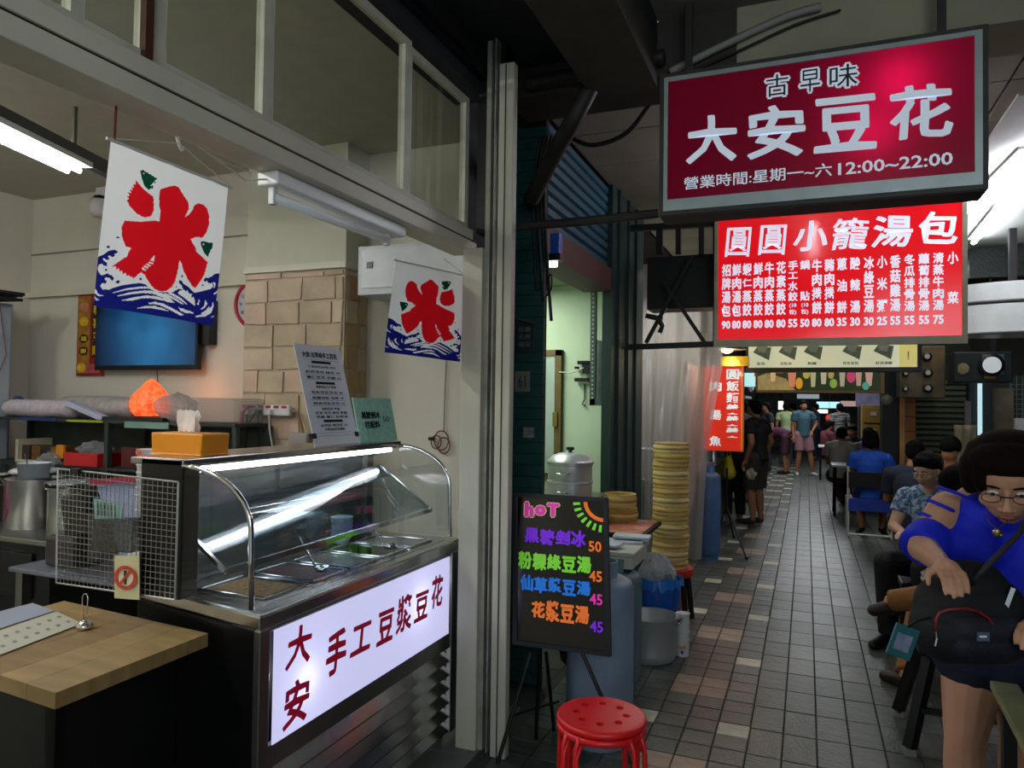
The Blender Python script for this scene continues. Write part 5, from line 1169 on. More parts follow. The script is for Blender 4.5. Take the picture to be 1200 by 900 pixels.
# plaques on the pilaster
def plaque(name, x0, y0, x1, y1, m, label, lines, inkm):
    a, b = PY(x0, y1, 3.85), PY(x1, y0, 3.85); t = thing(name, (a.x, 3.85, a.z), label, 'plaque')
    bd = Board((a.x, 3.848, a.z), (b.x - a.x, 0, 0), (0, 0, b.z - a.z)); q = MB(); bd.box(q, .012); obj('plate', q, m, t, bevel=.002)
    if lines:
        q = MB()
        for st, u0, v0, u1, v1 in lines: bd.text(q, st, u0, v0, u1, v1, .02, 2)
        obj('lettering', q, inkm, t)
    return t
plaque('name_plaque', 604, 378, 626, 414, mat('plaque_dark', '20282b', .5, noise=.4, scale=30), 'dark square plaque with worn grey characters on the green pilaster', [('信義', .15, .70, .85, .88), ('永康', .15, .45, .85, .63), ('福安', .15, .2, .85, .38)], mat('worn_ink', '5f686c', .7))
obj('eave', MB().bar(PY(603, 372, 3.84), PY(628, 379, 3.84), .04, .012), mat('eave_grey', '3d4443', .6), bpy.data.objects['name_plaque'])
plaque('number_plaque', 603, 435, 621, 459, mat('plaque_beige', '77786c', .6, noise=.3), 'beige number plaque below the dark plaque', [('61', .25, .2, .75, .8)], mat('plaque_ink', '3a3a36', .7))
plaque('sticker', 613, 501, 626, 513, mat('torn_sticker', '8b9183', .8, noise=.5, scale=40, col2='50605a'), 'torn pale sticker on the lower green pilaster', None, None)

# ============================================================ SECOND SHOP CONTENTS
sb = thing('slotted_shelf_frame', (-1.65, 5.6, 1.58), 'grey slotted steel frame holding wrapped papers high on the pale green wall', 'shelf frame')
sg_ = mat('slotted_steel', '4f5a55', .5, .4, noise=.2)
a = PY(692, 475, 5.55); b = PY(700, 325, 5.55); c2 = PY(716, 475, 5.55)
obj('upright', MB().bb((a.x, 5.52, a.z), (b.x, 5.56, b.z)), sg_, sb); obj('rail', MB().bb((a.x, 5.52, a.z), (c2.x, 5.56, a.z + .05)), sg_, sb)
q = MB()
for i in range(26): q.box(((a.x + b.x) / 2, 5.517, a.z + .06 + i * .034), (.012, .004, .014))
obj('slots', q, mat('slot_light', 'a8b8a8', .6), sb, kind='stuff')
obj('wrapped_paper', MB().prism([PY(699, 470, 5.6), PY(714, 468, 5.6), PY(708, 400, 5.6), PY(699, 398, 5.6)], (0, 1, 0), .1), mat('wrapped_grey', '7d8f86', .5, noise=.3, scale=12, bump=.4), sb)
hk = thing('hook_rack', PY(685, 430, 5.88), 'small wall hook rack with dark utensils on the pale green wall', 'hooks')
for x, y, w, h in ((684, 425, .1, .03), (687, 432, .06, .09), (682, 445, .12, .03), (676, 431, .03, .02)): obj('utensil', MB().box(PY(x, y, 5.86), (w, .04, h)), dark, hk)
obj('hanging_hook', MB().tube([PY(685, 450, 5.88), PY(685, 468, 5.88), PY(682, 474, 5.88), PY(686, 475, 5.88)], .006, 5), wire_d, hk)
obj('wire', MB().tube([PY(655, 436, 5.84), PY(670, 437, 5.84), PY(684, 431, 5.84)], .005, 5), rope, hk)
st_ = thing('second_shop_table', (-1.75, 5.0, 0), 'dark steel work table inside the second shop under the aluminium steamer', 'table')
obj('worktop', MB().bb((-2.4, 4.55, .90), (-1.36, 5.35, .93)), steel_d, st_, bevel=.004)
for x in (-2.37, -1.40):
    for y in (4.6, 5.3): obj('leg', MB().bb((x - .02, y - .02, 0), (x + .02, y + .02, .9)), steel_d, st_)
obj('yellow_panel', MB().bb((-2.3, 4.56, .55), (-1.62, 4.58, .9)), mat('panel_mustard', '8a8020', .6, noise=.3), st_)
ap = thing('aluminium_steamer', (-1.54, 4.9, .93), 'two tier aluminium steamer pot with a domed lid in the second shop', 'steamer')
r = .155; cx, cy = PY(668, 550, 4.9).x, 4.9
for k in range(2):
    zz = .93 + k * .125
    obj('tier', MB().lathe((cx, cy, zz), [(r * .97, 0), (r, .01), (r, .11), (r + .008, .115), (r + .008, .125), (r - .02, .125)], 28), alu, ap, smooth='auto')
    obj('handle', MB().tube([(cx - .05, cy - r - .004, zz + .065), (cx - .045, cy - r - .03, zz + .06), (cx + .045, cy - r - .03, zz + .06), (cx + .05, cy - r - .004, zz + .065)], .007, 6), chrome, ap, smooth=True)
ld = obj('lid', MB().lathe((cx, cy, 1.18), [(r + .012, 0), (r + .01, .012), (r * .93, .03), (r * .8, .05), (r * .5, .068), (.02, .074)], 28), alu, ap, smooth=True)
obj('lid_knob', MB().lathe((cx, cy, 1.25), [(.012, 0), (.012, .015), (.028, .02), (.028, .04), (.01, .042)], 14), black_pl, ld)
bam = mat('bamboo', 'd0b06a', .55, noise=.3, scale=6, stretch=(1, 1, 6)); bam2 = mat('bamboo_brown', 'a8823e', .6, noise=.35, scale=8, stretch=(1, 1, 5)); bam3 = mat('bamboo_pale', 'd8c488', .6, noise=.25, scale=8, stretch=(1, 1, 5))
def basket(parent, cx, cy, z, r, h, m, mlid=None, lid=False, seed=0):
    rb = random.Random(seed); dx, dy = rb.uniform(-.006, .006), rb.uniform(-.006, .006)
    o = obj('basket', MB().lathe((cx + dx, cy + dy, z), [(r * .96, 0), (r * .96, h * .12), (r, h * .14), (r, h * .78), (r * .965, h * .8), (r * .965, h), (r * .88, h), (r * .88, h * .3)], 26, cap=False), m, parent, smooth='auto')
    obj('hoop', MB().lathe((cx + dx, cy + dy, z + h * .40), [(r + .0015, 0), (r + .003, h * .02), (r + .003, h * .18), (r + .0015, h * .2)], 26, cap=False), bam2 if m is not bam2 else bam, o)
    return o
bs_ = thing('small_steamers', (-1.2, 4.95, .82), 'two bamboo steamer baskets on a low table behind the chalkboard', 'bamboo steamers')
cx, cy = PY(727, 590, 4.95).x, 4.95
for k in range(2): basket(bs_, cx, cy, .795 + k * .095, .115, .09, bam2 if k == 0 else bam, seed=k)
rtb = thing('red_cloth_table', (-1.05, 4.8, 0), 'low dark table with a red patterned mat behind the styrofoam box', 'table')
obj('top', MB().bb((-1.36, 4.5, .76), (-.93, 5.1, .785)), dark, rtb); obj('mat', MB().bb((-1.34, 4.51, .785), (-.95, 5.08, .79)), mat('red_mat', '9a2a22', .6, noise=.6, scale=14, col2='b98a6a'), rtb)
for x in (-1.33, -1.2):
    for y in (4.6, 5.07): obj('leg', MB().bb((x - .012, y - .012, 0), (x + .012, y + .012, .76)), black, rtb)

# ============================================================ PAVEMENT THINGS
# tall stack of bamboo steamers on a red stool
YS = 5.45; cx = PY(786, 590, YS).x
sk = thing('steamer_stack', (cx, YS, .43), 'tall stack of round bamboo steamer baskets on a red plastic stool', 'bamboo steamers')
nb = 14; zb = PY(786, 664, YS).z; ztp = PY(786, 520, YS).z; hh = (ztp - zb) / nb; sk.location.z = zb
for k in range(nb): basket(sk, cx, YS, zb + k * hh, .132, hh * .99, (bam, bam3, bam)[k % 3], seed=k + 3)
obj('lid', MB().lathe((cx, YS, zb + nb * hh), [(.132, 0), (.134, .004), (.12, .01), (.01, .014)], 26), bam2, sk)
rs_ = thing('red_stool', (cx, YS, 0), 'red plastic stool with dark legs carrying the bamboo steamer stack', 'stool')
obj('seat', MB().lathe((cx, YS, zb - .05), [(.17, 0), (.175, .02), (.165, .05)], 24), mat('red_stool_plastic', 'a82818', .4), rs_, smooth='auto')
for sx, sy in ((-1, -1), (1, -1), (1, 1), (-1, 1)): obj('leg', MB().bar((cx + sx * .11, YS + sy * .11, zb - .05), (cx + sx * .14, YS + sy * .14, 0), .028), black if sx > 0 and sy < 0 else mat('stool_leg_dark', '141414', .5), rs_)
rbk = obj('red_bucket', MB().lathe((cx + .0, YS, 0), [(.075, 0), (.095, zb - .12), (.098, zb - .11), (.085, zb - .12)], 20), mat('orange_bucket', 'a83c20', .45), None, 'orange red bucket standing under the red stool', 'bucket', smooth='auto')
# blue bin with bags
YB = 4.95; cx = PY(771, 690, YB).x; zt_ = PY(771, 676, YB).z
bb_ = thing('blue_bin', (cx, YB, 0), 'round blue plastic bin lined with a blue bag and full of rubbish', 'bin')
blu = mat('blue_plastic', '1250a8', .4, noise=.1)
obj('bucket', MB().lathe((cx, YB, 0), [(.12, 0), (.125, .01), (.155, zt_ - .02), (.158, zt_), (.145, zt_), (.14, zt_ - .05)], 26, cap=False).lathe((cx, YB, .004), [(.01, 0), (.12, .001)], 26, cap=False), blu, bb_, smooth='auto')
q = MB(); N = 40; rl = random.Random(6)
rr1 = [.162 + rl.uniform(-.006, .012) for _ in range(N)]; zz1 = [zt_ - .05 + rl.uniform(-.025, .02) for _ in range(N)]
for k in range(N): t_ = 2 * math.pi * k / N; q.v.append((cx + .148 * math.cos(t_), YB + .148 * math.sin(t_), zt_ - .03))
for k in range(N): t_ = 2 * math.pi * k / N; q.v.append((cx + .163 * math.cos(t_), YB + .163 * math.sin(t_), zt_ + .012 + .008 * math.sin(5 * t_)))
for k in range(N): t_ = 2 * math.pi * k / N; q.v.append((cx + rr1[k] * math.cos(t_), YB + rr1[k] * math.sin(t_), zz1[k]))
for i in range(2):
    for k in range(N): q.f.append((i * N + k, i * N + (k + 1) % N, (i + 1) * N + (k + 1) % N, (i + 1) * N + k)); q.mi.append(0)
obj('liner', q, mat('blue_bag', '2a6fc0', .3, noise=.2, bump=.4), bb_)
bag = filmy('white_bag', 'e2e8ea', .15, .2, 25)
crumple('rubbish_bag', (cx - .01, YB, zt_ + .03), (.125, .11, .12), bag, 'knotted white plastic bag on top of the rubbish in the blue bin', 'plastic bag', 31)
crumple('rubbish_bag', (cx + .05, YB - .04, zt_ + .0), (.07, .06, .05), filmy('bluish_bag', '8fb4cc', .3, .2, 25), 'small bluish bag tucked right of the white bag in the blue bin', 'plastic bag', 33)
obj('bag_ears', MB().tube([(cx - .04, YB, zt_ + .1), (cx - .07, YB, zt_ + .16), (cx - .03, YB, zt_ + .12)], .006, 5).tube([(cx, YB, zt_ + .1), (cx + .02, YB, zt_ + .15)], .007, 5), bag, bpy.data.objects['rubbish_bag'])
# pot
cp = PZ(772, 772, 0); cx, cy = PZ(770, 762, 0).x - .015, 4.62; r = .165; h = .27
po = thing('aluminium_pot', (cx, cy, 0), 'large empty aluminium pot standing on the paving beside the blue bin', 'pot')
alu2 = mat('pot_aluminium', 'c6cacc', .38, .6, noise=.08)
obj('body', MB().lathe((cx, cy, 0), [(r * .86, 0), (r * .96, .015), (r, .06), (r, h), (r + .006, h + .004), (r - .006, h), (r - .008, .03), (.01, .02)], 32, cap=False).lathe((cx, cy, 0.001), [(.01, 0), (r * .86, .0)], 32, cap=False), alu2, po, smooth=True)
for s_ in (-1, 1):
    obj('handle', MB().tube([(cx + s_ * r, cy - .04, h - .035), (cx + s_ * (r + .035), cy - .035, h - .01), (cx + s_ * (r + .035), cy + .035, h - .01), (cx + s_ * r, cy + .04, h - .035)], .006, 8), chrome, po, smooth=True)
c0 = PZ(800, 768, 0)
cu = thing('paper_cups', c0, 'upside down sleeve of printed paper cups standing by the aluminium pot', 'cups')
for k in range(4): obj('cup', MB().lathe((c0.x, c0.y, .0 + k * .055), [(.037, 0), (.042, .10), (.045, .104), (.040, .10)], 18), white_pl, cu, smooth='auto')
for k, (t_, zz, c) in enumerate(((-1.2, .055, 'c08a30'), (-1.75, .05, 'b59a3a'), (-1.5, .022, '3a62a8'))):
    obj('print', MB().ball((c0.x + .040 * math.cos(t_), c0.y + .040 * math.sin(t_), zz + .01), (.011, .011, .012), 8, 6), mat('cup_print_%d' % k, c, .5), cu)
# gas cylinders
gasm = mat('gas_grey', '7d90a4', .42, noise=.25, scale=5, bump=.05); gasg = mat('gas_green_grey', '5c7478', .45, noise=.25, scale=5); gasb = mat('gas_blue', '44618a', .42, noise=.25, scale=5)
def gas(x, y, r, h, m, label, top='7a3038'):
    t = thing('gas_cylinder', (x, y, 0), label, 'gas cylinder')
    obj('body', MB().lathe((x, y, .03), [(r * .8, 0), (r * .97, .03), (r, .07), (r, h - .11), (r * .985, h - .08), (r * .92, h - .055), (r * .7, h - .035), (.02, h - .03)], 28), m, t, smooth=True)
    obj('foot_ring', MB().lathe((x, y, 0), [(r * .84, 0), (r * .86, .06), (r * .8, .06), (r * .8, 0)], 24, cap=False), m, t)
    obj('collar', MB().lathe((x, y, h - .04), [(r * .5, 0), (r * .52, .11), (r * .46, .11), (r * .46, 0)], 20, cap=False), m, t)
    v = obj('valve', MB().lathe((x, y, h - .02), [(.02, 0), (.02, .05), (.035, .055), (.035, .085)], 12), mat('valve_' + top, top, .4, noise=.4), t)
    obj('weld_band', MB().lathe((x, y, h * .45), [(r + .001, 0), (r + .002, .01), (r + .001, .02)], 28, cap=False), m, t)
    return t
p_ = PZ(690, 884, 0); gas(p_.x + .005, p_.y + .16, .158, .78, gasm, 'blue grey gas cylinder directly behind the chalkboard')
p_ = PZ(722, 815, 0); gas(p_.x - .02, p_.y + .12, .13, .66, gasg, 'dark green grey gas cylinder behind the blue grey one, beside the pot')
p_ = PZ(828, 657, 0); gas(p_.x, p_.y + .1, .125, .90, gasb, 'faded blue gas cylinder standing beyond the bamboo steamer stack')
# styrofoam box with papers, on a stand
fb_ = thing('foam_box', (-1.0, 4.1, .75), 'white styrofoam box behind the chalkboard with papers on its lid', 'box')
z_ = .675; p0 = PZ(762, 636, z_ + .09); 
X0, X1, Ya, Yb = -1.30, PZ(757, 640, .89).x - .15, 4.02, 4.42
obj('body', MB().bb((X0, Ya, z_), (X1, Yb, z_ + .07)), mat('styrofoam', 'b5b8ac', .8, noise=.08, bump=.2), fb_, bevel=.008); obj('lid', MB().bb((X0 - .01, Ya - .01, z_ + .07), (X1 + .01, Yb + .01, z_ + .095)), _M['styrofoam'], fb_, bevel=.006)
for k, (dx, dy, rz_, lab) in enumerate(((-.12, .28, .3, 'upper'), (-.2, .1, -.2, 'lower'), (-.08, .33, .1, 'rear'))):
    obj('paper_bag', MB().box((X1 + dx, Ya + dy, z_ + .103 + .012 * k), (.22, .12, .016), rz=rz_), mat('bag_paper', 'b9c2cc', .7, noise=.15, bump=.4), None, '%s flat white paper bag lying on the styrofoam box' % lab, 'paper bag', bevel=.005)
sd_ = thing('low_stand', (-1.05, 4.2, 0), 'grubby metal stand under the styrofoam box', 'stand')
obj('top', MB().bb((X0, Ya, z_ - .025), (X1 - .02, Yb, z_)), dark, sd_)
for x in (X0 + .03, X0 + .16):
    for y in (Ya + .2, Yb - .03): obj('leg', MB().bb((x - .015, y - .015, 0), (x + .015, y + .015, z_ - .025)), black, sd_)
crumple('dark_bag', (X0 + .06, 4.22, .2), (.12, .12, .2), mat('bag_dark_red', '3c1c20', .5, noise=.5, scale=20), 'dark red rubbish bag under the metal stand', 'plastic bag', 44)
# tripod stand leg seen on the paving
tp = thing('tripod_stand', PZ(850, 625, 0), 'thin black tripod stand with splayed legs on the paving beyond the gas cylinder', 'tripod')
tpc = PZ(846, 640, 0) + Vector((.03, .2, 0)); top_ = Vector((tpc.x, tpc.y, .42))
f1_ = PZ(875, 656, 0)
for p in (f1_, Vector((tpc.x - .16, tpc.y + .1, 0)), Vector((tpc.x + .05, tpc.y + .35, 0))):
    l_ = obj('leg', MB().tube([top_, p + Vector((0, 0, .012))], .010, 8), black, tp); obj('rubber_foot', MB().ball(p + Vector((0, 0, .018)), (.02, .02, .018), 8, 6), black_pl, l_)
obj('column', MB().tube([top_, top_ + Vector((0, 0, .45))], .014, 8), black, tp)

# ============================================================ CHALKBOARD
YC_ = 3.08
c0, c1, c2, c3 = PY(601, 762, YC_), PY(716, 762, YC_ + .02), PY(716, 582, YC_ + .10), PY(601, 577, YC_ + .08)
c0.z = c1.z = (c0.z + c1.z) / 2; 
BD = Board(c0, c1 - c0, c3 - c0)
ea = thing('easel_sign', (c0.x + .2, 3.1, 0), 'black easel board with neon handwritten drink names and prices', 'menu board')
q = MB(); q.prism([BD.p(0, 0, 0), BD.p(1, 0, 0), BD.p(1, 1, 0), BD.p(0, 1, 0)], -BD.n, .02); obj('panel', q, mat('led_board', '0a0b0d', .08, spec=.9), ea)
q = MB(); fw = .045
for a0, b0, a1, b1 in ((0, 0, 1, .028), (0, .972, 1, 1), (0, .028, fw, .972), (1 - fw, .028, 1, .972)):
    q.prism([BD.p(a0, b0, 6), BD.p(a1, b0, 6), BD.p(a1, b1, 6), BD.p(a0, b1, 6)], -BD.n, .03)
obj('frame', q, mat('board_frame', '161a22', .4), ea)
def neon(n_, c): return mat('neon_' + n_, c, .6, emit=.22)
pink, purp, grn, blu_, org = neon('pink', 'e63cb4'), neon('purple', '7a2ae0'), neon('green', '7fd83a'), neon('blue', '1e78dc'), neon('orange', 'f07828')
q = MB()
for ch, a0, a1, b0, b1 in (('h', .13, .23, .84, .945), ('o', .24, .36, .855, .925), ('T', .37, .50, .85, .945)): BD.text(q, ch, a0, b0, a1, b1, .07, 2, shear=.05)
q2 = MB()
for ch, a0, a1, b0, b1 in (('h', .12, .24, .835, .95), ('o', .23, .37, .85, .93), ('T', .36, .51, .845, .95)): BD.text(q2, ch, a0, b0, a1, b1, .10, 1.2, shear=.05)
obj('halo', q2, neon('cream', 'd6c88a'), ea); obj('heading', q, pink, ea)
for st, m_, v0, v1, a0, a1, pr, pm, pv in (('黑糖剉冰', purp, .665, .775, .13, .78, '50', org, .645), ('粉粿綠豆湯', grn, .50, .605, .06, .83, '45', org, .455), ('仙草漿豆湯', blu_, .355, .455, .08, .82, '45', pink, .31), ('花漿豆湯', org, .18, .30, .20, .80, '45', purp, .14)):
    q = MB(); n = len(st)
    rb = random.Random(n + int(v0 * 100))
    for i, ch in enumerate(st):
        w = (a1 - a0) / n; BD.text(q, ch, a0 + i * w, v0 + rb.uniform(-.008, .008), a0 + (i + 1) * w - .006, v1 + rb.uniform(-.008, .008), .055, 2, shear=.03)
    ln = obj('menu_line', q, m_, ea)
    q = MB(); BD.text(q, pr, .80, pv, .93, pv + .07, .03, 2); obj('price', q, pm, ln)
q = MB()
for k in range(9):
    t0, t1 = math.radians(180 + k * 10), math.radians(190 + k * 10); P = lambda r_, t_: (.955 + r_ * math.cos(t_), .965 + r_ * .62 * math.sin(t_))
    q.add([BD.p(*P(.16, t0), 2), BD.p(*P(.16, t1), 2), BD.p(*P(.20, t1), 2), BD.p(*P(.20, t0), 2)], [(0, 1, 2, 3)])
obj('sun_arc', q, org, ea); q = MB()
for k in range(7):
    t0 = math.radians(185 + k * 13); d_ = math.radians(3.0); P = lambda r_, t_: (.955 + r_ * math.cos(t_), .965 + r_ * .62 * math.sin(t_))
    q.add([BD.p(*P(.235, t0 - d_), 2), BD.p(*P(.235, t0 + d_), 2), BD.p(*P(.31, t0 + d_), 2), BD.p(*P(.31, t0 - d_), 2)], [(0, 1, 2, 3)])
obj('sun_rays', q, grn, ea, kind='stuff')
th = BD.p(.5, .0, -20) + Vector((0, .02, 0))
for p0, p1 in (((608, 600), (583, 893)), ((628, 750), (618, 880))): pass
fL = PZ(581, 897, 0); obj('leg', MB().tube([PY(622, 765, YC_ + .03), Vector((fL.x, fL.y + .02, .0))], .009, 8), black, ea)
fR = PY(703, 812, YC_ + .02); a_ = PY(681, 762, YC_ + .03); dR = (fR - a_); fR2 = a_ + dR * (a_.z / -dR.z); obj('leg', MB().tube([a_, fR2], .009, 8), black, ea)
bk_ = PZ(628, 866, 0); obj('leg', MB().tube([PY(632, 765, YC_ + .05), Vector((bk_.x, bk_.y, 0))], .009, 8), black, ea)
obj('leg', MB().tube([PY(640, 765, YC_ + .05), Vector((bk_.x + .05, bk_.y + .12, 0))], .009, 8), black, ea)
obj('brace', MB().tube([PY(601, 838, 3.05), PY(655, 822, 3.2)], .006, 6), black, ea)

# ============================================================ RED STOOLS IN FRONT
sr = mat('stool_red', 'd81c20', .32, noise=.06, scale=8)
def holed_disc(R, holes, t):
    cu_ = bpy.data.curves.new('t', 'CURVE'); cu_.dimensions = '2D'; cu_.fill_mode = 'BOTH'; cu_.extrude = t / 2
    def ring(cx_, cy_, r_, n_):
        sp = cu_.splines.new('POLY'); sp.points.add(n_ - 1); sp.use_cyclic_u = True
        for k in range(n_): a_ = 2 * math.pi * k / n_; sp.points[k].co = (cx_ + r_ * math.cos(a_), cy_ + r_ * math.sin(a_), 0, 1)
    ring(0, 0, R, 48)
    for hx_, hy_, hr in holes: ring(hx_, hy_, hr, 14)
    o = bpy.data.objects.new('t', cu_); COL.objects.link(o)
    me = bpy.data.meshes.new_from_object(o.evaluated_get(bpy.context.evaluated_depsgraph_get())); bpy.data.objects.remove(o)
    return [tuple(v.co) for v in me.vertices], [tuple(p.vertices) for p in me.polygons]
hv, hf = holed_disc(.148, [(.088 * math.cos(2 * math.pi * k / 8 + .2), .088 * math.sin(2 * math.pi * k / 8 + .2), .015) for k in range(8)], .012)
base = PZ(705, 838, .485)
def red_stool(z, rz, label):
    t = thing('red_stool', (base.x, base.y, 0), label, 'stool', None)
    bx_, by_ = base.x, base.y
    q = MB(); q.add([(x + bx_, y + by_, zz + z + .0) for x, y, zz in hv], hf)
    se = obj('seat', q, sr, t)
    obj('rim', MB().lathe((bx_, by_, z - .022), [(.145, 0), (.157, .004), (.161, .014), (.157, .024), (.148, .028), (.146, .020)], 40, cap=False), sr, t, smooth=True)
    for k in range(4):
        a_ = rz + math.pi / 2 * k + .78; c_, s_ = math.cos(a_), math.sin(a_); tx, ty = -s_, c_
        for w in (-.028, .028):
            p = [(bx_ + c_ * .12 + tx * w, by_ + s_ * .12 + ty * w, z - .02), (bx_ + c_ * .150 + tx * w, by_ + s_ * .150 + ty * w, z - .03), (bx_ + c_ * .168 + tx * w, by_ + s_ * .168 + ty * w, z - .06), (bx_ + c_ * .175 + tx * w, by_ + s_ * .175 + ty * w, z * .5), (bx_ + c_ * .195 + tx * w, by_ + s_ * .195 + ty * w, .0)]
            obj('leg', MB().tube([Vector(x) for x in p], .0085, 8), sr, t, smooth=True)
    obj('ring', MB().tube([(bx_ + .178 * math.cos(a), by_ + .178 * math.sin(a), z * .42) for a in [i * math.pi / 16 for i in range(33)]], .006, 6), sr, t, smooth=True)
    return t
red_stool(.485, .35, 'upper of two stacked red metal stools with a ring of holes in its seat')
red_stool(.458, .38, 'lower of two stacked red metal stools, its seat just below the upper one')

# ============================================================ PLASTIC CURTAIN AND KITCHEN BEHIND
curt = filmy('curtain_film', 'b4b2ae', .42, .15, 3)
q = MB(); n, m_ = 30, 14; YF = 6.9
L0, L1 = PY(757, 404, YF), PY(757, 650, YF)
for j in range(m_ + 1):
    v = j / m_; z_ = L1.z + (PY(800, 345, YF).z - L1.z) * v
    # right edge slants outwards with height
    zr = [(PY(824, 600, YF).z, PY(824, 600, YF).x), (PY(829, 520, YF).z, PY(829, 520, YF).x), (PY(846, 428, YF).z, PY(846, 428, YF).x), (9, PY(848, 428, YF).x)]
    xr = PY(822, 650, YF).x
    for k in range(3):
        if z_ >= zr[k][0]: xr = zr[k][1] + (zr[k + 1][1] - zr[k][1]) * min(1, (z_ - zr[k][0]) / max(zr[k + 1][0] - zr[k][0], 1e-3))
    if z_ < zr[0][0]: t_ = (z_ - L1.z) / (zr[0][0] - L1.z); xr = PY(822, 650, YF).x * (1 - t_) + zr[0][1] * t_
    for i in range(n + 1):
        u = i / n; x = L0.x + (xr - L0.x) * u
        q.v.append((x, YF + .045 * math.sin(u * 19 + v * 1.5) + .02 * math.sin(u * 41 - v * 3) , z_))
w = n + 1; q.f = [(j * w + i, j * w + i + 1, (j + 1) * w + i + 1, (j + 1) * w + i) for j in range(m_) for i in range(n)]; q.mi = [0] * len(q.f)
cu_o = obj('plastic_curtain', q, curt, None, 'milky clear plastic curtain hanging behind the bamboo steamer stack', 'curtain', smooth=True)
kw = mat('kitchen_wall', '8f8d88', .6, noise=.2, scale=2)
struct('wall_kitchen_left', MB().bb((-2.1, 6.62, 0), (-2.0, 12, 3.3)), mat('kitchen_steel_wall', 'a3a6a6', .35, .3, noise=.3))
struct('wall_kitchen_back', MB().bb((-2.0, 8.75, 0), (-1.16, 8.85, 3.3)), kw)
ks = thing('kitchen_stove', (-1.5, 8.0, 0), 'steel stove and steaming pots seen dimly behind the plastic curtain', 'stove')
obj('body', MB().bb((-1.95, 7.5, 0), (-1.12, 8.3, .82)), steel_d, ks, bevel=.01); obj('pink_panel', MB().bb((-1.10, 7.1, .55), (-1.06, 8.3, 2.0)), mat('pink_panel', 'b58a88', .5, noise=.2), ks)
obj('pot', MB().lathe((-1.5, 7.9, .82), [(.2, 0), (.2, .3), (.19, .3)], 24), alu, ks, smooth='auto')
area('kitchen_lamp', (-1.5, 7.7, 2.9), .3, 30, (1, .97, .92), (0, 0, -1), 1.2)
ct2 = thing('street_counter', (-1.0, 9.2, 0), 'dark steel counter of the noodle stall where people stand', 'counter')
obj('body', MB().bb((-1.5, 8.95, 0), (-1.02, 11.2, .88)), mat('counter_dark', '25272a', .4, .5, noise=.3), ct2, bevel=.01); obj('top', MB().bb((-1.52, 8.9, .88), (-.98, 11.25, .92)), steel, ct2, bevel=.004)
for k in range(5):
    x, y = -1.2 + .1 * (k % 2), 9.2 + .4 * k
    o = obj('steel_pot', MB().lathe((x, y, .92), [(.11, 0), (.115, .18), (.12, .185), (.10, .18)], 18), steel if k % 2 else alu, None, 'steel pot number %s along the noodle stall counter' % ('one', 'two', 'three', 'four', 'five')[k], 'pot', smooth='auto')
    o['label'] = ('steel pot nearest the viewer on the noodle stall counter', 'steel pot second from the near end of the noodle stall counter', 'steel pot in the middle of the noodle stall counter', 'steel pot second from the far end of the noodle stall counter', 'steel pot at the far end of the noodle stall counter')[k]

def hanger(parent, x, y, z): obj('hanger', MB().bar((x, y, z), (x, y, 3.30), .025), tb_, parent)
hanger(s3_, -.4, Y3 + .1, 2.3); hanger(s3_, .8, Y3 + .1, 2.3); hanger(s4_, -.4, Y4 + .08, 2.05); hanger(s4_, .7, Y4 + .08, 2.05); hanger(s5_, S5.p(.5, 1).x, Y5 + .04, S5.p(.5, 1).z)
hanger(bpy.data.objects['stall_lamp'], PY(852, 410, 7.6).x + .05, 7.6, PY(852, 410, 7.6).z + .1)
hanger(bpy.data.objects['lit_notice'], PY(878, 437, 10).x, 10.02, PY(878, 437, 10).z); hanger(bpy.data.objects['red_notice'], PY(888, 431, 9.9).x, 9.91, PY(888, 431, 9.9).z)
cr_ = obj('curtain_rail', MB().tube([(-1.40, YF, PY(800, 345, YF).z), (PY(874, 428, YF).x, YF, PY(800, 345, YF).z)], .012, 8), tb_, bpy.data.objects['plastic_curtain'])
# ============================================================ RIGHT SIDE OF THE ARCADE
YR = 10.6
def wy(x, y, Y=YR): return PY(x, y, Y)
def wall_box(name, x0, y0, x1, y1, m, Y=YR, d=.15, zb=None, struct_=True, **k):
    a, b = wy(x0, y1, Y), wy(x1, y0, Y); z0 = a.z if zb is None else zb
    q = MB().bb((a.x, Y, z0), (b.x, Y + d, b.z)); return struct(name, q, m) if struct_ else obj(name, q, m, None, **k)
wall_box('pillar_wood', 1054, 464, 1073, 700, mat('wood_pillar', 'b4732c', .5, noise=.35, scale=4, stretch=(1, 1, .4)), zb=0, d=.3)
wp_ = bpy.data.objects['pillar_wood']; a = wy(1054, 500); b = wy(1060, 464)
obj('edge_board', MB().bb((a.x, YR - .02, 0), (b.x, YR, b.z)), mat('wood_light', 'd89c5c', .5, noise=.25, scale=6), wp_)
for k in range(9): obj('board_joint', MB().bb((a.x, YR - .004, .15 + k * .19), (wy(1073, 500).x, YR + .001, .158 + k * .19)), mat('wood_joint', '3a2412', .7), wp_)
wall_box('pillar_green_back', 1034, 400, 1054, 700, mat('dark_green_pillar', '18211c', .5, noise=.3), Y=YR + .1, zb=0, d=.4)
a, b = wy(1073, 600), wy(1140, 400)
shr = struct('wall_shutter_right', MB().bb((a.x, YR + .12, 0), (b.x, YR + .2, 2.6)), mat('shutter_green_bed', '232a20', .7))
sm2 = mat('shutter_olive', '4c5640', .5, noise=.3, scale=3)
for k in range(26):
    z_ = .1 + k * .072; q = MB(); q.prism([(a.x, YR + .12, z_), (a.x, YR + .085, z_ + .014), (a.x, YR + .085, z_ + .05), (a.x, YR + .12, z_ + .066)], (1, 0, 0), b.x - a.x); obj('slat', q, sm2, shr)
wall_box('pillar_dark_back', 1136, 440, 1163, 700, mat('slate_pillar', '2b2e33', .6, noise=.2), Y=YR - .1, zb=0, d=.35)
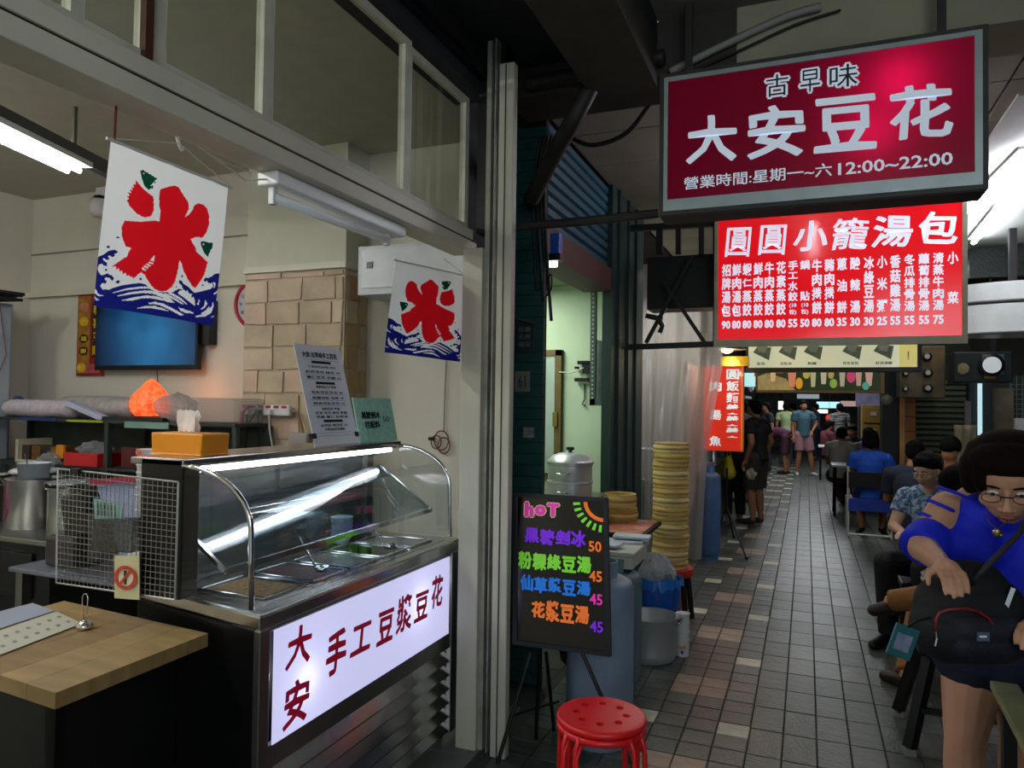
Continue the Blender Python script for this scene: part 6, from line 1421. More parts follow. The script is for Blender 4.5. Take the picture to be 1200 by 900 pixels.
wall_box('gap_glow_strip', 1146, 448, 1151, 510, mat('bright_gap', 'bfe6f0', .5, emit=.8), Y=YR - .14, d=.02)  # glowing strip put in for the brightness of a gap
wall_box('wall_tan_right', 1163, 455, 1188, 600, mat('tan_plaster', '7d7460', .7, noise=.45, scale=5), Y=YR, zb=0)
a, b = wy(1186, 600), wy(1320, 440)
wm = struct('window_5', MB().bb((a.x, YR + .1, .9), (b.x, YR + .14, b.z)), mat('dim_glass_green', '3c4a44', .3, noise=.4, scale=3))
q = MB()
for k in range(22): q.bb((a.x + k * .06, YR + .05, 1.0), (a.x + k * .06 + .008, YR + .06, b.z))
for k in range(16): q.bb((a.x, YR + .05, 1.0 + k * .06), (b.x, YR + .06, 1.008 + k * .06))
obj('mesh_screen', q, mat('mesh_grey', '7f8c84', .5), wm, kind='stuff')
obj('white_case', MB().bb((wy(1188, 500).x, YR - .05, wy(1188, 506).z), (wy(1215, 500).x, YR + .05, wy(1188, 490).z)), white_pl, wm)
struct('wall_right', MB().bb((3.3, -1.5, 0), (3.4, 34, 3.3)), mat('right_wall', '34352f', .8, noise=.3))
struct('wall_right_low', MB().bb((wy(1186, 600).x, YR + .08, 0), (3.3, YR + .2, .95)), _M['right_wall'])
struct('wall_right_top', MB().bb((wy(1036, 400).x, YR + .3, 2.0), (3.3, YR + .5, 3.3)), _M['right_wall'])
# brown picture box with knobs
a, b = wy(1053, 466, 9.9), wy(1108, 405, 9.9)
bx_ = thing('brown_case', ((a.x + b.x) / 2, 9.9, a.z), 'brown and grey wall case with round knobs above the wooden pillar', 'case')
obj('case', MB().bb((a.x, 9.9, a.z), (b.x, 10.15, b.z)), mat('case_bronze', '6d5426', .45, .3, noise=.5, scale=5, col2='3a3a38'), bx_, bevel=.01)
for (x, y) in ((1086, 418), (1087, 437), (1087, 455), (1061, 438), (1061, 456)):
    c_ = wy(x, y, 9.88); r = .055 if x > 1070 else .035
    kn = obj('knob', MB().lathe(c_, [(r, 0), (r, .03), (r * .6, .04)], 16, (0, -1, 0)), black_pl, bx_); obj('knob_face', MB().lathe(c_, [(r * .55, .04), (r * .5, .05)], 14, (0, -1, 0)), mat('knob_pale', 'a8a39a', .4), kn)
obj('hanger', MB().bar(((a.x + b.x) / 2, 10.0, b.z), ((a.x + b.x) / 2, 10.0, 3.3), .03), tb_, bx_)
fn_ = thing('round_fan', wy(1039, 469, 10.3), 'small round beige wall fan on the dark green pillar', 'fan')
c_ = wy(1039, 469, 10.5); obj('cage', MB().lathe(c_, [(.07, 0), (.075, .05), (.05, .08), (.01, .09)], 18, (0, -1, 0)), mat('fan_beige', '8b8a74', .5), fn_, smooth=True); obj('arm', MB().bar(c_, c_ + Vector((.03, .25, 0)), .03), dark, fn_)
# electric meter like black device with a white dial
YM = 9.0
dv_ = thing('wall_machine', wy(1163, 430, YM), 'dark green machine box with a round white dial under the white duct', 'machine')
a, b = wy(1118, 448, YM), wy(1187, 412, YM); obj('body', MB().bb((a.x, YM, a.z), (b.x, YM + .4, b.z)), mat('machine_green', '1a2624', .5, noise=.3), dv_, bevel=.01)
a, b = wy(1151, 439, YM), wy(1176, 415, YM); obj('plate', MB().bb((a.x, YM - .02, a.z), (b.x, YM, b.z)), mat('plate_teal', '54706e', .4), dv_)
c_ = wy(1161, 428, YM - .03); obj('bezel', MB().lathe(c_, [(.12, 0), (.12, .05), (.09, .06)], 22, (0, -1, 0)), black_pl, dv_); obj('dial', MB().lathe(c_, [(.088, .055), (.085, .062)], 22, (0, -1, 0)), mat('dial_white', 'e0e4e6', .4, emit=.35), dv_)
obj('orange_tag', MB().box(wy(1160, 442, YM - .02), (.10, .01, .03)), mat('tag_orange', 'c47a12'), dv_)
c_ = wy(1130, 432, YM); obj('horn', MB().lathe(c_, [(.05, 0), (.06, .03), (.02, .04)], 14, (-.6, -1, 0)), mat('horn_beige', '9a9068', .5), dv_)
obj('hanger', MB().bar((c_.x + .3, YM + .2, a.z), (c_.x + .3, YM + .2, 3.3), .04), tb_, dv_)
# white curved ducts
du = thing('white_duct', wy(1168, 360, 7.4), 'two tier curved white sheet metal duct to the right of the red menu sign', 'duct')
dm = mat('duct_white', 'c3c6c2', .35, noise=.1)
for k, (yt, yb) in enumerate(((327, 350), (353, 388))):
    q = MB(); n = 24; top = wy(1160, yt, 7.2).z; bot = wy(1160, yb, 7.2).z; cx_ = wy(1190, 350, 7.9).x; R_ = .62
    ri = [(cx_ + R_ * 1.15 * math.cos(t), 7.95 + R_ * math.sin(t)) for t in [math.pi + math.pi * i / n for i in range(n + 1)]]
    ri = [(x, y) for x, y in ri]
    q.add([(x, y, bot) for x, y in ri] + [(x, y, top) for x, y in ri], [(i, i + 1, n + 2 + i, n + 1 + i) for i in range(n)] + [tuple(range(n + 1)), tuple(range(n + 1, 2 * n + 2))])
    obj('tier', q, dm, du, smooth='auto')
    obj('rim', MB().tube([(x, y, bot) for x, y in ri], .012, 6), mat('duct_rim', '4a4a46', .5), du)
obj('hanger', MB().bar((cx_, 8.0, 2.6), (cx_, 8.0, 3.3), .06), tb_, du)
a, b = wy(1136, 326, 8.7), wy(1260, 284, 8.7)
dm_ = obj('mesh_panel', MB().bb((a.x, 8.7, a.z), (b.x, 8.8, b.z)), mat('mesh_dark', '1c2420', .5, noise=.7, scale=20, bump=.6), None, 'dark netted panel between the lamps and the white duct', 'panel')
obj('hanger', MB().bar(((a.x + b.x) / 2, 8.75, b.z), ((a.x + b.x) / 2, 8.75, 3.3), .05), tb_, dm_)
# arcade tubes
for k, (pa_, pb_, w) in enumerate((((1205, 180), (1136, 246), .030), ((1210, 205), (1141, 284), .022))):
    p0, p1 = PZ(*pa_, 3.235), PZ(*pb_, 3.235); t = thing('arcade_lamp', (p0 + p1) / 2, ('wide lit fluorescent ceiling lamp at the right, the one nearer the viewer', 'slimmer lit fluorescent ceiling lamp at the right, behind the wide one')[k], 'lamp')
    obj('tube', MB().tube([p0, p1], w, 10), lit, t); up = Vector((0, 0, .045)); obj('batten', MB().bar(p0 + up, p1 + up, .1, .03), white_pl, t)
wpan = mat('arcade_white_panel', 'c9d0c8', .6, noise=.05)
a = PZ(1137, 250, 3.29); struct('ceiling_white', MB().bb((1.05, 4.6, 3.285), (3.3, 9.2, 3.299)), wpan)
# far end of the arcade
fe = struct('wall_far', MB().bb((-4, 30, 0), (4, 30.2, 3.3)), mat('far_wall', '6a6a66', .8, noise=.4))
for k, (x0, y0, x1, y1, c, e, lb) in enumerate(((934, 462, 960, 467, 'b8c8cc', .5, 'long pale sign over the far end of the arcade'), (957, 471, 984, 478, 'a8e0f0', 1.3, 'bright cyan lit sign at the far end of the arcade'), (957, 480, 970, 484, 'ffffff', 1.6, 'small white lit panel at the far end of the arcade'), (985, 470, 1006, 476, 'c8a8a0', .6, 'pinkish lit sign at the far right end of the arcade'),
                                              (912, 470, 918, 480, 'f4f0e0', 1.4, 'warm lit notice at the far left end of the arcade'), (898, 455, 918, 460, 'd8e4e8', .8, 'pale lit sign over the far left stalls'))):
    Yk = 26 + k * .5; a, b = wy(x0, y1, Yk), wy(x1, y0, Yk)
    o = obj('far_sign', MB().bb((a.x, Yk, a.z), (b.x, Yk + .1, b.z)), mat('far_sign_%d' % k, c, .5, emit=e), None, lb, 'sign'); obj('hanger', MB().bar(((a.x + b.x) / 2, Yk + .05, b.z), ((a.x + b.x) / 2, Yk + .05, 3.3), .04), tb_, o)
struct('wall_left_far', MB().bb((-1.9, 12, 0), (-1.75, 30, 3.3)), mat('far_stall_wall', '2e3030', .7, noise=.5, scale=2))
stl = [('steel display case with lit glass on the far left side', -1.55, 16.5, .8, 1.6, 1.75, '8f989c', .15), ('grey stall cart at the far left beyond the display case', -1.55, 20.0, .8, 1.2, 1.3, '54585a', 0), ('white freezer chest at the far left end', -1.45, 23.5, .7, 1.2, 1.1, 'b2b8ba', .1)]
for k, (lb, x, y, w, d, h, c, e) in enumerate(stl):
    t = thing('stall', (x, y, 0), lb, 'stall'); m_ = mat('stall_%d' % k, c, .4, .2, noise=.3, emit=e)
    obj('cabinet', MB().bb((x - w / 2, y - d / 2, 0), (x + w / 2, y + d / 2, h * .55)), m_, t, bevel=.01); obj('upper', MB().bb((x - w / 2, y - d / 2, h * .6), (x + w / 2 - .1, y + d / 2, h)), glassy('far_case_glass_%d' % k, (.8, .85, .85), .5), t)
    obj('roof', MB().bb((x - w / 2, y - d / 2, h), (x + w / 2, y + d / 2, h + .05)), m_, t); obj('shelf', MB().bb((x - w / 2, y - d / 2, h * .55), (x + w / 2, y + d / 2, h * .6)), steel, t)
rh = random.Random(4)
for k in range(9):
    x = -1.35 + .1 * (k % 3) + .02 * k; y = 11.6 + k * 1.1; h = rh.uniform(.18, .35); c = ['2a2c2c', 'b4bcc0', '6a8a94', '8a6a3a', '3c4a44'][k % 5]
    t = thing('hanging_goods', (x, y, 2.1), 'bundle of goods hanging over the left stalls, %s from the noodle sign' % ('first', 'second', 'third', 'fourth', 'fifth', 'sixth', 'seventh', 'eighth', 'ninth')[k], 'goods', None)
    crumple('bundle', (x, y, 2.25 - h / 2), (.08, .08, h / 2), mat('goods_%s' % c, c, .5, noise=.3), None, None, k, t); obj('string', MB().bar((x, y, 2.24), (x, y, 3.3), .008), wire_d, t)
# far right stalls
a, b = wy(1010, 540, 15.6), wy(1035, 475, 15.6)
dwr = thing('wooden_cabinet', ((a.x + b.x) / 2, 15.6, 0), 'honey coloured wooden menu cabinet lit from above, beyond the dark green pillar', 'cabinet')
obj('body', MB().bb((a.x, 15.6, 0), (b.x, 15.95, b.z)), mat('cabinet_honey', '8a6c2c', .5, noise=.3, scale=4), dwr, bevel=.01)
for k in range(4): p_o = obj('drawer', MB().bb((a.x + .03, 15.57, b.z - .34 - k * .33), (b.x - .03, 15.6, b.z - .05 - k * .33)), _M['cabinet_honey'], dwr, bevel=.006); obj('label_plate', MB().bb((a.x + .15, 15.56, b.z - .2 - k * .33), (b.x - .12, 15.57, b.z - .13 - k * .33)), mat('label_pale', 'a8a8a0', .5), p_o)
a, b = wy(1003, 476, 16), wy(1036, 460, 16)
o = obj('lilac_sign', MB().bb((a.x, 16, a.z), (b.x, 16.1, b.z)), mat('lilac_sign', '6c6c8a', .5, emit=.12, noise=.4), None, 'dim lilac sign above the honey coloured cabinet', 'sign'); obj('hanger', MB().bar(((a.x + b.x) / 2, 16.05, b.z), ((a.x + b.x) / 2, 16.05, 3.3), .04), tb_, o)
struct('wall_right_far', MB().bb((wy(1006, 480, 17).x, 17, 0), (3.3, 17.2, 3.3)), mat('far_right_dark', '1d2421', .7, noise=.5))
o = obj('lantern', MB().ball(wy(972, 490, 21), (.10, .10, .10), 14, 10), mat('lantern_red', 'd84a3c', .5, emit=.35), None, 'round red lantern hanging far down the arcade', 'lantern', smooth=True); obj('string', MB().bar(wy(972, 486, 21), (wy(972, 440, 21).x, 21, 3.31), .01), wire_d, o)
# draped cloth on a stand behind the woman
cg_ = thing('hung_cloth', wy(1133, 505, 8.6), 'beige cloth hanging from a grey pipe beside the olive shutter', 'cloth')
c_ = wy(1131, 512, 8.6); obj('pipe', MB().bar(wy(1134, 470, 8.65), Vector((wy(1134, 470, 8.65).x, 8.65, 0)), .05), mat('pipe_grey', '6c6c70', .5), cg_)
q = MB(); rl = random.Random(5)
for j in range(9):
    for i in range(9):
        t = j / 8; q.v.append((c_.x - .10 + .2 * i / 8 * (1 - .35 * t) + .03 * t, 8.58 + .035 * math.sin(i * 1.9 + j * .4), wy(1130, 498, 8.6).z - t * .42))
q.f = [(j * 9 + i, j * 9 + i + 1, (j + 1) * 9 + i + 1, (j + 1) * 9 + i) for j in range(8) for i in range(8)]; q.mi = [0] * 64
obj('cloth', q, mat('cloth_beige', '8f876c', .9, noise=.15), cg_, smooth=True, solid=.01)

# ---- tables, chairs, bench
wt_ = mat('table_white', 'c2c8ca', .3, noise=.06); fr_m = mat('frame_white', 'd8d8d0', .35, .2)
def small_table(x, y, w, d, z, label):
    t = thing('folding_table', (x, y, 0), label, 'table'); obj('top', MB().bb((x - w / 2, y - d / 2, z - .03), (x + w / 2, y + d / 2, z)), wt_, t, bevel=.006)
    for sx in (-1, 1):
        for sy in (-1, 1): obj('leg', MB().bar((x + sx * (w / 2 - .05), y + sy * (d / 2 - .06), z - .03), (x + sx * (w / 2 - .04), y + sy * (d / 2 - .05), 0), .025), fr_m if sx > 0 else black, t)
    return t
small_table(.56, 11.9, .42, .6, .75, 'white topped folding table in front of the blue shirted diner'); small_table(.70, 13.9, .45, .6, .75, 'second white table beyond it, where two diners lean')
small_table(1.35, 11.6, .6, .7, .72, 'grey topped table at the right by the wooden pillar'); small_table(.55, 17.5, .6, .7, .74, 'far table with maroon stools down the arcade')
bt = obj('sauce_bottle', MB().lathe((1.28, 11.4, .72), [(.03, 0), (.032, .1), (.03, .14), (.02, .16), (.02, .19)], 14), mat('bottle_orange', 'c4562c', .4), None, 'orange topped sauce bottle on the grey topped table', 'bottle', smooth='auto')
# folding chair, back to the viewer
cx_, cy_ = wy(1018, 600, 10.1).x, 10.15
fc2 = thing('folding_chair', (cx_, cy_, 0), 'folding chair with white tube legs, black backrest and blue seat', 'chair')
hw = .24
for s_ in (-1, 1):
    obj('leg', MB().tube([(cx_ + s_ * hw, cy_ - .2, .0), (cx_ + s_ * hw, cy_ - .2, .5), (cx_ + s_ * hw, cy_ - .22, .86)], .013, 8), fr_m, fc2)
    obj('leg', MB().tube([(cx_ + s_ * hw, cy_ + .25, 0), (cx_ + s_ * hw, cy_ + .2, .46)], .013, 8), fr_m, fc2); obj('side_rail', MB().tube([(cx_ + s_ * hw, cy_ - .2, .02), (cx_ + s_ * hw, cy_ + .25, .02)], .011, 6), fr_m, fc2)
obj('cross_rail', MB().tube([(cx_ - hw, cy_ - .2, .03), (cx_ + hw, cy_ - .2, .03)], .013, 8), fr_m, fc2)
obj('seat', MB().bb((cx_ - hw, cy_ - .2, .43), (cx_ + hw, cy_ + .22, .47)), mat('seat_blue', '1a3aa0', .6, noise=.2), fc2, bevel=.01); obj('seat_skirt', MB().bb((cx_ - hw, cy_ - .215, .32), (cx_ + hw, cy_ - .2, .45)), mat('seat_blue', '1a3aa0'), fc2)
obj('backrest', MB().bb((cx_ - hw, cy_ - .235, .60), (cx_ + hw, cy_ - .215, .80)), mat('back_black', '0c0e14', .6), fc2, bevel=.008)
# slatted bench in the corner
ben = thing('slatted_table', (.75, 2.0, 0), 'olive painted slatted table at the lower right beside the woman', 'table')
p0, p1 = PZ(1160, 797, .74), PZ(1206, 885, .74); d_ = (p1 - p0); d_.z = 0; d_.normalize(); sdv = Vector((-d_.y, d_.x, 0)); sdv = sdv if sdv.x > 0 else -sdv
bw = mat('bench_olive', '7d8058', .6, noise=.25, scale=10, bump=.1)
for k in range(4):
    o0 = p0 + sdv * (k * .095); q = MB(); q.prism([o0, o0 + d_ * 1.2, o0 + d_ * 1.2 + sdv * .075, o0 + sdv * .075], (0, 0, -1), .025); obj('slat', q, bw, ben, bevel=.003)
for tt in (.12, 1.05):
    c0_ = p0 + d_ * tt; obj('cross_bar', MB().bar(c0_ - Vector((0, 0, .045)) + sdv * .01, c0_ + sdv * .35 - Vector((0, 0, .045)), .04), black, ben)
    for s_ in (.03, .33): obj('leg', MB().bar(c0_ + sdv * s_ - Vector((0, 0, .06)), (c0_ + sdv * s_).xy.to_3d(), .035), black, ben)
bs2 = thing('black_stool', (.62, 4.1, 0), 'black trestle stool under the seated person behind the woman', 'stool')
fa_, fb2 = PZ(1066, 884, 0), PZ(1130, 880, 0)
tx_ = Vector((fa_.x + .10, fa_.y + .12, .47))
obj('seat', MB().bb((fa_.x + .04, fa_.y + .02, .45), (fa_.x + .5, fa_.y + .42, .49)), black, bs2, bevel=.01)
for (dx, dy, ex, ey) in ((0, 0, .10, .10), (.5, 0, .42, .10), (0, .45, .1, .36), (.5, .45, .42, .36)): l_ = obj('leg', MB().bar((fa_.x + ex, fa_.y + ey, .46), (fa_.x + dx, fa_.y + dy, .03), .045), black, bs2); obj('foot_cap', MB().box((fa_.x + dx, fa_.y + dy, .015), (.05, .05, .03)), mat('foot_cap', '8a8a84', .5), l_)
obj('rung', MB().bar((fa_.x + .03, fa_.y + .03, .2), (fa_.x + .47, fa_.y + .03, .2), .025), black, bs2)
bj = thing('blue_jug', wy(1062, 670, 6.0).xy.to_3d(), 'bright blue plastic container with a printed label under the glasses man', 'container')
c_ = PD(1059, 672, 5.6); obj('body', MB().bb((c_.x - .07, c_.y - .05, max(c_.z - .12, .0)), (c_.x + .07, c_.y + .05, c_.z + .12)), mat('jug_blue', '1430c0', .35), bj, bevel=.02)
obj('stand', MB().bb((c_.x - .06, c_.y - .04, 0), (c_.x + .06, c_.y + .04, max(c_.z - .12, .01))), black, bj); obj('label', MB().box((c_.x, c_.y - .053, c_.z + .06), (.075, .004, .055)), mat('jug_label', 'a08a3c', .5, noise=.7, scale=60), bj)
# ============================================================ PEOPLE
def skin_m(n_, c): return mat('skin_' + n_, c, .5, noise=.06, scale=12, spec=.3)
sk1, sk2, sk3 = skin_m('fair', 'b98c70'), skin_m('tan', '9a6a4c'), skin_m('pale', 'cba288')
hair_b = mat('hair_black', '080606', .8, spec=.12, bump=.8, bscale=120, stretch=(1, 1, .3)); hair_r = mat('hair_dark_brown', '160a09', .85, spec=.12, bump=.5, bscale=160)
STAND = dict(hipL=(-.09, 0, .90), hipR=(.09, 0, .90), kneeL=(-.095, .02, .49), kneeR=(.095, .02, .49), ankL=(-.095, -.02, .08), ankR=(.095, -.02, .08), toeL=(-.10, .15, .03), toeR=(.10, .15, .03),
             pelvis=(0, 0, .95), waist=(0, .01, 1.08), chest=(0, 0, 1.27), neck=(0, -.01, 1.44), head=(0, .02, 1.56), shL=(-.18, -.01, 1.37), shR=(.18, -.01, 1.37), elL=(-.23, -.03, 1.10), elR=(.23, -.03, 1.10), wrL=(-.23, .05, .87), wrR=(.23, .05, .87), look=(0, 1, -.05))
SIT = dict(STAND, hipL=(-.09, 0, .50), hipR=(.09, 0, .50), kneeL=(-.13, .42, .50), kneeR=(.13, .42, .50), ankL=(-.13, .40, .08), ankR=(.13, .40, .08), toeL=(-.14, .55, .03), toeR=(.14, .55, .03),
           pelvis=(0, 0, .54), waist=(0, .0, .68), chest=(0, .02, .87), neck=(0, .05, 1.03), head=(0, .08, 1.15), shL=(-.18, .03, .96), shR=(.18, .03, .96), elL=(-.22, .10, .70), elR=(.22, .10, .70), wrL=(-.10, .30, .66), wrR=(.10, .30, .66), look=(0, 1, -.3))
def hand(mb, wr, el, r=.009, curl=.5, grip=None, side=1, size=1.0):
    """palm, four unequal bent fingers and a thumb leaving the side of the palm"""
    wr, el = Vector(wr), Vector(el); d = (wr - el).normalized(); dn = Vector(grip) if grip else Vector((0, 0, -1)); dn = (dn - d * dn.dot(d))
    dn = dn.normalized() if dn.length > 1e-3 else d.orthogonal().normalized(); sx = d.cross(dn).normalized() * side
    k = size
    mb.cap(wr - d * .01, wr + d * .045 * k, .026 * k, .034 * k, 12)
    for i in (-1.5, -.5, .5, 1.5): mb.cap(wr + d * .02 * k + sx * i * .012 * k, wr + d * .085 * k + sx * i * .018 * k, .016 * k, .012 * k, 8)
    for i, L in zip((-1.5, -.5, .5, 1.5), (.058, .072, .078, .068)):
        p = wr + d * .085 * k + sx * i * .019 * k; a = curl * .6; dd = (d * math.cos(a) + dn * math.sin(a)).normalized(); p2 = p + dd * L * .45 * k
        a = curl * 1.5; d3 = (d * math.cos(a) + dn * math.sin(a)).normalized(); p3 = p2 + d3 * L * .33 * k; a = curl * 2.1; d4 = (d * math.cos(a) + dn * math.sin(a)).normalized(); p4 = p3 + d4 * L * .26 * k
        mb.tube([p, p2, p3, p4], [r * k * 1.05, r * k, r * k * .92, r * k * .75], 8); mb.ball(p4, r * k * .78, 8, 6)
    b = wr + d * .03 * k + sx * .028 * k; t1 = b + (d * .6 + sx * .6 + dn * .35).normalized() * .04 * k; t2 = t1 + (d * .8 + sx * .15 + dn * .5).normalized() * .032 * k
    mb.tube([b - sx * .012 * k, b, t1, t2], [.014 * k, .013 * k, r * k * 1.15, r * k * .85], 8); mb.ball(t2, r * k * .88, 8, 6)
def head_frame(c, look):
    y = Vector(look).normalized(); x = y.cross(Vector((0, 0, 1))).normalized(); z = x.cross(y).normalized(); return Matrix((x, y, z)).transposed(), Vector(c)
def person(name, loc, yaw, label, J, skin, top, bottom, shoes, hair, sleeve=.55, leg='long', s=1.0, vox=.010, fat=1.0, hairstyle='short', face=True, world=False, hs=1.0, curl=.5, extra=None, head_r=1.0, hands=True):
    t = thing('person', loc, label, 'person'); R = Matrix.Rotation(yaw, 3, 'Z'); loc = Vector(loc)
    P = {k: (Vector(v) if world else loc + R @ (Vector(v) * s)) for k, v in J.items() if k != 'look'}; look = Vector(J['look']) if world else R @ Vector(J['look'])
    look.normalize(); F = fat * s
    b = MB(); C_ = b.cap
    C_(P['pelvis'], P['waist'], .125 * F, .115 * F, 18); C_(P['waist'], P['chest'], .115 * F, .13 * F, 18); C_(P['hipL'], P['hipR'], .095 * F, .095 * F)
    C_(P['shL'] * .75 + P['shR'] * .25, P['shR'] * .75 + P['shL'] * .25, .075 * F, .075 * F); C_(P['chest'], P['neck'], .11 * F, .052 * s)
    C_(P['neck'], P['head'], .050 * s, .048 * s)
    for q in 'LR':
        C_(P['sh' + q], P['el' + q], .052 * F, .040 * F); C_(P['el' + q], P['wr' + q], .039 * F, .026 * s)
        mid = P['hip' + q].lerp(P['knee' + q], .45); C_(P['hip' + q], mid, .090 * F, .077 * F); C_(mid, P['knee' + q], .077 * F, .056 * F)
        calf = P['knee' + q].lerp(P['ank' + q], .3); C_(P['knee' + q], calf, .054 * F, .055 * F); C_(calf, P['ank' + q], .055 * F, .036 * s)
        C_(P['ank' + q] - Vector((0, 0, .03 * s)), P['toe' + q], .036 * s, .026 * s)
        if hands: hand(b, P['wr' + q], P['el' + q], r=.0088 if vox < .008 else .0105, curl=curl, side=1 if q == 'L' else -1, size=s)
    M, hc = head_frame(P['head'], look); k = head_r * s
    H = lambda x, y, z: hc + M @ (Vector((x, y, z)) * k)
    b.ball(H(0, -.012, .028), (.076 * k, .094 * k, .086 * k), 20, 14, M); b.ball(H(0, .018, -.035), (.062 * k, .070 * k, .068 * k), 18, 12, M); b.ball(H(0, .045, -.078), (.030 * k, .028 * k, .022 * k), 12, 8, M)
    if face:
        b.tube([H(0, .082, .018), H(0, .098, -.012), H(0, .108, -.026)], [.006 * k, .009 * k, .013 * k], 10); b.ball(H(.013, .094, -.028), .009 * k, 8, 6); b.ball(H(-.013, .094, -.028), .009 * k, 8, 6)
        for e in (-1, 1): b.ball(H(e * .078, -.005, -.005), (.010 * k, .018 * k, .028 * k), 10, 8, M); b.ball(H(e * .038, .060, -.022), (.026 * k, .022 * k, .022 * k), 10, 8, M)
    blob('body', b, skin, t, vox, 2)
    if face:
        ew = mat('eye_white', 'cfc8c0', .3)
        for e in (-1, 1):
            ey = obj('eye', MB().ball(H(e * .030, .076, .010), (.013 * k, .007 * k, .0065 * k), 12, 8, M), ew, t, smooth=True); obj('iris', MB().ball(H(e * .030, .0815, .009), (.0055 * k, .0025 * k, .0052 * k), 8, 6, M), ink_k, ey)
            obj('eyebrow', MB().tube([H(e * .014, .086, .030), H(e * .030, .086, .034), H(e * .048, .074, .028)], [.002 * k, .0035 * k, .0015 * k], 6), hair, t)
        obj('lips', MB().ball(H(0, .084, -.058), (.021 * k, .008 * k, .0075 * k), 14, 8, M), mat('lips', '8c4a42', .45), t, smooth=True)
    h = MB()
    if hairstyle == 'short':
        h.ball(H(0, -.022, .048), (.084 * k, .098 * k, .082 * k), 20, 14, M); h.ball(H(0, -.055, .0), (.076 * k, .060 * k, .080 * k), 16, 12, M); h.ball(H(0, .040, .092), (.058 * k, .042 * k, .030 * k), 14, 8, M)
        for e in (-1, 1): h.ball(H(e * .072, -.02, .02), (.014 * k, .03 * k, .045 * k), 10, 8, M)
    elif hairstyle == 'bob':
        h.ball(H(0, -.02, .045), (.092 * k, .105 * k, .088 * k), 20, 14, M); h.ball(H(0, -.06, -.03), (.088 * k, .058 * k, .095 * k), 16, 12, M)
        for e in (-1, 1): h.ball(H(e * .078, -.015, -.03), (.022 * k, .045 * k, .085 * k), 10, 8, M)
    elif hairstyle == 'perm':
        rp_ = random.Random(9)
        h.ball(H(0, -.028, .028), (.106 * k, .102 * k, .090 * k), 22, 16, M); h.ball(H(0, .030, .082), (.086 * k, .056 * k, .038 * k), 18, 10, M)
        for e in (-1, 1): h.ball(H(e * .084, -.012, .01), (.028 * k, .055 * k, .062 * k), 12, 8, M)
        for i in range(46):
            a = rp_.uniform(0, 6.28); ph = rp_.uniform(.0, 1.5); v = Vector((math.cos(a) * math.cos(ph) * .096, math.sin(a) * math.cos(ph) * .092 - .03, math.sin(ph) * .066 + .030))
            if v.y > .035 and v.z < .075: continue
            h.ball(H(*v), rp_.uniform(.015, .021) * k, 8, 6)
    if h.v: blob('hair', h, hair, t, max(vox, .006), 6 if hairstyle == 'perm' else 1)
    # clothing follows the same joints, a little larger
    if top:
        g = MB(); G = g.cap; ex = .016 * s
        pass
        G(P['pelvis'] - (P['waist'] - P['pelvis']).normalized() * .07, P['waist'], .130 * F + ex, .115 * F + ex * 1.3, 18, (True, False)); G(P['waist'], P['chest'], .115 * F + ex * 1.3, .13 * F + ex, 18); G(P['shL'] * .75 + P['shR'] * .25, P['shR'] * .75 + P['shL'] * .25, .075 * F + ex, .075 * F + ex)
        G(P['chest'], P['neck'].lerp(P['chest'], .22), .115 * F + ex, .070 * s + ex, 16, (False, True))
        for q in 'LR':
            if sleeve <= 1: G(P['sh' + q], P['sh' + q].lerp(P['el' + q], sleeve), .052 * F + ex, .054 * F + ex, 14, (False, True))
            else: G(P['sh' + q], P['el' + q], .052 * F + ex, .042 * F + ex); G(P['el' + q], P['el' + q].lerp(P['wr' + q], .92), .042 * F + ex, .032 * s + ex, 14, (False, True))
        blob('shirt', g, top, t, vox, 2)
    if bottom:
        g = MB(); G = g.cap; ex = .014 * s; G(P['hipL'], P['hipR'], .098 * F + ex, .098 * F + ex); G(P['pelvis'] - Vector((0, 0, .02)), P['pelvis'] + Vector((0, 0, .03)), .125 * F, .12 * F)
        for q in 'LR':
            if leg == 'long':
                G(P['hip' + q], P['knee' + q], .09 * F + ex, .060 * F + ex); G(P['knee' + q], P['ank' + q], .060 * F + ex, .046 * F + ex, 14, (False, True))
            else:
                fr2 = {'shorts': .85, 'short': .5, 'knee': 1.0}[leg]; G(P['hip' + q], P['hip' + q].lerp(P['knee' + q], fr2), .092 * F + ex, .082 * F + ex, 16, (False, True))
        blob('trousers' if leg == 'long' else 'shorts', g, bottom, t, vox, 2)
    if shoes:
        for q in 'LR':
            g = MB(); a = P['ank' + q]; to = P['toe' + q]; g.cap(a - Vector((0, 0, .035 * s)), to + (to - a) * .12, .042 * s, .034 * s); blob('shoe', g, shoes, t, max(vox, .008), 1)
    return t, P, H, M
def glasses(t, H, k=1.0):
    g = MB()
    for e in (-1, 1):
        g.tube([H(e * .033 + .021 * math.cos(a), .094, .006 + .014 * math.sin(a)) for a in [i * math.pi / 8 for i in range(17)]], .0014 * k, 6)
        g.tube([H(e * .054, .090, .012), H(e * .078, .03, .008), H(e * .080, -.01, .004)], .002 * k, 6)
    g.tube([H(-.012, .094, .010), H(.012, .094, .010)], .0022 * k, 6); obj('glasses', g, mat('glasses_black', '0c0c0e', .3), t)
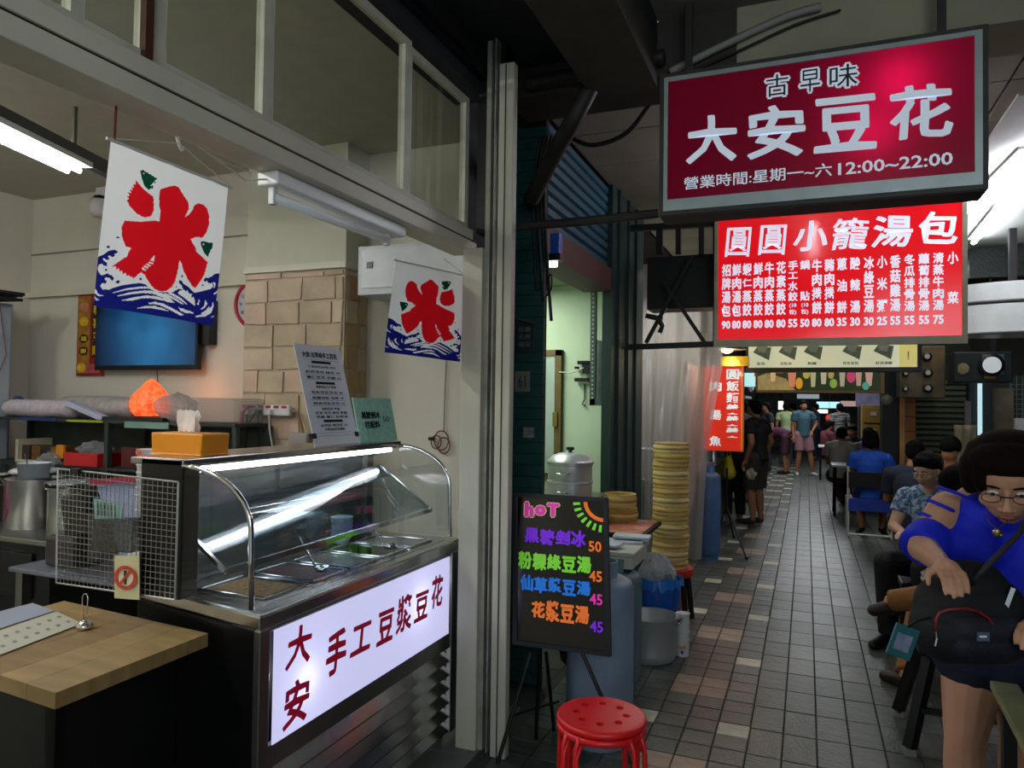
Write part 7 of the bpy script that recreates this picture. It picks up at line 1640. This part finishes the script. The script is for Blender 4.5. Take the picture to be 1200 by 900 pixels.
# 1 the woman in front
wl_ = Vector((PD(1160, 800, 2.5).x, PD(1160, 800, 2.5).y, 0)); D = PD
hd = D(1182, 562, 2.36)
JW = dict(pelvis=D(1172, 752, 2.52), waist=D(1185, 705, 2.52), chest=D(1196, 650, 2.50), neck=D(1196, 605, 2.50), head=hd, shL=D(1250, 605, 2.46), shR=D(1110, 597, 2.48), elR=D(1082, 642, 2.36), wrR=D(1106, 664, 2.13), elL=D(1262, 700, 2.3), wrL=D(1222, 728, 2.12),
          hipR=D(1143, 765, 2.53), hipL=D(1200, 765, 2.53), kneeR=D(1131, 862, 2.50), kneeL=D(1196, 862, 2.50), look=(-.22, -.84, -.50))
for q, x in (('R', 1136), ('L', 1196)):
    kn = JW['knee' + q]; JW['ank' + q] = Vector((kn.x, kn.y + .05, .09)); JW['toe' + q] = Vector((kn.x - .04, kn.y - .13, .035))
blue_top = mat('top_royal_blue', '0a1ec0', .75, noise=.12, scale=6, bump=.2, bscale=40); navy = mat('shorts_navy', '10162e', .85, noise=.15)
t, P, H, M = person('person', wl_, 0, 'woman in a royal blue cold shoulder top and glasses looking down at a black backpack', JW, sk1, None, None, mat('shoe_black', '0c0c0c', .5), hair_r, world=True, vox=.0055, fat=1.18, hairstyle='perm', head_r=1.26, curl=.55)
glasses(t, H, 1.0)
g = MB(); F = 1.18; ex = .02
g.cap(P['pelvis'] - Vector((0, 0, .02)), P['waist'], .17, .175, 22); g.cap(P['waist'], P['chest'], .175, .18, 22)
g.cap(P['chest'] + Vector((-.07, -.06, 0)), P['chest'] + Vector((.07, -.06, 0)), .105, .105, 16)
nk = P['neck'].lerp(P['chest'], .25); g.cap(P['chest'], nk, .17, .10, 18, (False, True))
g.cap(D(1190, 605, 2.5), D(1166, 610, 2.48), .085, .08, 14); g.cap(nk, P['shL'], .10, .085, 14)
g.cap(D(1165, 634, 2.46), D(1122, 645, 2.43), .10, .075, 16); g.cap(D(1146, 604, 2.43), D(1190, 602, 2.43), .075, .075, 16); g.cap(D(1128, 622, 2.42), D(1150, 606, 2.43), .060, .070, 16)
g.cap(D(1088, 632, 2.40), D(1079, 644, 2.37), .072, .074, 18, (False, True)); g.cap(D(1090, 634, 2.41), D(1140, 640, 2.42), .062, .085, 16); g.cap(P['shL'], P['elL'].lerp(P['shL'], .1), .085, .10, 16, (False, True))
blob('top', g, blue_top, t, .008, 3)
out = Vector((0, 0, 0))
for (x0, y0), (x1, y1) in (((1099, 571), (1124, 579)), ((1087, 586), (1110, 595)), ((1077, 601), (1098, 609))):
    a, b_, m_ = D(x0 + 2, y0, 2.44), D(x1, y1, 2.40), D((x0 + x1) / 2, (y0 + y1) / 2 - .5, 2.405); obj('shoulder_strap', MB().tube([D(x0, y0 + 1, 2.48), a, m_, b_, D(x1 + 8, y1 + 4, 2.40)], .006, 8), blue_top, t, smooth=True)
g = MB(); g.cap(P['pelvis'] - Vector((0, 0, .02)), P['pelvis'] + Vector((0, 0, .04)), .175, .165, 22); g.cap(P['hipL'], P['hipR'], .14, .14, 18)
for q in 'LR': hm = P['hip' + q].lerp(P['knee' + q], .17); g.cap(P['hip' + q] + Vector((0, 0, .02)), hm, .155, .135, 20, (False, True))
g.cap((P['hipL'] + P['hipR']) / 2, (P['hipL'] + P['hipR']) / 2 - Vector((0, 0, .05)), .15, .13, 18, (False, True)); blob('shorts', g, navy, t, .009, 2)
obj('pendant', MB().ball(D(1168, 624, 2.19), (.012, .006, .014), 12, 8).ball(D(1172, 627, 2.19), (.012, .006, .006), 10, 8), mat('pendant_gold', '8a7a58', .3, .8), t, smooth=True)
obj('necklace', MB().tube([D(1152, 600, 2.32), D(1160, 613, 2.22), D(1168, 621, 2.19), D(1182, 610, 2.24)], .0018, 5), mat('pendant_gold', '8a7a58'), t)
# backpack held in front
bp = thing('backpack', D(1135, 770, 2.16), 'black backpack with a red zipper arc held against the woman by its top', 'backpack')
bc = D(1134, 724, 2.20); bm_ = mat('backpack_black', '0b0c10', .75, noise=.2, bump=.2, bscale=150)
fx = _r.copy(); fy = Vector((0, 0, 1)); fz = fx.cross(fy) * -1   # away from the viewer
def bpp(x, y, z): return bc + fx * x + fy * y + (-fz if fz.dot(_f) < 0 else fz) * z
g = MB(); RB = Matrix((fx, (fz if fz.dot(_f) > 0 else -fz), fy)).transposed()
g.cap(bpp(-.02, .085, .02), bpp(.04, .085, .02), .085, .085, 18); g.cap(bpp(-.07, -.03, 0), bpp(.08, -.03, 0), .10, .10, 18); g.cap(bpp(-.07, -.055, 0), bpp(.09, -.055, 0), .08, .08, 18); g.cap(bpp(-.05, .03, .01), bpp(.07, .03, .01), .10, .10)
g.cap(bpp(.10, .06, .05), bpp(.16, -.05, .05), .06, .07)
blob('bag', g, bm_, bp, .008, 4)
g = MB(); g.cap(bpp(-.05, -.015, -.055), bpp(.075, -.015, -.055), .058, .058, 16); g.cap(bpp(-.055, -.055, -.055), bpp(.08, -.055, -.055), .055, .055, 16); blob('front_pocket', g, mat('pocket_navy', '0d1220', .7, bump=.2, bscale=120), bp, .007, 3)
def onb(px, py, d=2.075): return D(px, py, d)
zp = [(1097, 738), (1097, 726), (1101, 718), (1112, 714), (1130, 713), (1146, 716), (1158, 724), (1165, 734), (1167, 752)]
obj('zipper', MB().tube([onb(x, y, 2.085 + .0004 * abs(x - 1130)) for x, y in zp], .0042, 8), mat('zipper_red', '7c1c26', .4), bp, smooth=True)
obj('zipper_pull', MB().tube([onb(1097, 740), onb(1098, 748), onb(1096, 757)], .003, 6), chrome, bp)
obj('label_patch', MB().box(onb(1152, 746, 2.085), (.036, .003, .026), rz=YAW), mat('patch_grey', '4a5a70', .6), bp)
obj('label_text', MB().box(onb(1152, 746, 2.080), (.020, .003, .005), rz=YAW), ink_w, bp)
obj('carry_loop', MB().tube([onb(1118, 682, 2.12), onb(1124, 672, 2.10), onb(1134, 672, 2.10), onb(1140, 684, 2.12)], .008, 8), bm_, bp, smooth=True)
obj('shoulder_strap', MB().tube([D(1215, 590, 2.26), D(1192, 628, 2.20), D(1165, 655, 2.16), D(1140, 680, 2.15)], .009, 8), mat('strap_grey', '23262c', .7), bp, smooth=True)
obj('buckle', MB().box(onb(1183, 700, 2.12), (.012, .008, .06), ry=.3), chrome, bp)
tg = obj('hang_tag', MB().box(onb(1058, 752, 2.12), (.075, .006, .095), rz=YAW, ry=.35), mat('tag_teal', '1e5a60', .4), bp, bevel=.004); obj('tag_picture', MB().box(onb(1058, 753, 2.113), (.045, .004, .05), rz=YAW, ry=.35), mat('tag_print', '8a8f98', .4, noise=.6, scale=40, col2='5a6a90'), tg)
obj('tag_cord', MB().tube([onb(1064, 735, 2.12), onb(1074, 728, 2.13), onb(1090, 724, 2.14)], .004, 6), black_pl, bp)
# 2 man with glasses
def sit(x, y, z0=0.0, **o): J = dict(SIT); J.update(o); return J
gx = PD(1078, 620, 5.0); shirtp = mat('shirt_blue_print', '8fa6bc', .85, noise=.7, scale=38, thresh=(.45, .55), col2='3f5878')
t, P, H, M = person('person', (gx.x + .11, gx.y + .1, 0), math.radians(148), 'man in glasses and a blue patterned short sleeved shirt, seated looking at his hands', sit(0, 0, head=(0, .13, 1.17), neck=(0, .07, 1.05), chest=(0, .03, .90), shL=(-.18, .04, .97), shR=(.18, .04, .97), elL=(-.22, .14, .74), elR=(.22, .14, .76), wrL=(-.05, .36, .76), wrR=(.05, .36, .76), look=(.12, 1, -.42), kneeL=(-.12, .45, .56), kneeR=(.12, .45, .56)),
    sk3, shirtp, mat('trousers_black', '141416', .8), mat('shoe_black', '0c0c0c'), hair_b, vox=.007, curl=.9); glasses(t, H)
st2 = thing('plastic_stool', (gx.x + .05, gx.y + .1, 0), 'dark stool under the man in glasses', 'stool'); obj('seat', MB().bb((gx.x - .12, gx.y - .07, .36), (gx.x + .22, gx.y + .27, .40)), black, st2, bevel=.01)
for sx in (0, 1):
    for sy in (0, 1): obj('leg', MB().bar((gx.x - .1 + .3 * sx, gx.y - .05 + .3 * sy, .36), (gx.x - .12 + .34 * sx, gx.y - .07 + .34 * sy, 0), .025), black, st2)
# 3 person in navy behind him
nx = PD(1066, 600, 6.9); person('person', (nx.x, nx.y, 0), math.radians(-20), 'person in a dark navy shirt seated behind the man in glasses', sit(0, 0, head=(.02, .12, 1.16)), sk2, mat('shirt_navy', '20283a', .85), mat('trousers_black', '141416'), mat('shoe_black', '0c0c0c'), hair_b, vox=.010, sleeve=1.5 if False else .7)
# 4 seated person with crossed leg behind the woman
kx = PD(1144, 640, 4.4); tanp = mat('trousers_tan', '8c5c30', .85, noise=.2, scale=8, bump=.2)
JC = sit(0, 0); b0 = Vector((kx.x, kx.y, 0)); yawc = math.radians(95); Ri = Matrix.Rotation(-yawc, 3, 'Z')
loc_ = lambda v: Ri @ (Vector(v) - b0)
ank = loc_(PD(1044, 704, 4.15)); toe = loc_(PD(1026, 714, 4.15)); JC.update(ankR=ank, toeR=toe, kneeR=loc_(PD(1092, 700, 4.0)), kneeL=loc_(PD(1078, 716, 4.5)), ankL=loc_(PZ(1062, 790, .08)), toeL=loc_(PZ(1040, 792, .03)), wrL=loc_(PD(1094, 690, 4.3)), wrR=loc_(PD(1088, 690, 4.1)), head=(0, .10, 1.12), look=(0, 1, -.6))
t, P, H, M = person('person', b0, yawc, 'person in tan trousers seated with an ankle crossed over the knee, hidden behind the woman', JC, sk1, mat('shirt_dark_floral', '2a2228', .85, noise=.5, scale=30), tanp, mat('shoe_brown', '2a1e16', .5), hair_b, vox=.008, sleeve=.6, hairstyle='bob', curl=.8)
tis = crumple('tissue', PD(1092, 679, 4.05), (.05, .03, .055), mat('tissue_grey', 'a9aca0', .9), 'crumpled white tissue in the hands of the person in tan trousers', 'tissue', 51)
# shoes of a further sitter
fx_ = PZ(1048, 790, 0)
# 5 person in a blue t-shirt on the folding chair
person('person', (cx_ + .02, cy_ - .02, .0), math.radians(-8), 'person in a bright blue t-shirt seen from behind on the folding chair', sit(0, 0, elL=(-.24, .12, .74), elR=(.26, .10, .72), head=(0, .06, 1.19), kneeL=(-.14, .34, .50), kneeR=(.14, .36, .50), ankL=(-.10, .05, .10), ankR=(.12, .12, .10), toeL=(-.13, -.03, .03), toeR=(.14, .22, .03), look=(0, 1, -.15)), sk2, mat('tee_blue', '1f56c4', .85, bump=.2, bscale=20), mat('trousers_denim', '20283c', .85), mat('shoe_black', '0c0c0c'), hair_b, leg='shorts', vox=.011, fat=1.12, hairstyle='bob', face=False)
# 6-8 diners at the white tables
def at_(px, py, Y): p = PY(px, py, Y); return (p.x, p.y, 0)
person('person', at_(984, 530, 12.75), math.radians(-25), 'diner in a pale grey shirt seen from behind at the white tables', sit(0, 0, look=(-.2, 1, -.2)), sk2, mat('shirt_pale_grey', 'a8a49c', .85), mat('trousers_maroon', '3a2024', .85), mat('shoe_black', '0c0c0c'), hair_b, vox=.013, face=False, fat=1.15)
person('person', at_(1019, 530, 13.0), math.radians(10), 'diner in a lilac and white striped shirt at the second white table', sit(0, 0), sk2, mat('shirt_striped', '8f8ca0', .85, noise=.5, scale=10, stretch=(1, 1, 8)), mat('trousers_black', '141416'), mat('shoe_black', '0c0c0c'), hair_b, vox=.013, face=False, fat=1.1)
person('person', at_(1000, 530, 14.9), math.radians(165), 'dark haired diner facing the viewer between the grey and striped shirts', sit(0, 0), sk2, mat('shirt_black', '121214', .85), mat('trousers_black', '141416'), None, hair_b, vox=.013)
person('person', at_(968, 520, 18.3), math.radians(-60), 'distant seated diner in maroon beside the far table', sit(0, 0), sk2, mat('shirt_maroon', '5a2430', .85), mat('trousers_maroon', '3a2024'), None, hair_b, vox=.016, face=False)
person('person', at_(984, 500, 20.0), math.radians(20), 'distant standing person in a black and white striped top', STAND, sk2, mat('shirt_bw_stripe', '808080', .85, noise=.9, scale=9, stretch=(.2, .2, 9), thresh=(.48, .52)), mat('trousers_black', '141416'), None, hair_b, vox=.016, face=False)
# heads beyond the woman
person('person', at_(1116, 560, 7.6), math.radians(150), 'seated person in a pale pink shirt partly hidden behind the woman', sit(0, 0, look=(0, -.4, -.6), head=(0, .05, 1.22)), sk2, mat('shirt_pale_pink', 'b8a098', .85), mat('trousers_black', '141416'), None, hair_b, vox=.011, face=False)
# 9 standing man in a dark polo
mz = PZ(884, 613, 0); person('person', (mz.x + .02, mz.y - .05, 0), math.radians(62), 'man in a dark polo shirt and grey shorts standing by the noodle stall', dict(STAND, elL=(-.24, -.08, 1.12), wrL=(-.22, .02, .88), elR=(.24, -.08, 1.12), wrR=(.20, .03, .88), look=(.1, 1, .12), head=(0, .04, 1.58)), sk2, mat('polo_dark', '1a1718', .85), mat('shorts_khaki', '34302a', .85), mat('shoe_brown_light', '3a2a22', .6), hair_b, leg='knee', s=.985, vox=.010, fat=1.15)
pbg = crumple('carrier_bag', tuple(PY(880, 556, mz.y - .35)), (.06, .05, .07), mat('bag_cream', 'a99c88', .7), 'small cream bag in the hand of the man in the dark polo', 'bag', 61)
# 10 woman in black with a yellow bag
wz = PZ(856, 610, 0); person('person', (wz.x + .03, wz.y + .1, 0), math.radians(20), 'person in a long black dress behind the red vertical sign', dict(STAND), sk2, mat('shirt_black', '121214'), mat('trousers_black', '141416'), None, hair_b, leg='long', s=.96, vox=.012, fat=1.25, face=False, hairstyle='bob')
yb = PY(854, 545, wz.y - .25); t = thing('yellow_bag', yb, 'bright yellow plastic carrier bag hanging from the arm of the person in black', 'bag')
q = MB(); q.cap(yb + Vector((0, 0, .08)), yb - Vector((0, 0, .10)), .05, .10, 12); blob('bag', q, mat('bag_yellow', 'c8b41c', .45, bump=.4), t, .012, 2); obj('handle', MB().tube([yb + Vector((-.03, 0, .12)), yb + Vector((0, 0, .24)), yb + Vector((.03, 0, .12))], .008, 6), mat('bag_yellow', 'c8b41c'), t)
lz = PZ(868, 590, 0); person('person', (lz.x, lz.y + .3, 0), math.radians(15), 'person in black shorts and white shoes beyond the man in the polo', STAND, sk1, mat('shirt_pale_grey', 'a8a49c'), mat('trousers_black', '141416'), mat('shoe_white', 'b8bcc0', .5), hair_b, leg='short', vox=.013, face=False)
# 11 bending person
bz = PZ(921, 556, 0)
person('person', (bz.x, bz.y + .2, 0), math.radians(72), 'person in a purple top bending down over the paving', dict(STAND, waist=(0, .16, 1.02), chest=(0, .36, 1.0), neck=(0, .52, .94), head=(0, .62, .86), shL=(-.17, .46, .93), shR=(.17, .46, .93), elL=(-.2, .50, .66), elR=(.2, .50, .66), wrL=(-.15, .54, .42), wrR=(.15, .54, .42), look=(0, .6, -.8)), sk2, mat('shirt_purple', '552244', .85), mat('trousers_wine', '4c2a34', .85), mat('shoe_brown', '2a1e16'), hair_b, s=.95, vox=.015, leg='knee', face=False)
# 12 far man
fz_ = PZ(941, 557, 0)
person('person', (fz_.x, fz_.y, 0), math.radians(200), 'man in a teal grey t-shirt and pink shorts standing mid arcade', dict(STAND, elL=(-.30, -.02, 1.16), wrL=(-.17, .06, .98), ankL=(-.20, .02, .08), toeL=(-.25, .14, .03), kneeL=(-.15, .03, .49), ankR=(.14, 0, .08), toeR=(.18, .14, .03)), sk2, mat('tee_teal', '3a5a66', .85), mat('shorts_pink', '9a7078', .85), mat('shoe_white', 'b8bcc0'), hair_b, leg='shorts', s=1.03, vox=.014, fat=1.1)
for k, (px, Yp, c, pc, lb) in enumerate(((921, 20.5, 'a4b884', '2a3444', 'distant shopper in a pale green top at the left stalls'), (929, 22.5, '5a3038', '1c1c22', 'distant shopper in dark red behind the teal shirted man'), (956, 24.0, '6a8498', '26364c', 'distant shopper in light blue to the right of the teal shirted man'), (898, 18.0, '2a2a30', '20202a', 'distant shopper in black by the lit display case'))):
    person('person', at_(px, 500, Yp), math.radians(40 * k), lb, STAND, sk2, mat('far_shirt_%d' % k, c, .85), mat('far_trousers_%d' % k, pc, .85), None, hair_b, vox=.018, face=False)
